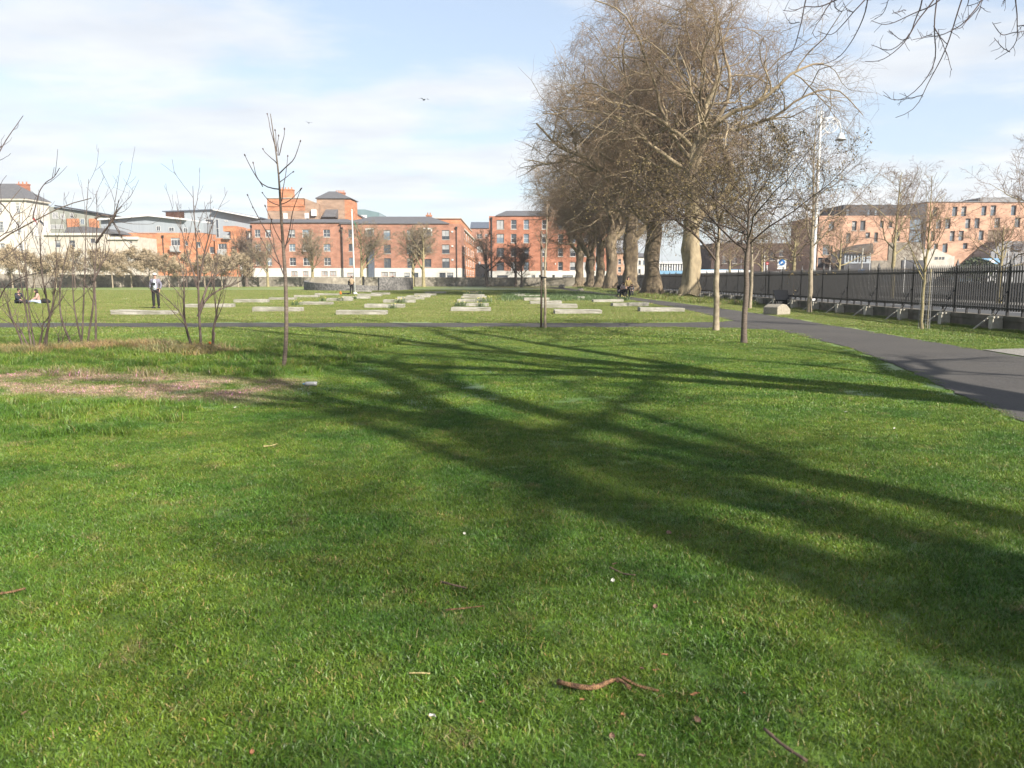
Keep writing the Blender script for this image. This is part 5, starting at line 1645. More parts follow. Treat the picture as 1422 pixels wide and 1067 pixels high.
    b = MB()
    hb_ = c - fwd * 0.018 + hd * 0.03
    b.ball(tuple(hb_), (0.092, 0.10, 0.092), 14, 10)
    if long_hair:
        b.tube([tuple(c - fwd * 0.05), tuple(c - fwd * 0.085 - hd * 0.12), tuple(c - fwd * 0.07 - hd * 0.27)], [0.085, 0.095, 0.06], 10)
    link('hair', b.mesh('hair', M[hair], (0, 0, 0), True), t)
    for sx in (-1, 1):
        e = MB().ball(tuple(V['jaw'] * 0.5 + V['crown'] * 0.5 + fwd * 0.083 + fwd.cross(hd) * 0.03 * sx), 0.011, 8, 6)
        link('eye', e.mesh('eye', M['hair'], (0, 0, 0), True), t)
    if cap:
        b = MB().ball(tuple(c + hd * 0.05), (0.10, 0.108, 0.075), 14, 8)
        b.prism_xy([(c.x - 0.075, c.y - 0.08), (c.x + 0.075, c.y - 0.08), (c.x + 0.055, c.y - 0.19), (c.x - 0.055, c.y - 0.19)], c.z + 0.03, c.z + 0.045)
        link('cap', b.mesh('cap', M[cap], (0, 0, 0), True), t)
    if shirt:
        ch, hm = V['chest'], V['hem']
        b = MB()
        b.tube([tuple(V['neck'] + Vector((0, -.06, -.04))), tuple(ch + Vector((0, -.095, 0.02))), tuple(V['belly'] + Vector((0, -.095, 0))), tuple(hm + Vector((0, -.11, -.03)))], [0.05, 0.085, 0.09, 0.085], 10)
        link('shirt', b.mesh('shirt', M[shirt], (0, 0, 0), True), t)
    return t

x, y = G(217.5, 428.8)
person('man in a white cap, open mauve jacket and pale blue shirt standing on the lawn', (x, y, 0), R(8),
       dict(anR=(-.10, -.06, .09), toR=(-.13, -.22, .035), knR=(-.105, -.07, .50), elL=(.27, .05, 1.17), wrL=(.20, .0, .95), elR=(-.27, .05, 1.17), wrR=(-.20, 0.0, .95)),
       top='greyblue', legs='black', cap='white', shirt='shirt', s=1.07)
cam_x, cam_y = x, y
t = thing('camera', 'small black camera hanging on the chest of the man in the white cap', 'camera', (x + 0.02, y - 0.22, 1.33))
MB().box(x - 0.05, x + 0.09, y - 0.26, y - 0.19, 1.27, 1.37).build('body', M['black'], t)
MB().tube([(x + 0.02, y - 0.26, 1.32), (x + 0.02, y - 0.34, 1.30)], [0.04, 0.036], 10).build('lens', M['metal_d'], t)
MB().tube([(x - 0.05, y - 0.2, 1.37), (x - 0.07, y - 0.16, 1.55), (x - 0.06, y - 0.04, 1.63)], 0.008, 5).build('strap', M['black'], t)
# two people sitting on the grass
def sit(dx=0.0, legs_fwd=0.55, lean=0.08, hd=-0.05, side=0.0):
    return dict(pelvis=(0, 0, .13), belly=(0, -.02 + lean * .2, .27), chest=(0, -.05, .50), neck=(0, -.08, .68), jaw=(side * .05, -.12 + hd, .745), crown=(side * .04, -.11 + hd * .6, .86),
                shL=(.17, -.06, .60), elL=(.26, -.16, .36), wrL=(.14, -.34, .26), shR=(-.17, -.06, .60), elR=(-.26, -.16, .36), wrR=(-.14, -.34, .26),
                hipL=(.1, -.03, .12), knL=(.27, -.38, .20), anL=(.06, -.62, .09), toL=(-.02, -.72, .06), hipR=(-.1, -.03, .12), knR=(-.27, -.38, .20), anR=(-.06, -.54, .09), toR=(.03, -.62, .06))
x, y = G(25.5, 422)
person('person in dark clothes sitting on the grass at the far left, facing right', (x, y, 0), R(70), sit(hd=-0.03), top='navy', legs='navy', shoes='black', s=1.05)
x, y = G(54, 421.8)
p2 = sit(hd=-0.03, side=0.4)
person('person in a dusty pink jumper and pale jeans sitting bowed on the grass', (x, y, 0), R(-52), p2, top='pink', legs='denim', shoes='black', s=1.0, long_hair=True)
x, y = G(61, 421.8)
t = thing('holdall_bag', 'dark holdall bag lying on the grass behind the person in pink', 'bag', (x, y + 0.1, 0))
MB().tube([(x - 0.3, y + 0.1, 0.12), (x - 0.1, y + 0.1, 0.15), (x + 0.2, y + 0.1, 0.14), (x + 0.34, y + 0.1, 0.1)], [0.1, 0.15, 0.15, 0.09], 10).build('bag_body', M['black'], t, True)
MB().tube([(x - 0.15, y + 0.05, 0.26), (x, y + 0.03, 0.36), (x + 0.15, y + 0.05, 0.26)], 0.015, 5).build('handle', M['black'], t)
# person by the flagpole, seen from behind
x, y = G(488.5, 409.3)
person('person in a tan coat and black trousers standing by the flagpole with their back turned', (x, y, 0), R(172), dict(elL=(.26, -.02, 1.17), wrL=(.16, -.16, 1.05), elR=(-.26, -.02, 1.17), wrR=(-.16, -.16, 1.05), jaw=(0, -.04, 1.56), crown=(0, -.04, 1.67)), top='tan', legs='black', long_hair=False, s=1.05)
t = thing('shoulder_bag', 'black bag on the left side of the person in the tan coat', 'bag', (x - 0.27, y, 1.0))
MB().box(x - 0.33, x - 0.22, y - 0.18, y + 0.12, 0.95, 1.35).build('bag_body', M['black'], t)
MB().tube([(x - 0.27, y - 0.1, 1.35), (x - 0.18, y - 0.06, 1.55), (x - 0.27, y + 0.08, 1.35)], 0.015, 5).build('strap', M['black'], t)
x2, y2 = G(474, 409.2)
t = thing('holdall_bag', 'dark bag with an orange end lying on the grass left of the tan coat person', 'bag', (x2, y2, 0))
MB().box(x2 + 0.1, x2 + 0.8, y2, y2 + 0.3, 0.0, 0.14).build('bag_body', M['black'], t)
MB().lathe([(0.1, 0), (0.12, 0.12), (0.08, 0.26), (0.03, 0.32)], 8, (x2 - 0.1, y2 + 0.1, 0)).build('orange_end', M['forange'], t, True)
# two women by the plane trunk
x, y = G(872, 415.2)
person('woman in a khaki jacket and black leggings walking on the path with long dark hair', (x, y, 0), R(5),
       dict(anR=(-.13, -.10, .09), toR=(-.17, -.26, .035), anL=(.12, .08, .1), toL=(.14, -.08, .04), elR=(-.25, .0, 1.15), wrR=(-.2, -.12, .93), wrL=(.30, -.12, .98), elL=(.27, .02, 1.15)), top='olive', legs='black', long_hair=True, s=1.0)
kid = person('small child in a dark fur hooded coat carried by the woman in khaki', (x + 0.27, y - 0.2, 0.52), R(-12),
       dict(sit(), knL=(.12, -.22, .04), anL=(.12, -.12, -.26), toL=(.12, -.24, -.32), knR=(-.12, -.22, .04), anR=(-.12, -.12, -.26), toR=(-.12, -.24, -.32)), top='charcoal', legs='charcoal', shoes='black', s=0.68)
b = MB().tube([(0.125 * math.cos(R(a_)), -0.17, 0.79 + 0.135 * math.sin(R(a_))) for a_ in range(0, 361, 24)], 0.05, 8)
b.ball((0, -0.06, 0.79), (0.15, 0.13, 0.16), 12, 8)
link('hood', b.mesh('hood', M['hair'], (0, 0, 0), True), kid)
x, y = G(867, 412.8)
sp = sit()
seat = dict(pelvis=(0, 0, .60), belly=(0, -.02, .72), chest=(0, -.06, .93), neck=(0, -.10, 1.11), jaw=(0, -.17, 1.17), crown=(0, -.17, 1.28), shL=(.17, -.07, 1.03), elL=(.24, -.16, .80), wrL=(.1, -.34, .72), shR=(-.17, -.07, 1.03), elR=(-.24, -.16, .80), wrR=(-.1, -.34, .72),
            hipL=(.1, -.04, .57), knL=(.13, -.42, .55), anL=(.15, -.46, .09), toL=(.16, -.62, .035), hipR=(-.1, -.04, .57), knR=(-.13, -.42, .55), anR=(-.15, -.40, .09), toR=(-.16, -.56, .035))
person('woman in a pale pink top seated on a stone block, head bowed', (x, y + 0.3, 0), R(-35), seat, top='pinkw', legs='black', long_hair=True, s=1.0)
x, y = G(861, 412.5)
t = thing('baby_buggy', 'dark folding buggy with a pale blanket left of the seated woman', 'buggy', (x, y, 0))
MB().prism_yz([(y - 0.4, 0.35), (y + 0.2, 0.32), (y + 0.45, 0.95), (y + 0.38, 1.0), (y + 0.1, 0.5), (y - 0.4, 0.45)], x - 0.22, x + 0.22).build('seat', M['navy'], t)
MB().ball((x, y + 0.25, 0.85), (0.24, 0.26, 0.2), 12, 8).build('hood', M['black'], t, True)
MB().ball((x, y - 0.2, 0.52), (0.2, 0.26, 0.13), 12, 8).build('blanket', M['pinkw'], t, True)
for sx in (-1, 1):
    for yy_ in (-0.35, 0.3):
        a = [(x + sx * 0.24 - 0.015, y + yy_ + 0.11 * math.cos(R(q)), 0.12 + 0.11 * math.sin(R(q))) for q in range(0, 361, 30)]
        MB().tube(a, 0.02, 6).build('wheel', M['tyre'], t)
    MB().bar((x + sx * 0.22, y - 0.35, 0.14), (x + sx * 0.22, y + 0.55, 1.05), 0.025).build('handle_bar', M['metal_g'], t)

# two birds high in the sky
for px, py, s_, lb in ((589, 139, 0.9, 'tiny dark gliding bird in the sky, the right of two'), (429, 171, 0.6, 'tiny dark bird in the sky above the lone sapling')):
    x, y, z = AT(px, py, 90)
    t = thing('bird', lb, 'bird', (x, y, z), 0.5, 'birds in flight')
    b = MB().ball((0, 0, 0), (0.08 * s_, 0.26 * s_, 0.08 * s_), 8, 6)
    b.ball((0, -0.26 * s_, 0.03), 0.05 * s_, 8, 6)
    b.add([(0.03, 0.22 * s_, 0), (-0.03, 0.22 * s_, 0), (-0.09 * s_, 0.45 * s_, 0.01), (0.09 * s_, 0.45 * s_, 0.01)], [(0, 1, 2, 3)])
    link('body', b.mesh('body', M['metal_d'], (0, 0, 0), True), t)
    for sx in (-1, 1):
        bb = MB().add([(sx * 0.05, -0.12 * s_, 0.02), (sx * 0.05, 0.12 * s_, 0.02), (sx * 0.35 * s_, 0.1 * s_, 0.17 * s_), (sx * 0.38 * s_, -0.1 * s_, 0.18 * s_), (sx * 0.75 * s_, 0.1 * s_, 0.08 * s_)], [(0, 1, 2, 3), (3, 2, 4)])
        link('wing', bb.mesh('wing', M['metal_d']), t)
# ------------------------------------------------------------------ buildings
rw = np.random.default_rng(29)


def facade(b, x0, x1, z0, z1, y, rects, depth=0.18):
    """a wall face at y (facing the camera) with real openings; rects (xa, xb, za, zb)"""
    rects = [(max(x0 + .01, a), min(x1 - .01, c), max(z0 + .01, d), min(z1 - .01, e)) for a, c, d, e in rects]
    rects = [r_ for r_ in rects if r_[1] > r_[0] and r_[3] > r_[2]]
    xs = sorted(set([x0, x1] + [r_[0] for r_ in rects] + [r_[1] for r_ in rects]))
    zs = sorted(set([z0, z1] + [r_[2] for r_ in rects] + [r_[3] for r_ in rects]))
    for i in range(len(xs) - 1):
        for j in range(len(zs) - 1):
            mx, mz = (xs[i] + xs[i + 1]) / 2, (zs[j] + zs[j + 1]) / 2
            if any(r_[0] < mx < r_[1] and r_[2] < mz < r_[3] for r_ in rects):
                continue
            b.add([(xs[i], y, zs[j]), (xs[i + 1], y, zs[j]), (xs[i + 1], y, zs[j + 1]), (xs[i], y, zs[j + 1])], [(0, 1, 2, 3)])
    for a, c, d, e in rects:
        b.add([(a, y, d), (c, y, d), (c, y, e), (a, y, e), (a, y + depth, d), (c, y + depth, d), (c, y + depth, e), (a, y + depth, e)],
              [(0, 4, 5, 1), (1, 5, 6, 2), (2, 6, 7, 3), (3, 7, 4, 0)])


def shell(b, x0, x1, y0, y1, z0, z1, rects, depth=0.18):
    facade(b, x0, x1, z0, z1, y0, rects, depth)
    b.add([(x0, y0, z0), (x1, y0, z0), (x1, y1, z0), (x0, y1, z0), (x0, y0, z1), (x1, y0, z1), (x1, y1, z1), (x0, y1, z1)],
          [(4, 5, 6, 7), (1, 2, 6, 5), (2, 3, 7, 6), (3, 0, 4, 7)])


def window(parent, xa, xb, za, zb, y, style='2', glass=None, frame='white', depth=0.18, sill=True):
    """style: number of lights across, optional x rows; 'p' plain, 'd' dark opening"""
    fr = MB()
    w_, h_ = xb - xa, zb - za
    t_ = 0.07 if w_ > 0.8 else 0.05
    yy = y + depth - 0.05
    fr.box(xa, xa + t_, yy, yy + 0.05, za, zb).box(xb - t_, xb, yy, yy + 0.05, za, zb)
    fr.box(xa + t_, xb - t_, yy, yy + 0.05, za, za + t_).box(xa + t_, xb - t_, yy, yy + 0.05, zb - t_, zb)
    nx, nz = {'1': (1, 1), '2': (2, 1), '3': (3, 1), 's': (1, 2), 'g': (2, 2), 'w': (3, 4), 'm': (4, 2)}.get(style, (1, 1))
    for i in range(1, nx):
        xm = xa + w_ * i / nx
        fr.box(xm - 0.025, xm + 0.025, yy + 0.004, yy + 0.046, za + t_, zb - t_)
    for j in range(1, nz):
        zm = za + h_ * j / nz
        fr.box(xa + t_, xb - t_, yy + 0.007, yy + 0.043, zm - 0.025, zm + 0.025)
    o = fr.build('window', M[frame], parent)
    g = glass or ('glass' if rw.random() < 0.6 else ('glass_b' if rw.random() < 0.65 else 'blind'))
    pn = MB().add([(xa + t_ * 0.5, yy + 0.03, za + t_ * 0.5), (xb - t_ * 0.5, yy + 0.03, za + t_ * 0.5), (xb - t_ * 0.5, yy + 0.03, zb - t_ * 0.5), (xa + t_ * 0.5, yy + 0.03, zb - t_ * 0.5)], [(0, 1, 2, 3)])
    off = (0, 0, 0)
    p = parent
    while p is not None:
        off = tuple(off[i] + p.location[i] for i in range(3)); p = p.parent
    link('pane', pn.mesh('pane', M[g], off), o)
    if g in ('glass', 'glass_b') and rw.random() < 0.35 and w_ > 0.7:
        hgt = h_ * (0.2 + 0.4 * rw.random())
        bl_ = MB().add([(xa + t_, yy + 0.026, zb - t_ - hgt), (xb - t_, yy + 0.026, zb - t_ - hgt), (xb - t_, yy + 0.026, zb - t_), (xa + t_, yy + 0.026, zb - t_)], [(0, 1, 2, 3)])
        link('blind', bl_.mesh('blind', M['blind'], off), o)
    if sill:
        link('sill', MB().box(xa - 0.08, xb + 0.08, y - 0.06, y + depth - 0.06, za - 0.09, za - 0.004).mesh('sill', M['stone_l'], off), o)
    return o


def pxr(r_, Y):
    """pixel rectangle (x0, x1, ytop, ybottom) -> (xa, xb, za, zb) at distance Y"""
    return XA(r_[0], Y), XA(r_[1], Y), ZA(r_[3], Y), ZA(r_[2], Y)


def hip_roof(parent, name, x0, x1, y0, y1, z, rx0, rx1, rz_, m, eave=0.3, th=0.12):
    b = MB()
    e = eave
    ym = (y0 + y1) / 2
    b.add([(x0 - e, y0 - e, z), (x1 + e, y0 - e, z), (x1 + e, y1 + e, z), (x0 - e, y1 + e, z), (x0 - e, y0 - e, z + th), (x1 + e, y0 - e, z + th), (x1 + e, y1 + e, z + th), (x0 - e, y1 + e, z + th), (rx0, ym, rz_), (rx1, ym, rz_)],
          [(0, 3, 2, 1), (0, 1, 5, 4), (1, 2, 6, 5), (2, 3, 7, 6), (3, 0, 4, 7), (4, 5, 9, 8), (6, 7, 8, 9), (5, 6, 9), (7, 4, 8)])
    return b.build(name, M[m], parent)


def chimney(parent, x0, x1, y0, y1, z0, z1, m, pots=3):
    o = MB().box(x0, x1, y0, y1, z0, z1 - 0.25).box(x0 - 0.1, x1 + 0.1, y0 - 0.1, y1 + 0.1, z1 - 0.25, z1).build('chimney', M[m], parent)
    off = (0, 0, 0)
    p = parent
    while p is not None:
        off = tuple(off[i] + p.location[i] for i in range(3)); p = p.parent
    for i in range(pots):
        xx_ = x0 + (x1 - x0) * (i + 0.5) / pots
        link('chimney_pot', MB().lathe([(0.15, 0), (0.13, 0.45), (0.17, 0.5)], 8, (xx_, (y0 + y1) / 2, z1 + 0.003)).mesh('chimney_pot', M['brick_o'], off), o)
    return o


def pipe(parent, px, y, z0, z1, m='metal_d', r_=0.09):
    x_ = XA(px, y)
    return MB().tube([(x_, y - 0.12, z0), (x_, y - 0.12, z1)], r_, 8).box(x_ - 0.2, x_ + 0.2, y - 0.3, y - 0.02, z1 - 0.45, z1).build('drainpipe', M[m], parent)


# 1. long red brick flats with a white ground floor -------------------------------------------------
Y = 176.0
x0, xm, x1 = XA(352.5, Y), XA(477, Y), XA(641, Y)
ze, zf = ZA(309.5, Y), ZA(372.5, Y)
t = thing('brick_apartment_block', 'long four storey red brick flats with a white ground floor, behind the flagpole', 'building', (xm, Y, 0))
W = []
cols = [(359, 366.5), (373.5, 381), (405.3, 414), (424, 434), (452.7, 462), (487, 494.5), (535, 544.7), (567, 576.6), (615, 625.3)]
rowz = [(319, 330.5), (339, 350), (358, 370)]
for i, (a, c) in enumerate(cols):
    for j, (u, v) in enumerate(rowz):
        uu = u + (0.8 if c > 600 or a > 530 else 0); vv = v + (2.4 if a > 600 or a in (535, 567) else -1)
        W.append((a, c, uu, vv, 'g' if a < 480 else ('2' if a < 600 else '2'), 'white' if a < 480 else 'frame_g'))
W += [(512.5, 520, 319.5, 328, 'wf', 'white'), (591, 600, 319, 328, 'wf', 'white'), (590.7, 600, 340, 351, '2', 'frame_g'), (511, 520.5, 340, 351, '2', 'frame_g'), (511, 521, 358, 370, '2', 'frame_g'), (590.7, 600, 360, 371, '2', 'frame_g')]
GW = [(407, 415.5, 377, 383.4), (423, 430.5, 377, 383.4), (448.4, 457, 377, 383.4), (460, 469, 377, 383.4), (484, 493.5, 379, 384), (531, 540, 378, 384), (542, 551, 378, 384), (562.5, 570, 379, 386), (574, 582, 379, 386), (611, 619.5, 379, 386), (621.5, 630, 379, 386)]
b = MB()
shell(b, x0, xm, Y + 0.35, Y + 13, zf, ze, [pxr(r_[:4], Y + 0.35) for r_ in W if r_[1] < 477])
shell(b, xm + 0.002, x1, Y, Y + 13, zf, ze - 0.25, [pxr(r_[:4], Y) for r_ in W if r_[0] > 477])
b.build('brick_wall', M['brick'], t)
b = MB()
shell(b, x0, xm, Y + 0.30, Y + 12.9, 0, zf - 0.003, [pxr(r_, Y + 0.3) for r_ in GW if r_[1] < 477])
shell(b, xm + 0.002, x1, Y - 0.05, Y + 12.9, 0, zf - 0.003, [pxr(r_, Y - 0.05) for r_ in GW if r_[0] > 477])
b.build('ground_floor', M['render_w'], t)
for r_ in W:
    yy_ = Y + 0.35 if r_[1] < 477 else Y
    q = pxr(r_[:4], yy_)
    window(t, *q, yy_, '1' if r_[4] == 'wf' else r_[4], None, r_[5])
    if r_[4] == 'wf':
        MB().box(q[0] - 0.3, q[1] + 0.3, yy_ - 0.05, yy_ - 0.003, q[3] + 0.003, q[3] + 0.35).box(q[1] + 0.003, q[1] + 0.3, yy_ - 0.05, yy_ - 0.003, q[2], q[3]).box(q[0] - 0.3, q[0] - 0.003, yy_ - 0.05, yy_ - 0.003, q[2], q[3]).build('white_surround', M['white'], t)
for r_ in GW:
    yy_ = Y + 0.3 if r_[1] < 477 else Y - 0.05
    window(t, *pxr(r_, yy_), yy_, '2', 'glass' if r_[0] > 556 else 'blind', 'brick_b' if 400 < r_[0] < 560 else 'frame_g')
hip_roof(t, 'roof', x0, XA(500, Y), Y + 0.3, Y + 13, ze, XA(380, Y + 6.5), XA(486, Y + 6.5), ZA(304.5, Y + 6.5), 'slate', 0.25)
hip_roof(t, 'roof', xm, XA(624, Y), Y, Y + 13, ze - 0.24, XA(520, Y + 6.5), XA(599, Y + 6.5), ZA(301, Y + 6.5), 'slate', 0.25, 0.1)
chimney(t, XA(594, Y + 7), XA(601, Y + 7), Y + 6.8, Y + 8, ZA(304, Y), ZA(298.6, Y + 7), 'brick_o', 2)
pipe(t, 478.5, Y, 0, ZA(316, Y)); pipe(t, 635, Y, 0, ZA(315, Y)); pipe(t, 354.5, Y + 0.35, 0, ZA(313, Y))
for yy_ in (321, 341, 360):
    q = pxr((628, 630.6, yy_, yy_ + 2), Y)
    MB().box(q[0], q[1], Y - 0.15, Y - 0.003, q[2], q[3]).build('vent_box', M['white'], t)
q = pxr((514, 522, 348, 384), Y)
MB().box(q[0], q[1], Y - 0.6, Y - 0.06, 0, q[3]).build('entrance_porch', M['slate_b'], t)

# 2. sunlit wing down the side street
t = thing('corner_block', 'sunlit orange brick corner block with white cornices facing the side street', 'building', (XA(641, 181), 181, 0))
xw = XA(641, 182)
yb_ = 182 * (641 - CX) / (660 - CX)
b = MB().box(xw - 9, xw, 189.1, yb_, 0, ZA(311, 182))
b.box(xw - 7, xw - 0.6, 190, yb_ - 8, ZA(311, 182), ZA(303, 188))
b.box(xw - 0.4, xw + 0.02, 182, 189.1, 0, ZA(314, 182))
b.build('brick_wall', M['brick_o'], t)
b = MB().box(xw - 0.1, xw + 0.35, 189.1, yb_ + 0.2, ZA(316, 182), ZA(313.6, 182))
b.box(xw - 7.3, xw - 0.4, 189.7, yb_ - 7.8, ZA(303, 188) + 0.003, ZA(301.6, 188))
b.build('cornice', M['stone_l'], t)
for j, (zu, zv) in enumerate(((318, 329), (338, 350), (357, 368), (373, 383))):
    for i in range(6):
        yy_ = 194 + i * 9
        b = MB().box(xw - 0.02, xw + 0.05, yy_, yy_ + 2.6, ZA(zv, 182), ZA(zu, 182))
        o = b.build('window', M['white'], t)
        off = tuple(t.location)
        link('pane', MB().box(xw + 0.03, xw + 0.07, yy_ + 0.3, yy_ + 2.3, ZA(zv, 182) + 0.25, ZA(zu, 182) - 0.25).mesh('pane', M['glass'], off), o)
pipe(t, 641.6, 181.9, 0, ZA(336, 182), 'metal_d', 0.3)
t = thing('brick_house', 'red brick house with a blue slate roof closing the side street', 'building', (XA(668, 262), 262, 0))
Yb_ = 262
x0, x1 = XA(655, Yb_), XA(684, Yb_)
W = [(662.5, 670, 325, 331.5), (674, 677.5, 325, 328.5), (663, 671, 342, 350.5), (665, 668, 363, 367)]
b = MB(); shell(b, x0, x1, Yb_, Yb_ + 10, 0, ZA(317.3, Yb_), [pxr(r_, Yb_) for r_ in W]); b.build('brick_wall', M['brick'], t)
for r_ in W: window(t, *pxr(r_, Yb_), Yb_, 'g', None, 'white')
b = MB().prism_yz([(Yb_ - 0.3, ZA(317.2, Yb_)), (Yb_ + 10.3, ZA(317.2, Yb_)), (Yb_ + 5, ZA(308.6, Yb_ + 5))], x0 - 0.3, x1 + 0.3); b.build('roof', M['slate_b'], t)
t = thing('garden_wall', 'white rendered yard wall between the two red brick blocks', 'wall', (XA(668, 190), 190, 0))
MB().box(XA(660.5, 190), XA(680, 190), 190, 190.4, 0, ZA(367, 190)).build('render', M['render_w'], t)
q = pxr((669, 675, 381, 386), 190); MB().box(q[0], q[1], 189.9, 189.997, q[2], q[3]).build('dark_gate', M['glass'], t)

# 3. taller red brick flats behind the planes
Y = 173.0
t = thing('brick_apartment_block', 'taller red brick flats with a white ground floor, partly hidden behind the plane trees', 'building', (XA(760, Y), Y, 0))
x0, x1 = XA(679.7, Y), XA(846, Y)
ze, zf = ZA(300.3, Y), ZA(376.5, Y)
W = []
for (u, v) in ((305.6, 318.5), (325, 337.5), (344.5, 356.5), (364, 376)):
    for a, c, st in ((690, 700, '2'), (709.6, 717.2, 's'), (727, 734.2, 's'), (752, 759, 's'), (774.3, 781, 's'), (790.7, 798.3, 's'), (809, 816, 's'), (826, 833, 's')):
        W.append((a, c, u, v, st))
GW = [(690.5, 705, 382.5, 386), (738, 743, 382, 386), (748, 752, 382, 386), (766.5, 770, 382, 386), (780.5, 795, 382.5, 386)]
b = MB(); shell(b, x0, x1, Y, Y + 14, zf, ze, [pxr(r_[:4], Y) for r_ in W]); b.build('brick_wall', M['brick_b'], t)
b = MB(); shell(b, x0, x1, Y - 0.05, Y + 13.9, 0, zf - 0.003, [pxr(r_, Y - 0.05) for r_ in GW]); b.build('ground_floor', M['render_w'], t)
for r_ in W: window(t, *pxr(r_[:4], Y), Y, r_[4], None, 'frame_g' if r_[4] == '2' else 'white')
for r_ in GW: window(t, *pxr(r_, Y - 0.05), Y - 0.05, '2', 'glass', 'metal_d')
hip_roof(t, 'roof', x0 + 1.6, x1, Y, Y + 14, ze, XA(703, Y + 7), XA(830, Y + 7), ZA(293, Y + 7), 'slate', 0.2)
pipe(t, 683, Y, 0, ZA(302, Y), 'metal_d', 0.14)
q = pxr((770, 771.4, 366, 367.6), Y); MB().box(q[0], q[1], Y - 0.12, Y - 0.003, q[2], q[3]).build('wall_lamp', M['white'], t)
# rest of the far street
t = thing('brick_house', 'pinkish brick house glimpsed between two plane trunks', 'building', (XA(860, 205), 205, 0))
Yb_ = 205
W = [(857, 861, 360, 367), (864, 868, 360, 367), (857, 861, 371, 378)]
b = MB(); shell(b, XA(848, Yb_), XA(884, Yb_), Yb_, Yb_ + 10, 0, ZA(352, Yb_), [pxr(r_, Yb_) for r_ in W]); b.build('brick_wall', M['brick_p'], t)
for r_ in W: window(t, *pxr(r_, Yb_), Yb_, 's', None, 'white')
MB().prism_yz([(Yb_ - 0.3, ZA(352, Yb_)), (Yb_ + 10.3, ZA(352, Yb_)), (Yb_ + 5, ZA(344, Yb_ + 5))], XA(847, Yb_), XA(885, Yb_)).build('roof', M['slate'], t)
t = thing('white_house', 'small white house glimpsed between the brown plane trunks', 'building', (XA(889, 180), 180, 0))
Yb_ = 180
W = [(885, 888, 362, 368), (891, 894, 362, 368), (885, 888, 374, 380)]
b = MB(); shell(b, XA(880, Yb_), XA(898, Yb_), Yb_, Yb_ + 8, 0, ZA(357, Yb_), [pxr(r_, Yb_) for r_ in W]); b.build('wall', M['render_w'], t)
for r_ in W: window(t, *pxr(r_, Yb_), Yb_, 's', None, 'frame_g')
MB().prism_yz([(Yb_ - 0.3, ZA(357, Yb_)), (Yb_ + 8.3, ZA(357, Yb_)), (Yb_ + 4, ZA(351, Yb_))], XA(879.5, Yb_), XA(898.5, Yb_)).build('roof', M['slate'], t)

# 4. old tan brick blocks behind
Y = 200.0
t = thing('old_brick_building', 'old weathered tan brick building with a broad orange chimney, rising behind the flats', 'building', (XA(405, Y), Y, 0))
b = MB()
MB().box(XA(377.5, Y), XA(430, Y), Y, Y + 10, 0, ZA(293, Y)).build('lower_wall', M['brick_t'], t)
MB().box(XA(377.5, Y), XA(428, Y), Y - 0.04, Y + 10, ZA(293, Y) + 0.003, ZA(287, Y)).box(XA(377.3, Y), XA(428.3, Y), Y - 0.2, Y + 10.1, ZA(287, Y) + 0.003, ZA(285.6, Y)).box(XA(377.5, Y), XA(427, Y), Y + 0.05, Y + 10, ZA(285.6, Y) + 0.003, ZA(275.8, Y)).build('parapet', M['brick_o'], t)
MB().box(XA(377, Y), XA(428, Y), Y - 0.15, Y + 10.2, ZA(275.8, Y) + 0.003, ZA(275, Y)).build('coping', M['stone_l'], t)
chimney(t, XA(393.5, Y), XA(411, Y), Y + 1, Y + 3, ZA(275.8, Y), ZA(262, Y), 'brick_o', 4)
MB().prism_xz([(XA(428, Y), 0), (XA(446, Y), 0), (XA(446, Y), ZA(282, Y)), (XA(434, Y), ZA(279, Y)), (XA(428, Y), ZA(276, Y))], Y + 0.6, Y + 9).build('curved_parapet_wall', M['brick_t'], t)
for r_ in ((400, 404, 297, 304), (438, 443, 292, 300), (429, 432.5, 297, 303.5)):
    q = pxr(r_, Y); MB().box(q[0] - .15, q[1] + .15, Y - 0.06, Y - 0.003 if r_[0] < 428 else Y + 0.59, q[2], q[3] + .15).build('window', M['white'], t)
t = thing('old_brick_building', 'old tan brick block with hipped slate roof and red chimney, left of the flagpole top', 'building', (XA(466, 204), 204, 0))
Y = 204
x0, x1 = XA(445, Y), XA(483, Y)
MB().box(x0, x1, Y, Y + 9, 0, ZA(276, Y)).build('brick_wall', M['brick_t'], t)
MB().box(x1 + 0.003, XA(491, Y), Y + 0.05, Y + 8.9, 0, ZA(277, Y)).build('orange_end_wall', M['brick_o'], t)
hip_roof(t, 'roof', x0, XA(491, Y), Y, Y + 9, ZA(276, Y), XA(462, Y + 4.5), XA(472, Y + 4.5), ZA(266, Y + 4.5), 'slate', 0.3)
chimney(t, XA(470.5, Y + 5), XA(483, Y + 5), Y + 5, Y + 6.5, ZA(276, Y), ZA(267, Y + 5), 'brick_b', 5)
b = MB().prism_yz([(Y - 4, ZA(303, Y)), (Y - 0.003, ZA(303, Y)), (Y - 0.003, ZA(291, Y))], XA(457, Y), XA(474, Y)); b.build('lean_to_roof', M['slate'], t)
q = pxr((447, 457, 299.5, 303), Y); MB().box(q[0], q[1], Y - 0.1, Y - 0.003, q[2], q[3]).build('window', M['blind'], t)
t = thing('glass_block', 'pale green glass office block showing above the flats right of the flagpole', 'building', (XA(513, 260), 260, 0))
Y = 260
b = MB().prism_xz([(XA(496, Y), 0), (XA(530, Y), 0), (XA(530, Y), ZA(295.5, Y)), (XA(510, Y), ZA(291, Y)), (XA(496, Y), ZA(291, Y))], Y, Y + 14)
b.build('glass_wall', mat('green_tinted_glass', (0.16, 0.24, 0.26), (0.22, 0.31, 0.33), 0.3, 0.15), t)
MB().box(XA(489, Y), XA(497, Y), Y - 1, Y + 6, 0, ZA(293, Y)).build('white_core', M['white'], t)
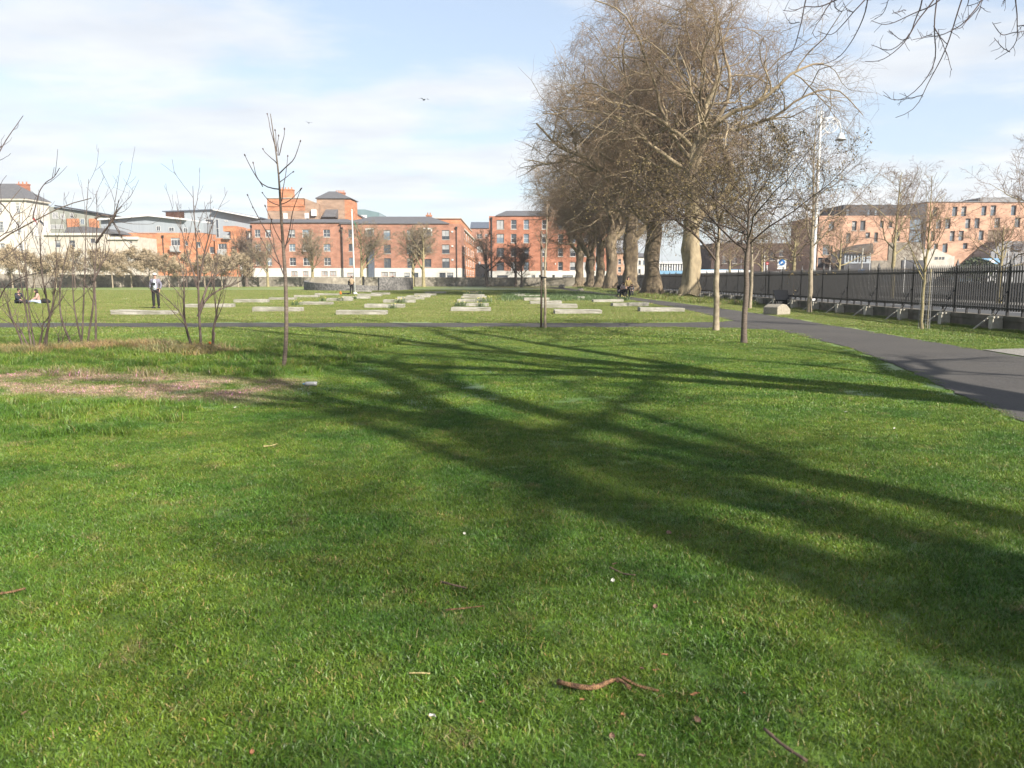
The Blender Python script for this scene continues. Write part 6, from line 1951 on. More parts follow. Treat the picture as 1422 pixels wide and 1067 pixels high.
MB().box(XA(497.5, Y), XA(514, Y), Y - 2, Y - 1.2, 0, ZA(299.5, Y)).build('white_core', M['white'], t)
t = thing('brick_gable', 'small orange brick gable peeping over the flats right of the flagpole', 'building', (XA(502, 215), 215, 0))
Y = 215
MB().prism_xz([(XA(494, Y), 0), (XA(511, Y), 0), (XA(511, Y), ZA(305, Y)), (XA(500, Y), ZA(298, Y)), (XA(494, Y), ZA(304, Y))], Y, Y + 6).build('gable_wall', M['brick_o'], t)
MB().bar((XA(493.5, Y), Y + 3, ZA(303.8, Y)), (XA(500, Y), Y + 3, ZA(297.6, Y)), 6.4, 0.2).bar((XA(500, Y), Y + 3, ZA(297.6, Y)), (XA(511.5, Y), Y + 3, ZA(304.8, Y)), 6.4, 0.2).build('roof', M['slate'], t)

# 5. modern orange brick and grey clad flats
Y = 178.0
t = thing('modern_flats', 'modern orange brick flats with a long grey clad top storey and sloping white roof edge', 'building', (XA(225, Y), Y, 0))
W = [(243.5, 256, 330.5, 341.5, '3', 'white'), (277.5, 284, 336, 343.5, '2', 'white'), (205, 209, 338, 346, '1', 'frame_g'), (263, 266.5, 335, 341, '1', 'white')]
b = MB(); shell(b, XA(150, Y), XA(287.5, Y), Y, Y + 11, 0, ZA(323.5, Y), [pxr(r_[:4], Y) for r_ in W]); b.build('brick_wall', M['brick_o'], t)
for r_ in W: window(t, *pxr(r_[:4], Y), Y, r_[4], None, r_[5])
q = pxr((244, 257, 342, 349), Y); MB().box(q[0], q[1], Y - 1.0, Y - 0.9, q[2], q[3]).box(q[0], q[1], Y - 0.9, Y - 0.003, q[2] - 0.2, q[2]).build('balcony', M['blind'], t)
z_ = lambda p: ZA(p, Y)
MB().prism_xz([(XA(148, Y), z_(323.4)), (XA(288, Y), z_(323.4)), (XA(288, Y), z_(309)), (XA(265, Y), z_(305.5)), (XA(215, Y), z_(300)), (XA(148, Y), z_(306))], Y + 0.5, Y + 10).build('grey_cladding', M['clad'], t)
b = MB().bar((XA(146, Y), Y + 5, z_(305.4)), (XA(215, Y), Y + 5, z_(299.3)), 11, 0.35).bar((XA(215, Y), Y + 5, z_(299.3)), (XA(266, Y), Y + 5, z_(305)), 11, 0.35)
b.build('roof', M['white'], t)
for a, c, u, v in ((225, 230.5, 314, 321), (242, 249, 316, 321.5), (262, 267, 316.5, 323), (280.5, 285, 319, 323)):
    window(t, *pxr((a, c, u, v), Y + 0.5), Y + 0.27, '2', 'glass', 'white', sill=False)
pipe(t, 233, Y, 0, z_(327))
Y = 186.0
t = thing('modern_flats', 'tall grey clad modern flats with white balconies and a dark square top window', 'building', (XA(305, Y), Y, 0))
z_ = lambda p: ZA(p, Y)
MB().prism_xz([(XA(264, Y), 0), (XA(368, Y), 0), (XA(368, Y), z_(303)), (XA(308, Y), z_(291.8)), (XA(264, Y), z_(293))], Y, Y + 14).build('grey_cladding', M['clad'], t)
MB().prism_xz([(XA(236, Y), 0), (XA(263.6, Y), 0), (XA(263.6, Y), z_(292.5)), (XA(236, Y), z_(295))], Y + 1, Y + 12).build('brick_end', M['brick'], t)
b = MB().bar((XA(235, Y), Y + 6, z_(294)), (XA(308, Y), Y + 6, z_(291.2)), 13, 0.2).bar((XA(308, Y), Y + 6, z_(291.2)), (XA(370, Y), Y + 6, z_(303)), 13, 0.25)
b.build('roof', M['slate_b'], t)
MB().bar((XA(306, Y), Y - 0.8, z_(291.6)), (XA(367, Y), Y - 0.8, z_(303.4)), 1.4, 0.32).build('roof_edge', M['white'], t)
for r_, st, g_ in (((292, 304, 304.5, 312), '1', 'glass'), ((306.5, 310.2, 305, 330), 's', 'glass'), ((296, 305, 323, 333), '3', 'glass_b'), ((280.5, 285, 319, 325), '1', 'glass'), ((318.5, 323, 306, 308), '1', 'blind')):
    window(t, *pxr(r_, Y), Y - 0.2, st, g_, 'white', sill=False)
for (a, c, u, v) in ((291, 305, 313, 319), (289, 306, 327, 333.5), (290, 304, 347, 352)):
    q = pxr((a, c, u, v), Y)
    MB().box(q[0], q[1], Y - 2.2, Y - 2.1, q[2], q[3]).box(q[0], q[1], Y - 2.1, Y - 0.003, q[2] - 0.2, q[2]).build('balcony', M['blind'], t)
b = MB()
for p_ in (290, 296.5): b.tube([(XA(p_, Y - 2), Y - 2, 0), (XA(p_, Y - 2), Y - 2, z_(324))], 0.16, 8)
b.bar((XA(276, Y - 1), Y - 1, z_(311.5)), (XA(297, Y - 1), Y - 1, z_(309.5)), 2.0, 0.3)
b.build('balcony_frame', M['white'], t)
Y = 179.0
t = thing('modern_flats', 'stepped orange brick flats with a glazed balcony, left of the road gap', 'building', (XA(318, Y), Y, 0))
z_ = lambda p: ZA(p, Y)
W = [(308, 320, 338.5, 346.5, '3', 'white'), (309, 320, 355, 360, '3', 'white'), (296, 302, 343, 352, '1', 'white')]
b = MB(); shell(b, XA(304, Y), XA(333.5, Y), Y, Y + 8, 0, z_(331), [pxr(r_[:4], Y) for r_ in W])
shell(b, XA(288, Y), XA(303.9, Y), Y + 0.6, Y + 8, 0, z_(334), [pxr(r_[:4], Y + 0.6) for r_ in W if r_[1] < 304])
b.box(XA(316, Y), XA(333.5, Y), Y + 0.02, Y + 8, z_(321.5), z_(314)).box(XA(326, Y), XA(333.5, Y), Y + 0.01, Y + 8, z_(331) + .003, z_(321.5) - .003)
b.box(XA(336, Y), XA(352, Y), Y + 6, Y + 14, z_(318.5), z_(315.5))
b.build('brick_wall', M['brick_o'], t)
for r_ in W: window(t, *pxr(r_[:4], Y if r_[0] > 304 else Y + 0.6), Y if r_[0] > 304 else Y + 0.6, r_[4], 'glass', r_[5])
for a, c, u, v in ((308, 321, 347.5, 354.5), (317, 326, 327, 331)):
    q = pxr((a, c, u, v), Y); MB().box(q[0], q[1], Y - 0.9, Y - 0.8, q[2], q[3]).box(q[0], q[1], Y - 0.8, Y - 0.003, q[2] - 0.2, q[2]).build('balcony', M['blind'], t)
MB().box(XA(335, Y), XA(351.5, Y), Y + 6.5, Y + 14, z_(337), z_(318.5) - .003).build('white_bay', M['render_w'], t)
for a, c in ((334.8, 338), (340, 346), (347.5, 351)):
    q = pxr((a, c, 321, 331), Y); MB().box(q[0], q[1], Y + 6.4, Y + 6.497, q[2], q[3]).build('window', M['glass' if a != 340 else 'blind'], t)
MB().box(XA(328, Y), XA(333.4, Y), Y - 0.4, Y - 0.003, z_(372), z_(342)).build('brown_screen', M['brick_d'], t)
for a, sx_ in ((331, 0.5), (335, 0.45), (346, 0.6), (349, 0.5)):
    x_ = XA(a, Y)
    MB().ball((x_, Y + 7.5, z_(313.5)), (sx_ * 1.6, sx_, sx_ * 1.4), 8, 6).build('roof_shrub', M['hedge'], t, True)
t = thing('dark_house', 'dark house at the end of the road gap beside the brick flats', 'building', (XA(343, 215), 215, 0))
Y = 215
MB().box(XA(330, Y), XA(362, Y), Y, Y + 8, 0, ZA(348, Y)).build('wall', M['clad_d'], t)  # dark wall colour closes the end of the gap
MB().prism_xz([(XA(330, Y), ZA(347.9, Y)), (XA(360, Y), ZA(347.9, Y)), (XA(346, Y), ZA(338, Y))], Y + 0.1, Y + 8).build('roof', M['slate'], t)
sgx, sgy = XA(339.5, 167), 167
t = thing('road_sign', 'white road sign on a grey post above the wall in the road gap', 'road sign', (sgx, sgy, 0))
MB().tube([(sgx, sgy, 0), (sgx, sgy, ZA(372, sgy))], 0.07, 6).build('post', M['metal_g'], t)
q = pxr((337, 342, 368.5, 376), sgy); MB().box(q[0], q[1], sgy - 0.12, sgy - 0.07, q[2], q[3]).build('board', M['white'], t)

# 6. stone lodge and grey block, cream house
Y = 168.0
t = thing('stone_lodge', 'low pale stone lodge with a parapet behind the blossom trees', 'building', (XA(135, Y), Y, 0))
z_ = lambda p: ZA(p, Y)
W = [(133, 140, 331.5, 338, '1', 'white'), (187, 190, 335, 338, '1', 'white'), (84, 92, 334, 344, 's', 'white'), (104, 112, 334, 344, 's', 'white')]
b = MB(); shell(b, XA(70, Y), XA(152, Y), Y, Y + 10, 0, z_(325), [pxr(r_[:4], Y) for r_ in W[:1] + W[2:]])
shell(b, XA(152.1, Y), XA(195, Y), Y + 1.5, Y + 10, 0, z_(329), [pxr(W[1][:4], Y + 1.5)])
b.build('stone_wall', M['stone_l'], t)
MB().box(XA(69, Y), XA(152.4, Y), Y - 0.4, Y - 0.003, z_(327), z_(324)).box(XA(152.5, Y), XA(195.5, Y), Y + 1.1, Y + 1.497, z_(332.5), z_(328.5)).build('cornice', M['stone_c'], t)
for i, r_ in enumerate(W): window(t, *pxr(r_[:4], Y + (1.5 if i == 1 else 0)), Y + (1.5 if i == 1 else 0), r_[4], 'glass', r_[5])
MB().prism_xz([(XA(90, Y), z_(324)), (XA(165, Y), z_(324)), (XA(150, Y), z_(317)), (XA(118, Y), z_(313.5)), (XA(95, Y), z_(315))], Y + 2, Y + 9).build('roof', M['slate'], t)
Y = 198.0
z_ = lambda p: ZA(p, Y)
t = thing('modern_flats', 'grey glazed modern block with a long dark sloping roof, beside the cream house', 'building', (XA(120, Y), Y, 0))
MB().prism_xz([(XA(78, Y), 0), (XA(172, Y), 0), (XA(172, Y), z_(302)), (XA(92, Y), z_(288)), (XA(78, Y), z_(287))], Y, Y + 12).build('wall', mat('grey_green_render', (0.3, 0.31, 0.27), (0.38, 0.39, 0.34), 0.6, 0.8), t)
b = MB().bar((XA(90, Y), Y + 5.6, z_(286)), (XA(176, Y), Y + 5.6, z_(301.5)), 12.6, 0.3); b.build('roof', M['clad_d'], t)
for r_ in ((84, 92, 295, 304), (95, 101, 297, 305), (108, 113, 296, 303), (122, 127, 304, 312), (80, 98, 312, 318)):
    window(t, *pxr(r_, Y), Y - 0.2, '2', 'blind' if r_[0] < 100 else None, 'white', sill=False)
for a, c in ((103.5, 120), (134, 147)):
    q = pxr((a, c, 304, 320), Y); MB().box(q[0], q[1], Y - 0.3, Y - 0.003, q[2], q[3]).build('brick_panel', M['brick_o'], t)
Y = 172.0
z_ = lambda p: ZA(p, Y)
t = thing('cream_house', 'large cream stone house with a hipped slate roof at the far left', 'building', (XA(20, Y), Y, 0))
x0, x1 = XA(-150, Y), XA(49.5, Y)
yb_ = Y * (49.5 - CX) / (80 - CX)
W = []
for a, c in ((9.8, 15.5), (34.7, 39.8), (-16, -10), (-40, -34)):
    W += [(a, c, 282.8, 295.5, 'w'), (a - 0.3, c + 0.4, 308, 323.5, 'w'), (a - .3, c + .4, 338, 352, 'w')]
b = MB(); shell(b, x0, x1, Y, yb_, 0, z_(277), [pxr(r_[:4], Y) for r_ in W]); b.build('stone_wall', M['stone_c'], t)
for r_ in W:
    q = pxr(r_[:4], Y)
    window(t, *q, Y, 'w', 'glass', 'white')
    MB().box(q[0] - 0.9, q[0] - 0.003, Y - 0.05, Y - 0.003, q[2] - .1, q[3] + 0.3).box(q[1] + .003, q[1] + 0.2, Y - 0.05, Y - 0.003, q[2] - .1, q[3] + 0.3).build('white_surround', M['white'], t)
MB().box(x0, x1 + 0.45, Y - 0.45, Y - 0.003, z_(278.6), z_(276.4)).box(x1 + 0.003, x1 + 0.45, Y, yb_, z_(278.6), z_(276.4)).build('cornice', M['stone_l'], t)
hip_roof(t, 'roof', x0, x1, Y, yb_, z_(276.3), XA(-100, Y), XA(38, Y + 4.5), ZA(255.5, Y + 4.5), 'slate', 0.45)
chimney(t, XA(40, Y + 8), XA(56, Y + 8), Y + 7.2, Y + 8.2, z_(277), ZA(256, Y + 8), 'brick_b', 3)
for i, (u, v) in enumerate(((285, 297), (304, 327))):
    for k_ in range(2):
        yy_ = Y + 2 + k_ * 3.6
        MB().box(x1 + 0.003, x1 + 0.08, yy_, yy_ + 1.6, ZA(v, Y), ZA(u, Y)).build('blind_window', M['white'], t)
for px, py, m, lb in ((50, 305, 'red', 'small red flag on a slanting pole on the cream house'), (60, 309, 'navy', 'small dark blue flag on a slanting pole on the cream house')):
    x_, _, zq = AT(px, py, Y - 0.5)
    t2 = thing('flag', lb, 'flag', (x_, Y - 1, zq))
    MB().tube([(x_ - 0.7, Y - 0.1, zq - 0.6), (x_ - 0.3, Y - 1.2, zq + 0.7)], 0.05, 6).build('pole', M['white'], t2)
    b = MB()
    vs_ = []
    for i in range(6):
        for j in range(5):
            vs_.append((x_ - 0.3 + 0.17 * i, Y - 1.2 + 0.1 * math.sin(2 * i + j), zq + 0.7 - 0.2 * i - 0.16 * j))
    b.add(vs_, [(i * 5 + j, i * 5 + j + 1, i * 5 + j + 6, i * 5 + j + 5) for i in range(5) for j in range(4)])
    b.build('cloth', M[m], t2)

# 7. buff brick offices beyond the river
Y = 142.0
z_ = lambda p: ZA(p, Y)
t = thing('buff_brick_office', 'smaller buff brick office block with a dark set-back roof storey, behind the lamp post', 'building', (XA(1190, Y), Y, 0))
W = [(1144, 1151.5, 308, 319.5, '1', 'frame_g'), (1175.5, 1182, 307, 320.5, '1', 'frame_g'), (1187, 1194, 306.5, 320.5, '1', 'frame_g'), (1214, 1219, 307, 316, '1', 'frame_g'), (1226, 1231, 307, 316, '1', 'frame_g'),
     (1168.6, 1174.7, 324, 337, '1', 'frame_g'), (1195, 1201, 323, 330.5, '1', 'frame_g'), (1207, 1212, 323, 336, '1', 'frame_g'), (1237, 1242, 322, 335, '1', 'frame_g'), (1137.5, 1147, 340, 353.8, 'm', 'frame_g'), (1148, 1151, 341, 353, '1', 'frame_g')]
b = MB(); shell(b, XA(1130.5, Y), XA(1254.5, Y), Y, Y + 14, 0, z_(299.8), [pxr(r_[:4], Y) for r_ in W] + [pxr((1131.5, 1148, 358, 372), Y)], 0.3); b.build('brick_wall', M['brick_p'], t)
for r_ in W: window(t, *pxr(r_[:4], Y), Y, r_[4], None, r_[5], 0.3)
q = pxr((1131.5, 1148, 358, 372), Y)
MB().box(q[0], q[0] + (q[1] - q[0]) * .38, Y + 0.25, Y + 0.297, q[2], q[3]).build('dark_entry', M['clad_d'], t)
MB().box(q[0] + (q[1] - q[0]) * .38 + .003, q[1], Y + 0.1, Y + 0.297, q[2], q[3]).build('brown_door', M['brick_d'], t)
b = MB(); shell(b, XA(1163, Y + 2), XA(1254, Y + 2), Y + 2, Y + 13, z_(299.8) + .003, ZA(284.5, Y + 2), [pxr(r_, Y + 2) for r_ in ((1167, 1172, 290, 299), (1196, 1200, 290.5, 299), (1206, 1210, 291, 299), (1242.5, 1247.5, 289.5, 298.5))]); b.build('roof_storey', M['clad_d'], t)
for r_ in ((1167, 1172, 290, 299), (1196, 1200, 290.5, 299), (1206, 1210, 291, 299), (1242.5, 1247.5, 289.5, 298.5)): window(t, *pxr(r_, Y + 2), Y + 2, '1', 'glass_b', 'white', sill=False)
Y = 150.0
z_ = lambda p: ZA(p, Y)
t = thing('buff_brick_office', 'large buff brick office block with scattered tall windows at the right edge', 'building', (XA(1350, Y), Y, 0))
def zr7(a, c, u, v): return (1242 + a * .12658, 1242 + c * .12658, 270 + u * .12658, 270 + v * .12658)
W = [zr7(*r_) for r_ in ((340, 388, 140, 245), (548, 603, 135, 240), (645, 700, 132, 240), (862, 915, 128, 235), (960, 1018, 122, 235), (385, 440, 272, 378), (483, 538, 268, 378), (698, 752, 265, 375), (798, 852, 262, 375),
                         (1015, 1070, 258, 368), (1230, 1290, 255, 362), (1335, 1388, 250, 360), (335, 378, 405, 513), (540, 592, 403, 513), (635, 690, 400, 508), (852, 905, 397, 505), (1390, 1440, 388, 495), (375, 420, 540, 600),
                         (470, 525, 540, 640), (690, 740, 535, 600), (1500, 1555, 250, 360), (1600, 1655, 250, 360), (1180, 1235, 120, 232), (1560, 1610, 118, 228))]
rec = zr7(950, 1125, 395, 520)
b = MB(); shell(b, XA(1277, Y), XA(1480, Y), Y, Y + 16, 0, z_(281), [pxr(r_, Y) for r_ in W] + [pxr(rec, Y)], 0.35); b.build('brick_wall', M['brick_p'], t)
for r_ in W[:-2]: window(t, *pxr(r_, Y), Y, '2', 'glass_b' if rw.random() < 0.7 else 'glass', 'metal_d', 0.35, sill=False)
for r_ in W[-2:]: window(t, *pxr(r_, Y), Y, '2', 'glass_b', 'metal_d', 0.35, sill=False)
q = pxr(rec, Y); MB().box(q[0], q[1], Y + 0.2, Y + 0.34, q[2], q[3]).build('timber_screen', mat('brown_timber_slats', (0.2, 0.14, 0.1), (0.32, 0.24, 0.17), 3, 0.8, stretch=(3, 1, 0.2)), t)
MB().box(XA(1276.5, Y), XA(1482, Y), Y - 0.15, Y + 16.2, z_(281) + .003, z_(280)).build('coping', M['metal_g'], t)
MB().box(XA(1344, Y + 6), XA(1400, Y + 6), Y + 5, Y + 11, z_(280), ZA(275.5, Y + 6)).build('roof_plant', M['metal_g'], t)
b = MB()
for i in range(9): b.bar((XA(1346 + i * 6, Y + 4), Y + 4, z_(280)), (XA(1346 + i * 6, Y + 4), Y + 4, ZA(274.5, Y + 4)), 0.06)
b.bar((XA(1346, Y + 4), Y + 4, ZA(274.5, Y + 4)), (XA(1394, Y + 4), Y + 4, ZA(274.5, Y + 4)), 0.06)
b.build('roof_rail', M['metal_g'], t)
t = thing('glazed_link', 'dark glazed link between the two buff brick office blocks', 'building', (XA(1266, 148), 148, 0))
Y = 148
MB().box(XA(1254, Y), XA(1277.4, Y), Y, Y + 8, 0, ZA(283, Y)).build('dark_wall', M['clad_d'], t)
for u, v in ((305.5, 319), (322, 336), (338, 348)):
    q = pxr((1254.5, 1270, u, v), Y)
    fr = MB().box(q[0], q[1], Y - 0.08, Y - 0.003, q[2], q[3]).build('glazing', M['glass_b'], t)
# low buildings in front of them
Y = 137.0
t = thing('garden_wall', 'pale rendered boundary wall in front of the buff brick offices', 'wall', (XA(1240, Y), Y, 0))
MB().box(XA(1205, Y), XA(1272, Y), Y, Y + 0.5, 0, ZA(362, Y)).box(XA(1228, Y + 1), XA(1272, Y + 1), Y + 1, Y + 1.4, 0, ZA(337, Y + 1)).build('render', M['stone_w'], t)
MB().box(XA(1236, Y), XA(1266, Y), Y - 3, Y - 2.5, 0, ZA(362, Y)).build('dark_hoarding', M['clad_d'], t)
MB().box(XA(1266.1, Y), XA(1268.6, Y), Y - 3.1, Y - 2.4, 0, ZA(357, Y)).build('brick_pillar', M['brick_o'], t)
t = thing('grey_pavilion', 'low grey pavilion with a row of narrow dark windows and a brown roof', 'building', (XA(1186, 136), 136, 0))
Y = 136
z_ = lambda p: ZA(p, Y)
W = [(1170 + i * 4.3, 1172.3 + i * 4.3, 355, 364) for i in range(7)]
b = MB(); shell(b, XA(1168, Y), XA(1204, Y), Y, Y + 7, z_(366), z_(352.5), [pxr(r_, Y) for r_ in W]); b.build('wall', M['clad'], t)
MB().box(XA(1167, Y), XA(1204.5, Y), Y - 0.2, Y + 7, 0, z_(366.1)).build('dark_base', M['clad_d'], t)
for r_ in W: window(t, *pxr(r_, Y), Y, '1', 'glass', 'metal_d', sill=False)
MB().prism_xz([(XA(1167, Y), z_(352.3)), (XA(1206, Y), z_(352.3)), (XA(1204, Y), z_(338)), (XA(1188, Y), z_(342)), (XA(1173, Y), z_(348))], Y - 0.4, Y + 7.4).build('roof', mat('brown_roof', (0.09, 0.075, 0.065), (0.14, 0.12, 0.1), 1, 0.8), t)
t = thing('white_cottage', 'small white cottage with a shallow gable behind the railings', 'building', (XA(1292, 140), 140, 0))
Y = 140
z_ = lambda p: ZA(p, Y)
W = [(1292, 1296, 357, 360.5), (1298, 1300.5, 357, 360.5), (1302, 1305, 357, 360.5)]
b = MB(); shell(b, XA(1268, Y), XA(1319, Y), Y, Y + 6, 0, z_(356), [])
b.prism_xz([(XA(1268, Y), z_(355.9)), (XA(1319, Y), z_(357)), (XA(1306, Y), z_(352)), (XA(1291, Y), z_(345)), (XA(1279, Y), z_(350))], Y + 0.01, Y + 6)
b.build('wall', M['stone_l'], t)
for r_ in W: window(t, *pxr(r_, Y), Y - 0.2, '1', 'glass', 'frame_g', sill=False)
t = thing('grey_shed', 'large grey metal shed with a pale roof at the right edge', 'building', (XA(1400, 144), 144, 0))
Y = 144
z_ = lambda p: ZA(p, Y)
MB().box(XA(1368, Y), XA(1480, Y), Y, Y + 5.5, 0, z_(352)).build('wall', M['metal_g'], t)
MB().prism_xz([(XA(1368, Y), z_(351.9)), (XA(1480, Y), z_(351.9)), (XA(1480, Y), z_(335)), (XA(1384, Y), z_(335)), (XA(1374, Y), z_(345))], Y + 0.1, Y + 5.5).build('roof', M['metal_g'], t)
MB().box(XA(1398, Y), XA(1411, Y), Y - 0.3, Y - 0.003, z_(347.5), z_(339)).build('dark_opening', M['slate_b'], t)
b = MB()
for p_ in (1369, 1376, 1384, 1392.5, 1402, 1412, 1418): b.box(XA(p_, Y) - 0.12, XA(p_, Y) + 0.12, Y - 0.15, Y - 0.003, z_(366), z_(352))
b.build('wall_ribs', M['metal_g'], t)
t = thing('hedge', 'dark ivy covered mound between the cottage and the grey shed', 'hedge', (XA(1340, 136), 136, 0))
rg_ = np.random.default_rng(55)
n = 5000
u = rg_.random(n)
cx__ = XA(1308, 136) + u * (XA(1376, 136) - XA(1308, 136))
hh = (np.interp(u, [0, .3, .6, 1], [2.4, 3.8, 5.2, 3.6])) * np.sqrt(rg_.random(n))
cc = np.stack([cx__, 136 + rg_.normal(size=n) * 0.7, hh], 1)
uu_ = unit(rg_.normal(size=(n, 3))); vv_ = unit(np.cross(uu_, rg_.normal(size=(n, 3))))
V = np.stack([cc - uu_ * .22, cc - vv_ * .16, cc + uu_ * .22, cc + vv_ * .16], 1).reshape(-1, 3) - np.array([[XA(1340, 136), 136, 0]])
link('foliage', mesh_np('hedge_foliage', V, np.arange(4 * n).reshape(n, 4), M['hedge']), t)
t = thing('tram_shelter', 'white roofed glass tram shelter with a blue base, between the plane trunks', 'shelter', (XA(930, 170), 170, 0))
Y = 170
z_ = lambda p: ZA(p, Y)
MB().box(XA(905, Y), XA(952, Y), Y - 0.3, Y + 4, z_(366.5), z_(364)).build('roof', M['white'], t)
MB().box(XA(907, Y), XA(950, Y), Y, Y + 3.6, 0, z_(376)).build('blue_base', M['blue_l'], t)
b = MB()
for i in range(13): b.box(XA(907 + i * 3.5, Y) - 0.12, XA(907 + i * 3.5, Y) + 0.12, Y - 0.1, Y + 0.05, z_(376) + .003, z_(366.6))
b.build('mullions', M['white'], t)
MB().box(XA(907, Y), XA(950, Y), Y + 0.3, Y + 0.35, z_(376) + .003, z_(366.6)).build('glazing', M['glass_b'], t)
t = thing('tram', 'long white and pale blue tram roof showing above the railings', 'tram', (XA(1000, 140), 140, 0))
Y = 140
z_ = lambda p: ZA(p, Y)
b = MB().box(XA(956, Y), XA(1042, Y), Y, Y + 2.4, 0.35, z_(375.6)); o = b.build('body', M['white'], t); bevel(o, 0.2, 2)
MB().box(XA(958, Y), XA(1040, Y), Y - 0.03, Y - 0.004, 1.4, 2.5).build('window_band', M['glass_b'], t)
MB().box(XA(970, Y), XA(1030, Y), Y + 0.4, Y + 2.0, z_(375.5), z_(374.4)).build('roof_pod', M['blue_l'], t)
t = thing('dark_warehouse', 'dark brown brick warehouse half hidden behind the street trees', 'building', (XA(1060, 168), 168, 0))
Y = 168
W = [(1000, 1006, 352, 366), (1014, 1020, 352, 366), (1066, 1072, 350, 362), (1078, 1084, 346, 356), (1100, 1106, 346, 358), (1112, 1118, 346, 358)]
b = MB(); shell(b, XA(985, Y), XA(1130, Y), Y, Y + 14, 0, ZA(338, Y), [pxr(r_, Y) for r_ in W]); b.build('brick_wall', M['brick_d'], t)
for r_ in W: window(t, *pxr(r_, Y), Y, 'g', 'glass', 'metal_g')
t = thing('brown_house', 'low brown brick house beside the tram shelter, behind bare twigs', 'building', (XA(968, 178), 178, 0))
Y = 178
MB().box(XA(954, Y), XA(985, Y), Y, Y + 8, 0, ZA(366, Y)).build('brick_wall', M['brick_t'], t)
MB().prism_yz([(Y - .3, ZA(366, Y)), (Y + 8.3, ZA(366, Y)), (Y + 4, ZA(358, Y))], XA(953.5, Y), XA(985.5, Y)).build('roof', M['slate'], t)
# ------------------------------------------------------------------ vehicles on the far quay
def car(label, loc, rz, paint, van=False, s=1.0, group=None):
    t = thing('parked_car' if not van else 'van', label, 'car' if not van else 'van', loc, rz, group)
    t.scale = (s, s, s)
    Lh = 2.15 if not van else 2.7
    if van:
        prof = [(-2.7, .35), (2.65, .35), (2.7, .8), (2.55, 1.15), (1.75, 1.3), (1.05, 2.1), (0.6, 2.25), (-2.55, 2.25), (-2.7, 2.0)]
        roof, w_ = 2.25, 0.95
        glass = [(1.62, 1.32), (1.02, 2.0), (0.25, 2.0), (0.25, 1.32)]
    else:
        prof = [(-2.15, .35), (2.1, .35), (2.15, .62), (1.95, .8), (1.05, .92), (0.35, 1.4), (-0.2, 1.47), (-1.2, 1.42), (-1.85, 1.0), (-2.15, .92)]
        roof, w_ = 1.47, 0.86
        glass = [(0.9, .95), (0.33, 1.34), (-1.1, 1.34), (-1.65, .97)]
    b = MB().prism_yz([(p, z) for p, z in prof][::-1], -w_, w_)
    o = link('body', b.mesh('body', M[paint]), t); bevel(o, 0.06, 2)
    for sx in (-1, 1):
        g = MB().prism_yz(glass, sx * w_ - 0.02, sx * w_ + 0.02)
        link('side_window', g.mesh('side_window', M['glass']), t)
    a, c = (prof[4], prof[5])
    nx_ = 0.04
    MBg = MB().add([(-w_ + .12, a[0] - .1 + nx_, a[1] + .08 + nx_), (w_ - .12, a[0] - .1 + nx_, a[1] + .08 + nx_), (w_ - .16, c[0] + .05 + nx_, c[1] - .06 + nx_), (-w_ + .16, c[0] + .05 + nx_, c[1] - .06 + nx_)], [(0, 1, 2, 3)])
    link('windscreen', MBg.mesh('windscreen', M['glass']), t)
    for sx in (-1, 1):
        for yy_ in (-Lh * 0.62, Lh * 0.62):
            b = MB().tube([(sx * w_ - 0.11, yy_, .32), (sx * w_ + 0.05, yy_, .32)], 0.32, 14)
            wh = link('wheel', b.mesh('wheel', M['tyre']), t)
            link('rim', MB().tube([(sx * w_ + 0.04 * sx + (-.02), yy_, .32), (sx * w_ + 0.04 * sx + .02, yy_, .32)], 0.2, 12).mesh('rim', M['metal_g']), wh)
        link('headlight', MB().ball((sx * (w_ - .2), prof[2][0] - .1, .68), (.14, .1, .09), 10, 6).mesh('headlight', M['white']), t)
        link('tail_light', MB().box(sx * (w_ - .2) - .1, sx * (w_ - .2) + .1, prof[0][0] - .03, prof[0][0] + .05, .72, .9).mesh('tail_light', M['red']), t)
    return t
VG = 'cars along the far quay'
def quay_car(px, Yq, rz, paint, lb, van=False, s=1.0):
    car(lb, (XA(px, Yq), Yq, 0.71), rz, paint, van, s, VG)
quay_car(1378, 136, R(-80), 'car_w', 'white van with a sloping windscreen on the far quay behind the railings', True, 0.95)
quay_car(1346, 139, R(-88), 'car_b', 'blue grey van just left of the white van', True, 0.85)
quay_car(1326, 135.5, R(-85), 'car_b', 'dark blue grey car at the left of the two vans')
quay_car(1263, 135.6, R(-95), 'car_s', 'silver car on the far quay seen just left of the wire guarded tree')
quay_car(1228, 135.6, R(70), 'car_s', 'silver car with a red tail light by the tall street tree')
quay_car(1138, 135.6, R(-80), 'car_w', 'white car on the far quay just right of the white lamp post')
# bus behind the railings
x_, y_ = XA(1370, 134.6), 134.6 + 6
t = thing('parked_bus', 'bright blue coach roof with a white mark showing above the railings', 'bus', (x_, y_, 0))
x0, x1 = XA(1354, y_), XA(1385, y_)
o = MB().box(x0, x1, y_, y_ + 2.5, 0.4, ZA(359, y_)).build('body', M['blue_l'], t); bevel(o, 0.15, 2)
MB().box(x0 + .1, x1 - .1, y_ - 0.03, y_ - 0.004, ZA(372, y_), ZA(366.5, y_)).build('window_band', M['glass'], t)
MB().box(x0, x1, y_ - 0.03, y_ - 0.004, 0.5, ZA(372.2, y_)).build('white_skirt', M['white'], t)
MB().box(XA(1367, y_), XA(1375, y_), y_ - 0.05, y_ - 0.031, ZA(365, y_), ZA(360.5, y_)).build('white_mark', M['white'], t)
for p_ in (1358, 1380):
    MB().tube([(XA(p_, y_), y_ - 0.05, 0.45), (XA(p_, y_), y_ + 0.3, 0.45)], 0.45, 14).build('wheel', M['tyre'], t)

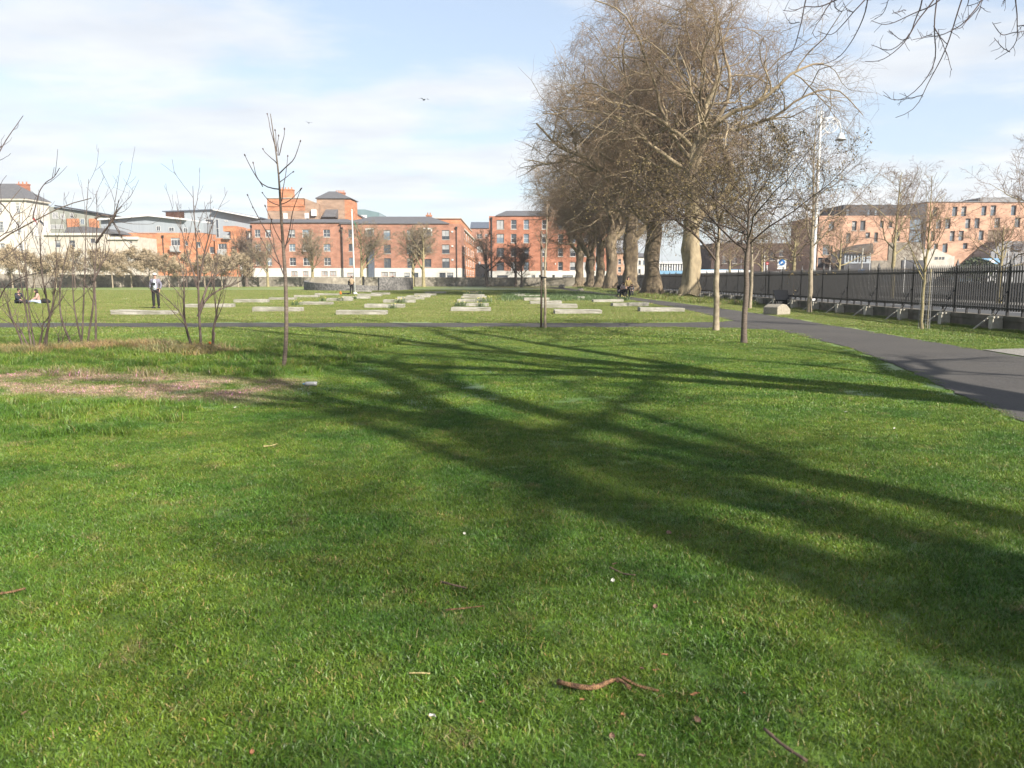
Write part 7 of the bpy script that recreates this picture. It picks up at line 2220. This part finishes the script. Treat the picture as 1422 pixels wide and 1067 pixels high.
# ------------------------------------------------------------------ signs and poles beyond the railings
def pole(px, Yp, ytop, label, r_=0.06, m='metal_g', kind='pole'):
    x_ = XA(px, Yp)
    t = thing(kind, label, 'pole', (x_, Yp, 0))
    MB().tube([(x_, Yp, 0), (x_, Yp, ZA(ytop, Yp))], [r_, r_ * 0.7], 8).build('shaft', M[m], t)
    MB().lathe([(r_ * 2, 0), (r_ * 2, 0.12), (r_, 0.2)], 8, (x_, Yp, 0)).build('base', M[m], t)
    return t
Ys_ = 88.0
t = thing('traffic_sign', 'white board sign with a blue roundel beside the forked street tree', 'road sign', (XA(1082, Ys_), Ys_, 0))
q = pxr((1076, 1088, 360, 374), Ys_)
MB().tube([((q[0] + q[1]) / 2, Ys_ + 0.08, 0), ((q[0] + q[1]) / 2, Ys_ + 0.08, q[3] - 0.1)], 0.06, 8).build('post', M['metal_g'], t)
bd = MB().box(q[0], q[1], Ys_ - 0.02, Ys_ + 0.015, q[2], q[3]).build('board', M['white'], t)
cxs, czs, rs2 = (q[0] + q[1]) / 2, q[2] + (q[3] - q[2]) * 0.66, (q[1] - q[0]) * 0.36
off = tuple(t.location)
b = MB()
n_ = 24
b.add([(cxs + rs2 * math.cos(2 * pi * i / n_), Ys_ - 0.026, czs + rs2 * math.sin(2 * pi * i / n_)) for i in range(n_)], [tuple(range(n_))])
link('blue_roundel', b.mesh('blue_roundel', M['blue'], off), bd)
b = MB().add([(cxs - rs2 * .45, Ys_ - 0.032, czs - rs2 * .5), (cxs + rs2 * .1, Ys_ - 0.032, czs - rs2 * .15), (cxs + rs2 * .65, Ys_ - 0.032, czs - rs2 * .55), (cxs + rs2 * .15, Ys_ - 0.032, czs + rs2 * .35), (cxs - rs2 * .2, Ys_ - 0.032, czs + rs2 * .3)], [(0, 1, 2, 3, 4)])
link('white_symbol', b.mesh('white_symbol', M['white'], off), bd)
b = MB().box(q[0] + .1, q[1] - .1, Ys_ - 0.027, Ys_ - 0.021, q[2] + (q[3] - q[2]) * 0.16, q[2] + (q[3] - q[2]) * 0.2)
link('grey_line', b.mesh('grey_line', M['metal_g'], off), bd)
Yo = 56.0
t = thing('roadworks_sign', 'small orange diamond roadworks sign on the footpath seen through the railings', 'road sign', (XA(1076, Yo), Yo, 0.14))
zc = ZA(393.5, Yo); xo = XA(1076, Yo)
MB().prism_xz([(xo, zc - .24), (xo + .2, zc), (xo, zc + .24), (xo - .2, zc)], Yo - 0.02, Yo + 0.02).build('board', M['orange'], t)
MB().tube([(xo, Yo + 0.05, 0.14), (xo, Yo + 0.05, zc)], 0.025, 6).tube([(xo - .2, Yo + 0.25, 0.14), (xo, Yo + 0.06, zc - .1)], 0.02, 6).tube([(xo + .2, Yo + 0.25, 0.14), (xo, Yo + 0.06, zc - .1)], 0.02, 6).build('stand', M['metal_g'], t)
Yr = 92.0
t = thing('no_entry_sign', 'red round sign on a white post left of the blue roundel board', 'road sign', (XA(1061.5, Yr), Yr, 0))
xo = XA(1061.5, Yr); zc = ZA(366, Yr)
MB().tube([(xo, Yr, 0), (xo, Yr, zc)], 0.1, 8).build('post', M['white'], t)
MB().tube([(xo, Yr - 0.14, zc), (xo, Yr - 0.11, zc)], 0.17, 16).build('disc', M['red'], t)
MB().box(xo - .1, xo + .1, Yr - 0.146, Yr - 0.142, zc - .025, zc + .025).build('white_bar', M['white'], t)
t = thing('white_van', 'white vehicle roof left of the blue roundel sign', 'van', (0, 0, 0)); bpy.data.objects.remove(t)
car('white van partly hidden behind the railings left of the blue roundel board', (XA(1069, 137), 137, 0.71), R(10), 'car_w', True, 0.9, VG)
pole(1192, 66, 345, 'grey lamp pole with a blunt top on the quay, before the grey pavilion', 0.09, 'pier')
t = pole(1251, 66, 358, 'slim white pole on the quay right of the tall street tree', 0.06, 'white')
pole(1203, 120, 352, 'thin white pole on the far bank by the grey pavilion', 0.06, 'white')
pole(1385, 132, 347, 'pale mast before the grey shed, left of two', 0.07, 'white')
pole(1392.5, 132, 345, 'pale mast before the grey shed, right of two', 0.07, 'white')
pole(1058, 100, 350, 'white pole between the two forked street trees', 0.07, 'white')
pole(1026, 110, 355, 'thin grey pole behind the nearer leafing tree', 0.06)
pole(1148.5, 100, 366, 'white pole before the brown office door', 0.06, 'white')
Yl = 66.0
t = thing('parking_sign', 'small blue sign on the grey lamp pole before the grey pavilion', 'road sign', (XA(1192, Yl), Yl, 0))
q = pxr((1187, 1195.5, 374.5, 380.5), Yl); MB().box(q[0], q[1], Yl - 0.14, Yl - 0.10, q[2], q[3]).build('board', M['blue'], t)
MB().box(q[0] + .05, q[1] - .05, Yl - 0.1, Yl - 0.06, q[3] - .1, q[3] - .05).build('bracket', M['metal_g'], t)
# walker on the quay footpath
x_ = XA(1031, 62)
person('dark clothed person walking on the footpath beyond the railings', (x_, 62, 0.14), R(90), dict(anR=(-.1, -.22, .1), toR=(-.11, -.38, .05), anL=(.1, .25, .12), toL=(.11, .12, .05)), top='black', legs='black')

# ------------------------------------------------------------------ litter on the lawn
rl = np.random.default_rng(61)
def stick(pix, r0, r1, label, m='stick', lift=0.02, name='fallen_stick', cat='stick'):
    P = [np.array(list(G(a, b_, 0.018)) + [0.016 + lift * rl.random()]) for a, b_ in pix]
    s_ = np.linspace(0, len(P) - 1, 14)
    A = np.array(P)
    O = np.stack([np.interp(s_, range(len(P)), A[:, i]) for i in range(3)], 1)
    O[1:-1] = .25 * O[:-2] + .5 * O[1:-1] + .25 * O[2:]
    c = O.mean(0); c[2] = 0
    t = thing(name, label, cat, tuple(c))
    b = MB().tube((O).tolist(), np.linspace(r0, r1, 14) * (0.72 + 0.5 * rl.random(14)), 9)
    for q in (4, 9):
        p0 = O[q]; dv = rl.normal(size=3); dv[2] = abs(dv[2]) * 0.4; dv /= np.linalg.norm(dv)
        b.tube([tuple(p0), tuple(p0 + dv * r0 * 2.2)], [r0 * 0.5, r0 * 0.3], 6)
    b.build('wood', M[m], t, True)
    return t
stick([(775, 949), (795, 957), (825, 961), (843, 952), (852, 946), (862, 950), (874, 961)], 0.0105, 0.0075, 'crooked reddish brown stick lying on the near grass')
stick([(864, 945), (885, 952), (915, 960)], 0.0065, 0.006, 'short straight stick just right of the crooked reddish stick')
stick([(612, 808), (625, 815), (648, 817)], 0.005, 0.004, 'thin dull twig on the grass left of the middle', 'stick_d', name='fallen_twig', cat='twig')
stick([(618, 851), (645, 849), (672, 845)], 0.004, 0.003, 'thin reddish twig on the grass below the dull one', 'stick', name='fallen_twig', cat='twig')
stick([(847, 791), (865, 797), (882, 802)], 0.005, 0.004, 'short dark twig beside the pale scrap on the grass', 'stick_d', name='fallen_twig', cat='twig')
stick([(-8, 826), (15, 823), (36, 820)], 0.007, 0.005, 'pale brown stick at the left edge of the grass', 'stick', name='fallen_twig', cat='twig')
stick([(1061, 1019), (1085, 1040), (1120, 1062)], 0.007, 0.005, 'brown twig at the bottom right of the lawn', 'stick_d', name='fallen_twig', cat='twig')
stick([(568, 935), (582, 935), (597, 936)], 0.0035, 0.003, 'yellow straw stem lying left of the crooked stick', 'straw', name='straw_stem', cat='straw')
stick([(366, 622), (377, 619), (385, 617)], 0.006, 0.005, 'pale straw stem on the lawn below the worn patch', 'straw', name='straw_stem', cat='straw')

def dleaf(px, py, w_px, label, m='dleaf', name='fallen_leaf', cat='leaf'):
    X_, Y_ = G(px, py, 0.024)
    w_ = 0.85 * w_px * Y_ / F
    t = thing(name, label, cat, (X_, Y_, 0.020), rl.random() * 6, 'dry litter scattered on the lawn')
    b = MB()
    nu_, nv_ = 7, 5
    vs_, fs_ = [], []
    cu = 0.25 + 0.3 * rl.random()
    for i in range(nu_):
        u = i / (nu_ - 1)
        wd = math.sin(pi * (0.06 + 0.88 * u)) * 0.34 * w_
        for j in range(nv_):
            v = j / (nv_ - 1) * 2 - 1
            vs_.append(((u - .5) * w_, v * wd, w_ * (cu * v * v * 0.4 + 0.12 * math.sin(5 * u + 1) + 0.05)))
    for i in range(nu_ - 1):
        for j in range(nv_ - 1):
            fs_.append((i * nv_ + j, (i + 1) * nv_ + j, (i + 1) * nv_ + j + 1, i * nv_ + j + 1))
    b.add(vs_, fs_)
    link('blade', b.mesh('leaf_blade', M[m], (0, 0, 0), True), t)
    link('stalk', MB().tube([(-.5 * w_, 0, .01), (-.72 * w_, .05 * w_, .008)], 0.0012, 5).mesh('leaf_stalk', M[m]), t)
    return t
for px, py, w_, m, lb in [
    (866, 993, 16, 'dleaf', 'orange brown leaf just below the crooked stick'), (850, 1023, 15, 'dleaf2', 'curled dark brown leaf at the bottom middle of the grass'), (969, 1001, 17, 'dleaf2', 'dull brown rolled leaf right of the sticks'),
    (910, 930, 9, 'dleaf', 'small orange leaf above the short straight stick'), (964, 964, 14, 'dleaf', 'flat brown leaf right of the short straight stick'), (910, 843, 12, 'dleaf2', 'dark red brown leaf on the sunny grass'),
    (1015, 887, 8, 'dleaf2', 'small dark leaf in the shade right of the dark red one'), (924, 909, 12, 'dleaf', 'thin reddish leaf between the dark red leaf and the sticks'), (892, 1049, 14, 'dleaf2', 'dull leaf at the bottom edge below the sticks'),
    (929, 740, 13, 'dleaf2', 'dark curled leaf in the lit band of grass'), (853, 783, 8, 'dleaf2', 'small brown leaf by the short dark twig'), (668, 974, 8, 'dleaf', 'tiny tan leaf left of the crooked stick'), (809, 971, 9, 'dleaf', 'small orange leaf under the crooked stick'),
    (350, 1044, 12, 'dleaf', 'orange brown leaf at the bottom left of the lawn'), (1034, 962, 8, 'dleaf', 'small orange leaf at the right of the flat brown one'), (892, 928, 11, 'dleaf2', 'narrow brown leaf above the crooked stick'), (965, 836, 5, 'dleaf', 'tiny orange leaf on the sunny grass'),
    (33, 990, 10, 'dleaf2', 'pale dull leaf in the bottom left corner')]:
    dleaf(px, py, w_, lb, m)
for px, py, w_, lb in [(600, 994, 14, 'cream white scrap on the near grass left of the sticks'), (851, 806, 10, 'pale cream scrap on the grass beside the short dark twig'), (645, 741, 7, 'tiny white scrap in the middle of the lawn'),
                       (1242, 595, 5, 'tiny white scrap on the lawn near the path'), (1174, 572, 5, 'tiny white scrap on the lawn at the far right'), (326, 566, 5, 'tiny white scrap at the end of the worn patch')]:
    dleaf(px, py, w_, lb, 'dleaf3', 'litter_scrap', 'litter')
x_, y_ = G(432, 538)
t = thing('crushed_bottle', 'crushed pale plastic bottle on the grass below the lone sapling', 'litter', (x_, y_, 0))
MB().tube([(x_ - .09, y_, .05), (x_ - .05, y_ + .01, .05), (x_ + .04, y_ - .005, .055), (x_ + .085, y_ + .01, .05)], [0.028, 0.034, 0.03, 0.033], 10).build('body', M['blind'], t, True)
MB().tube([(x_ - .12, y_, .05), (x_ - .09, y_, .05)], 0.013, 8).build('cap', M['blue_l'], t)
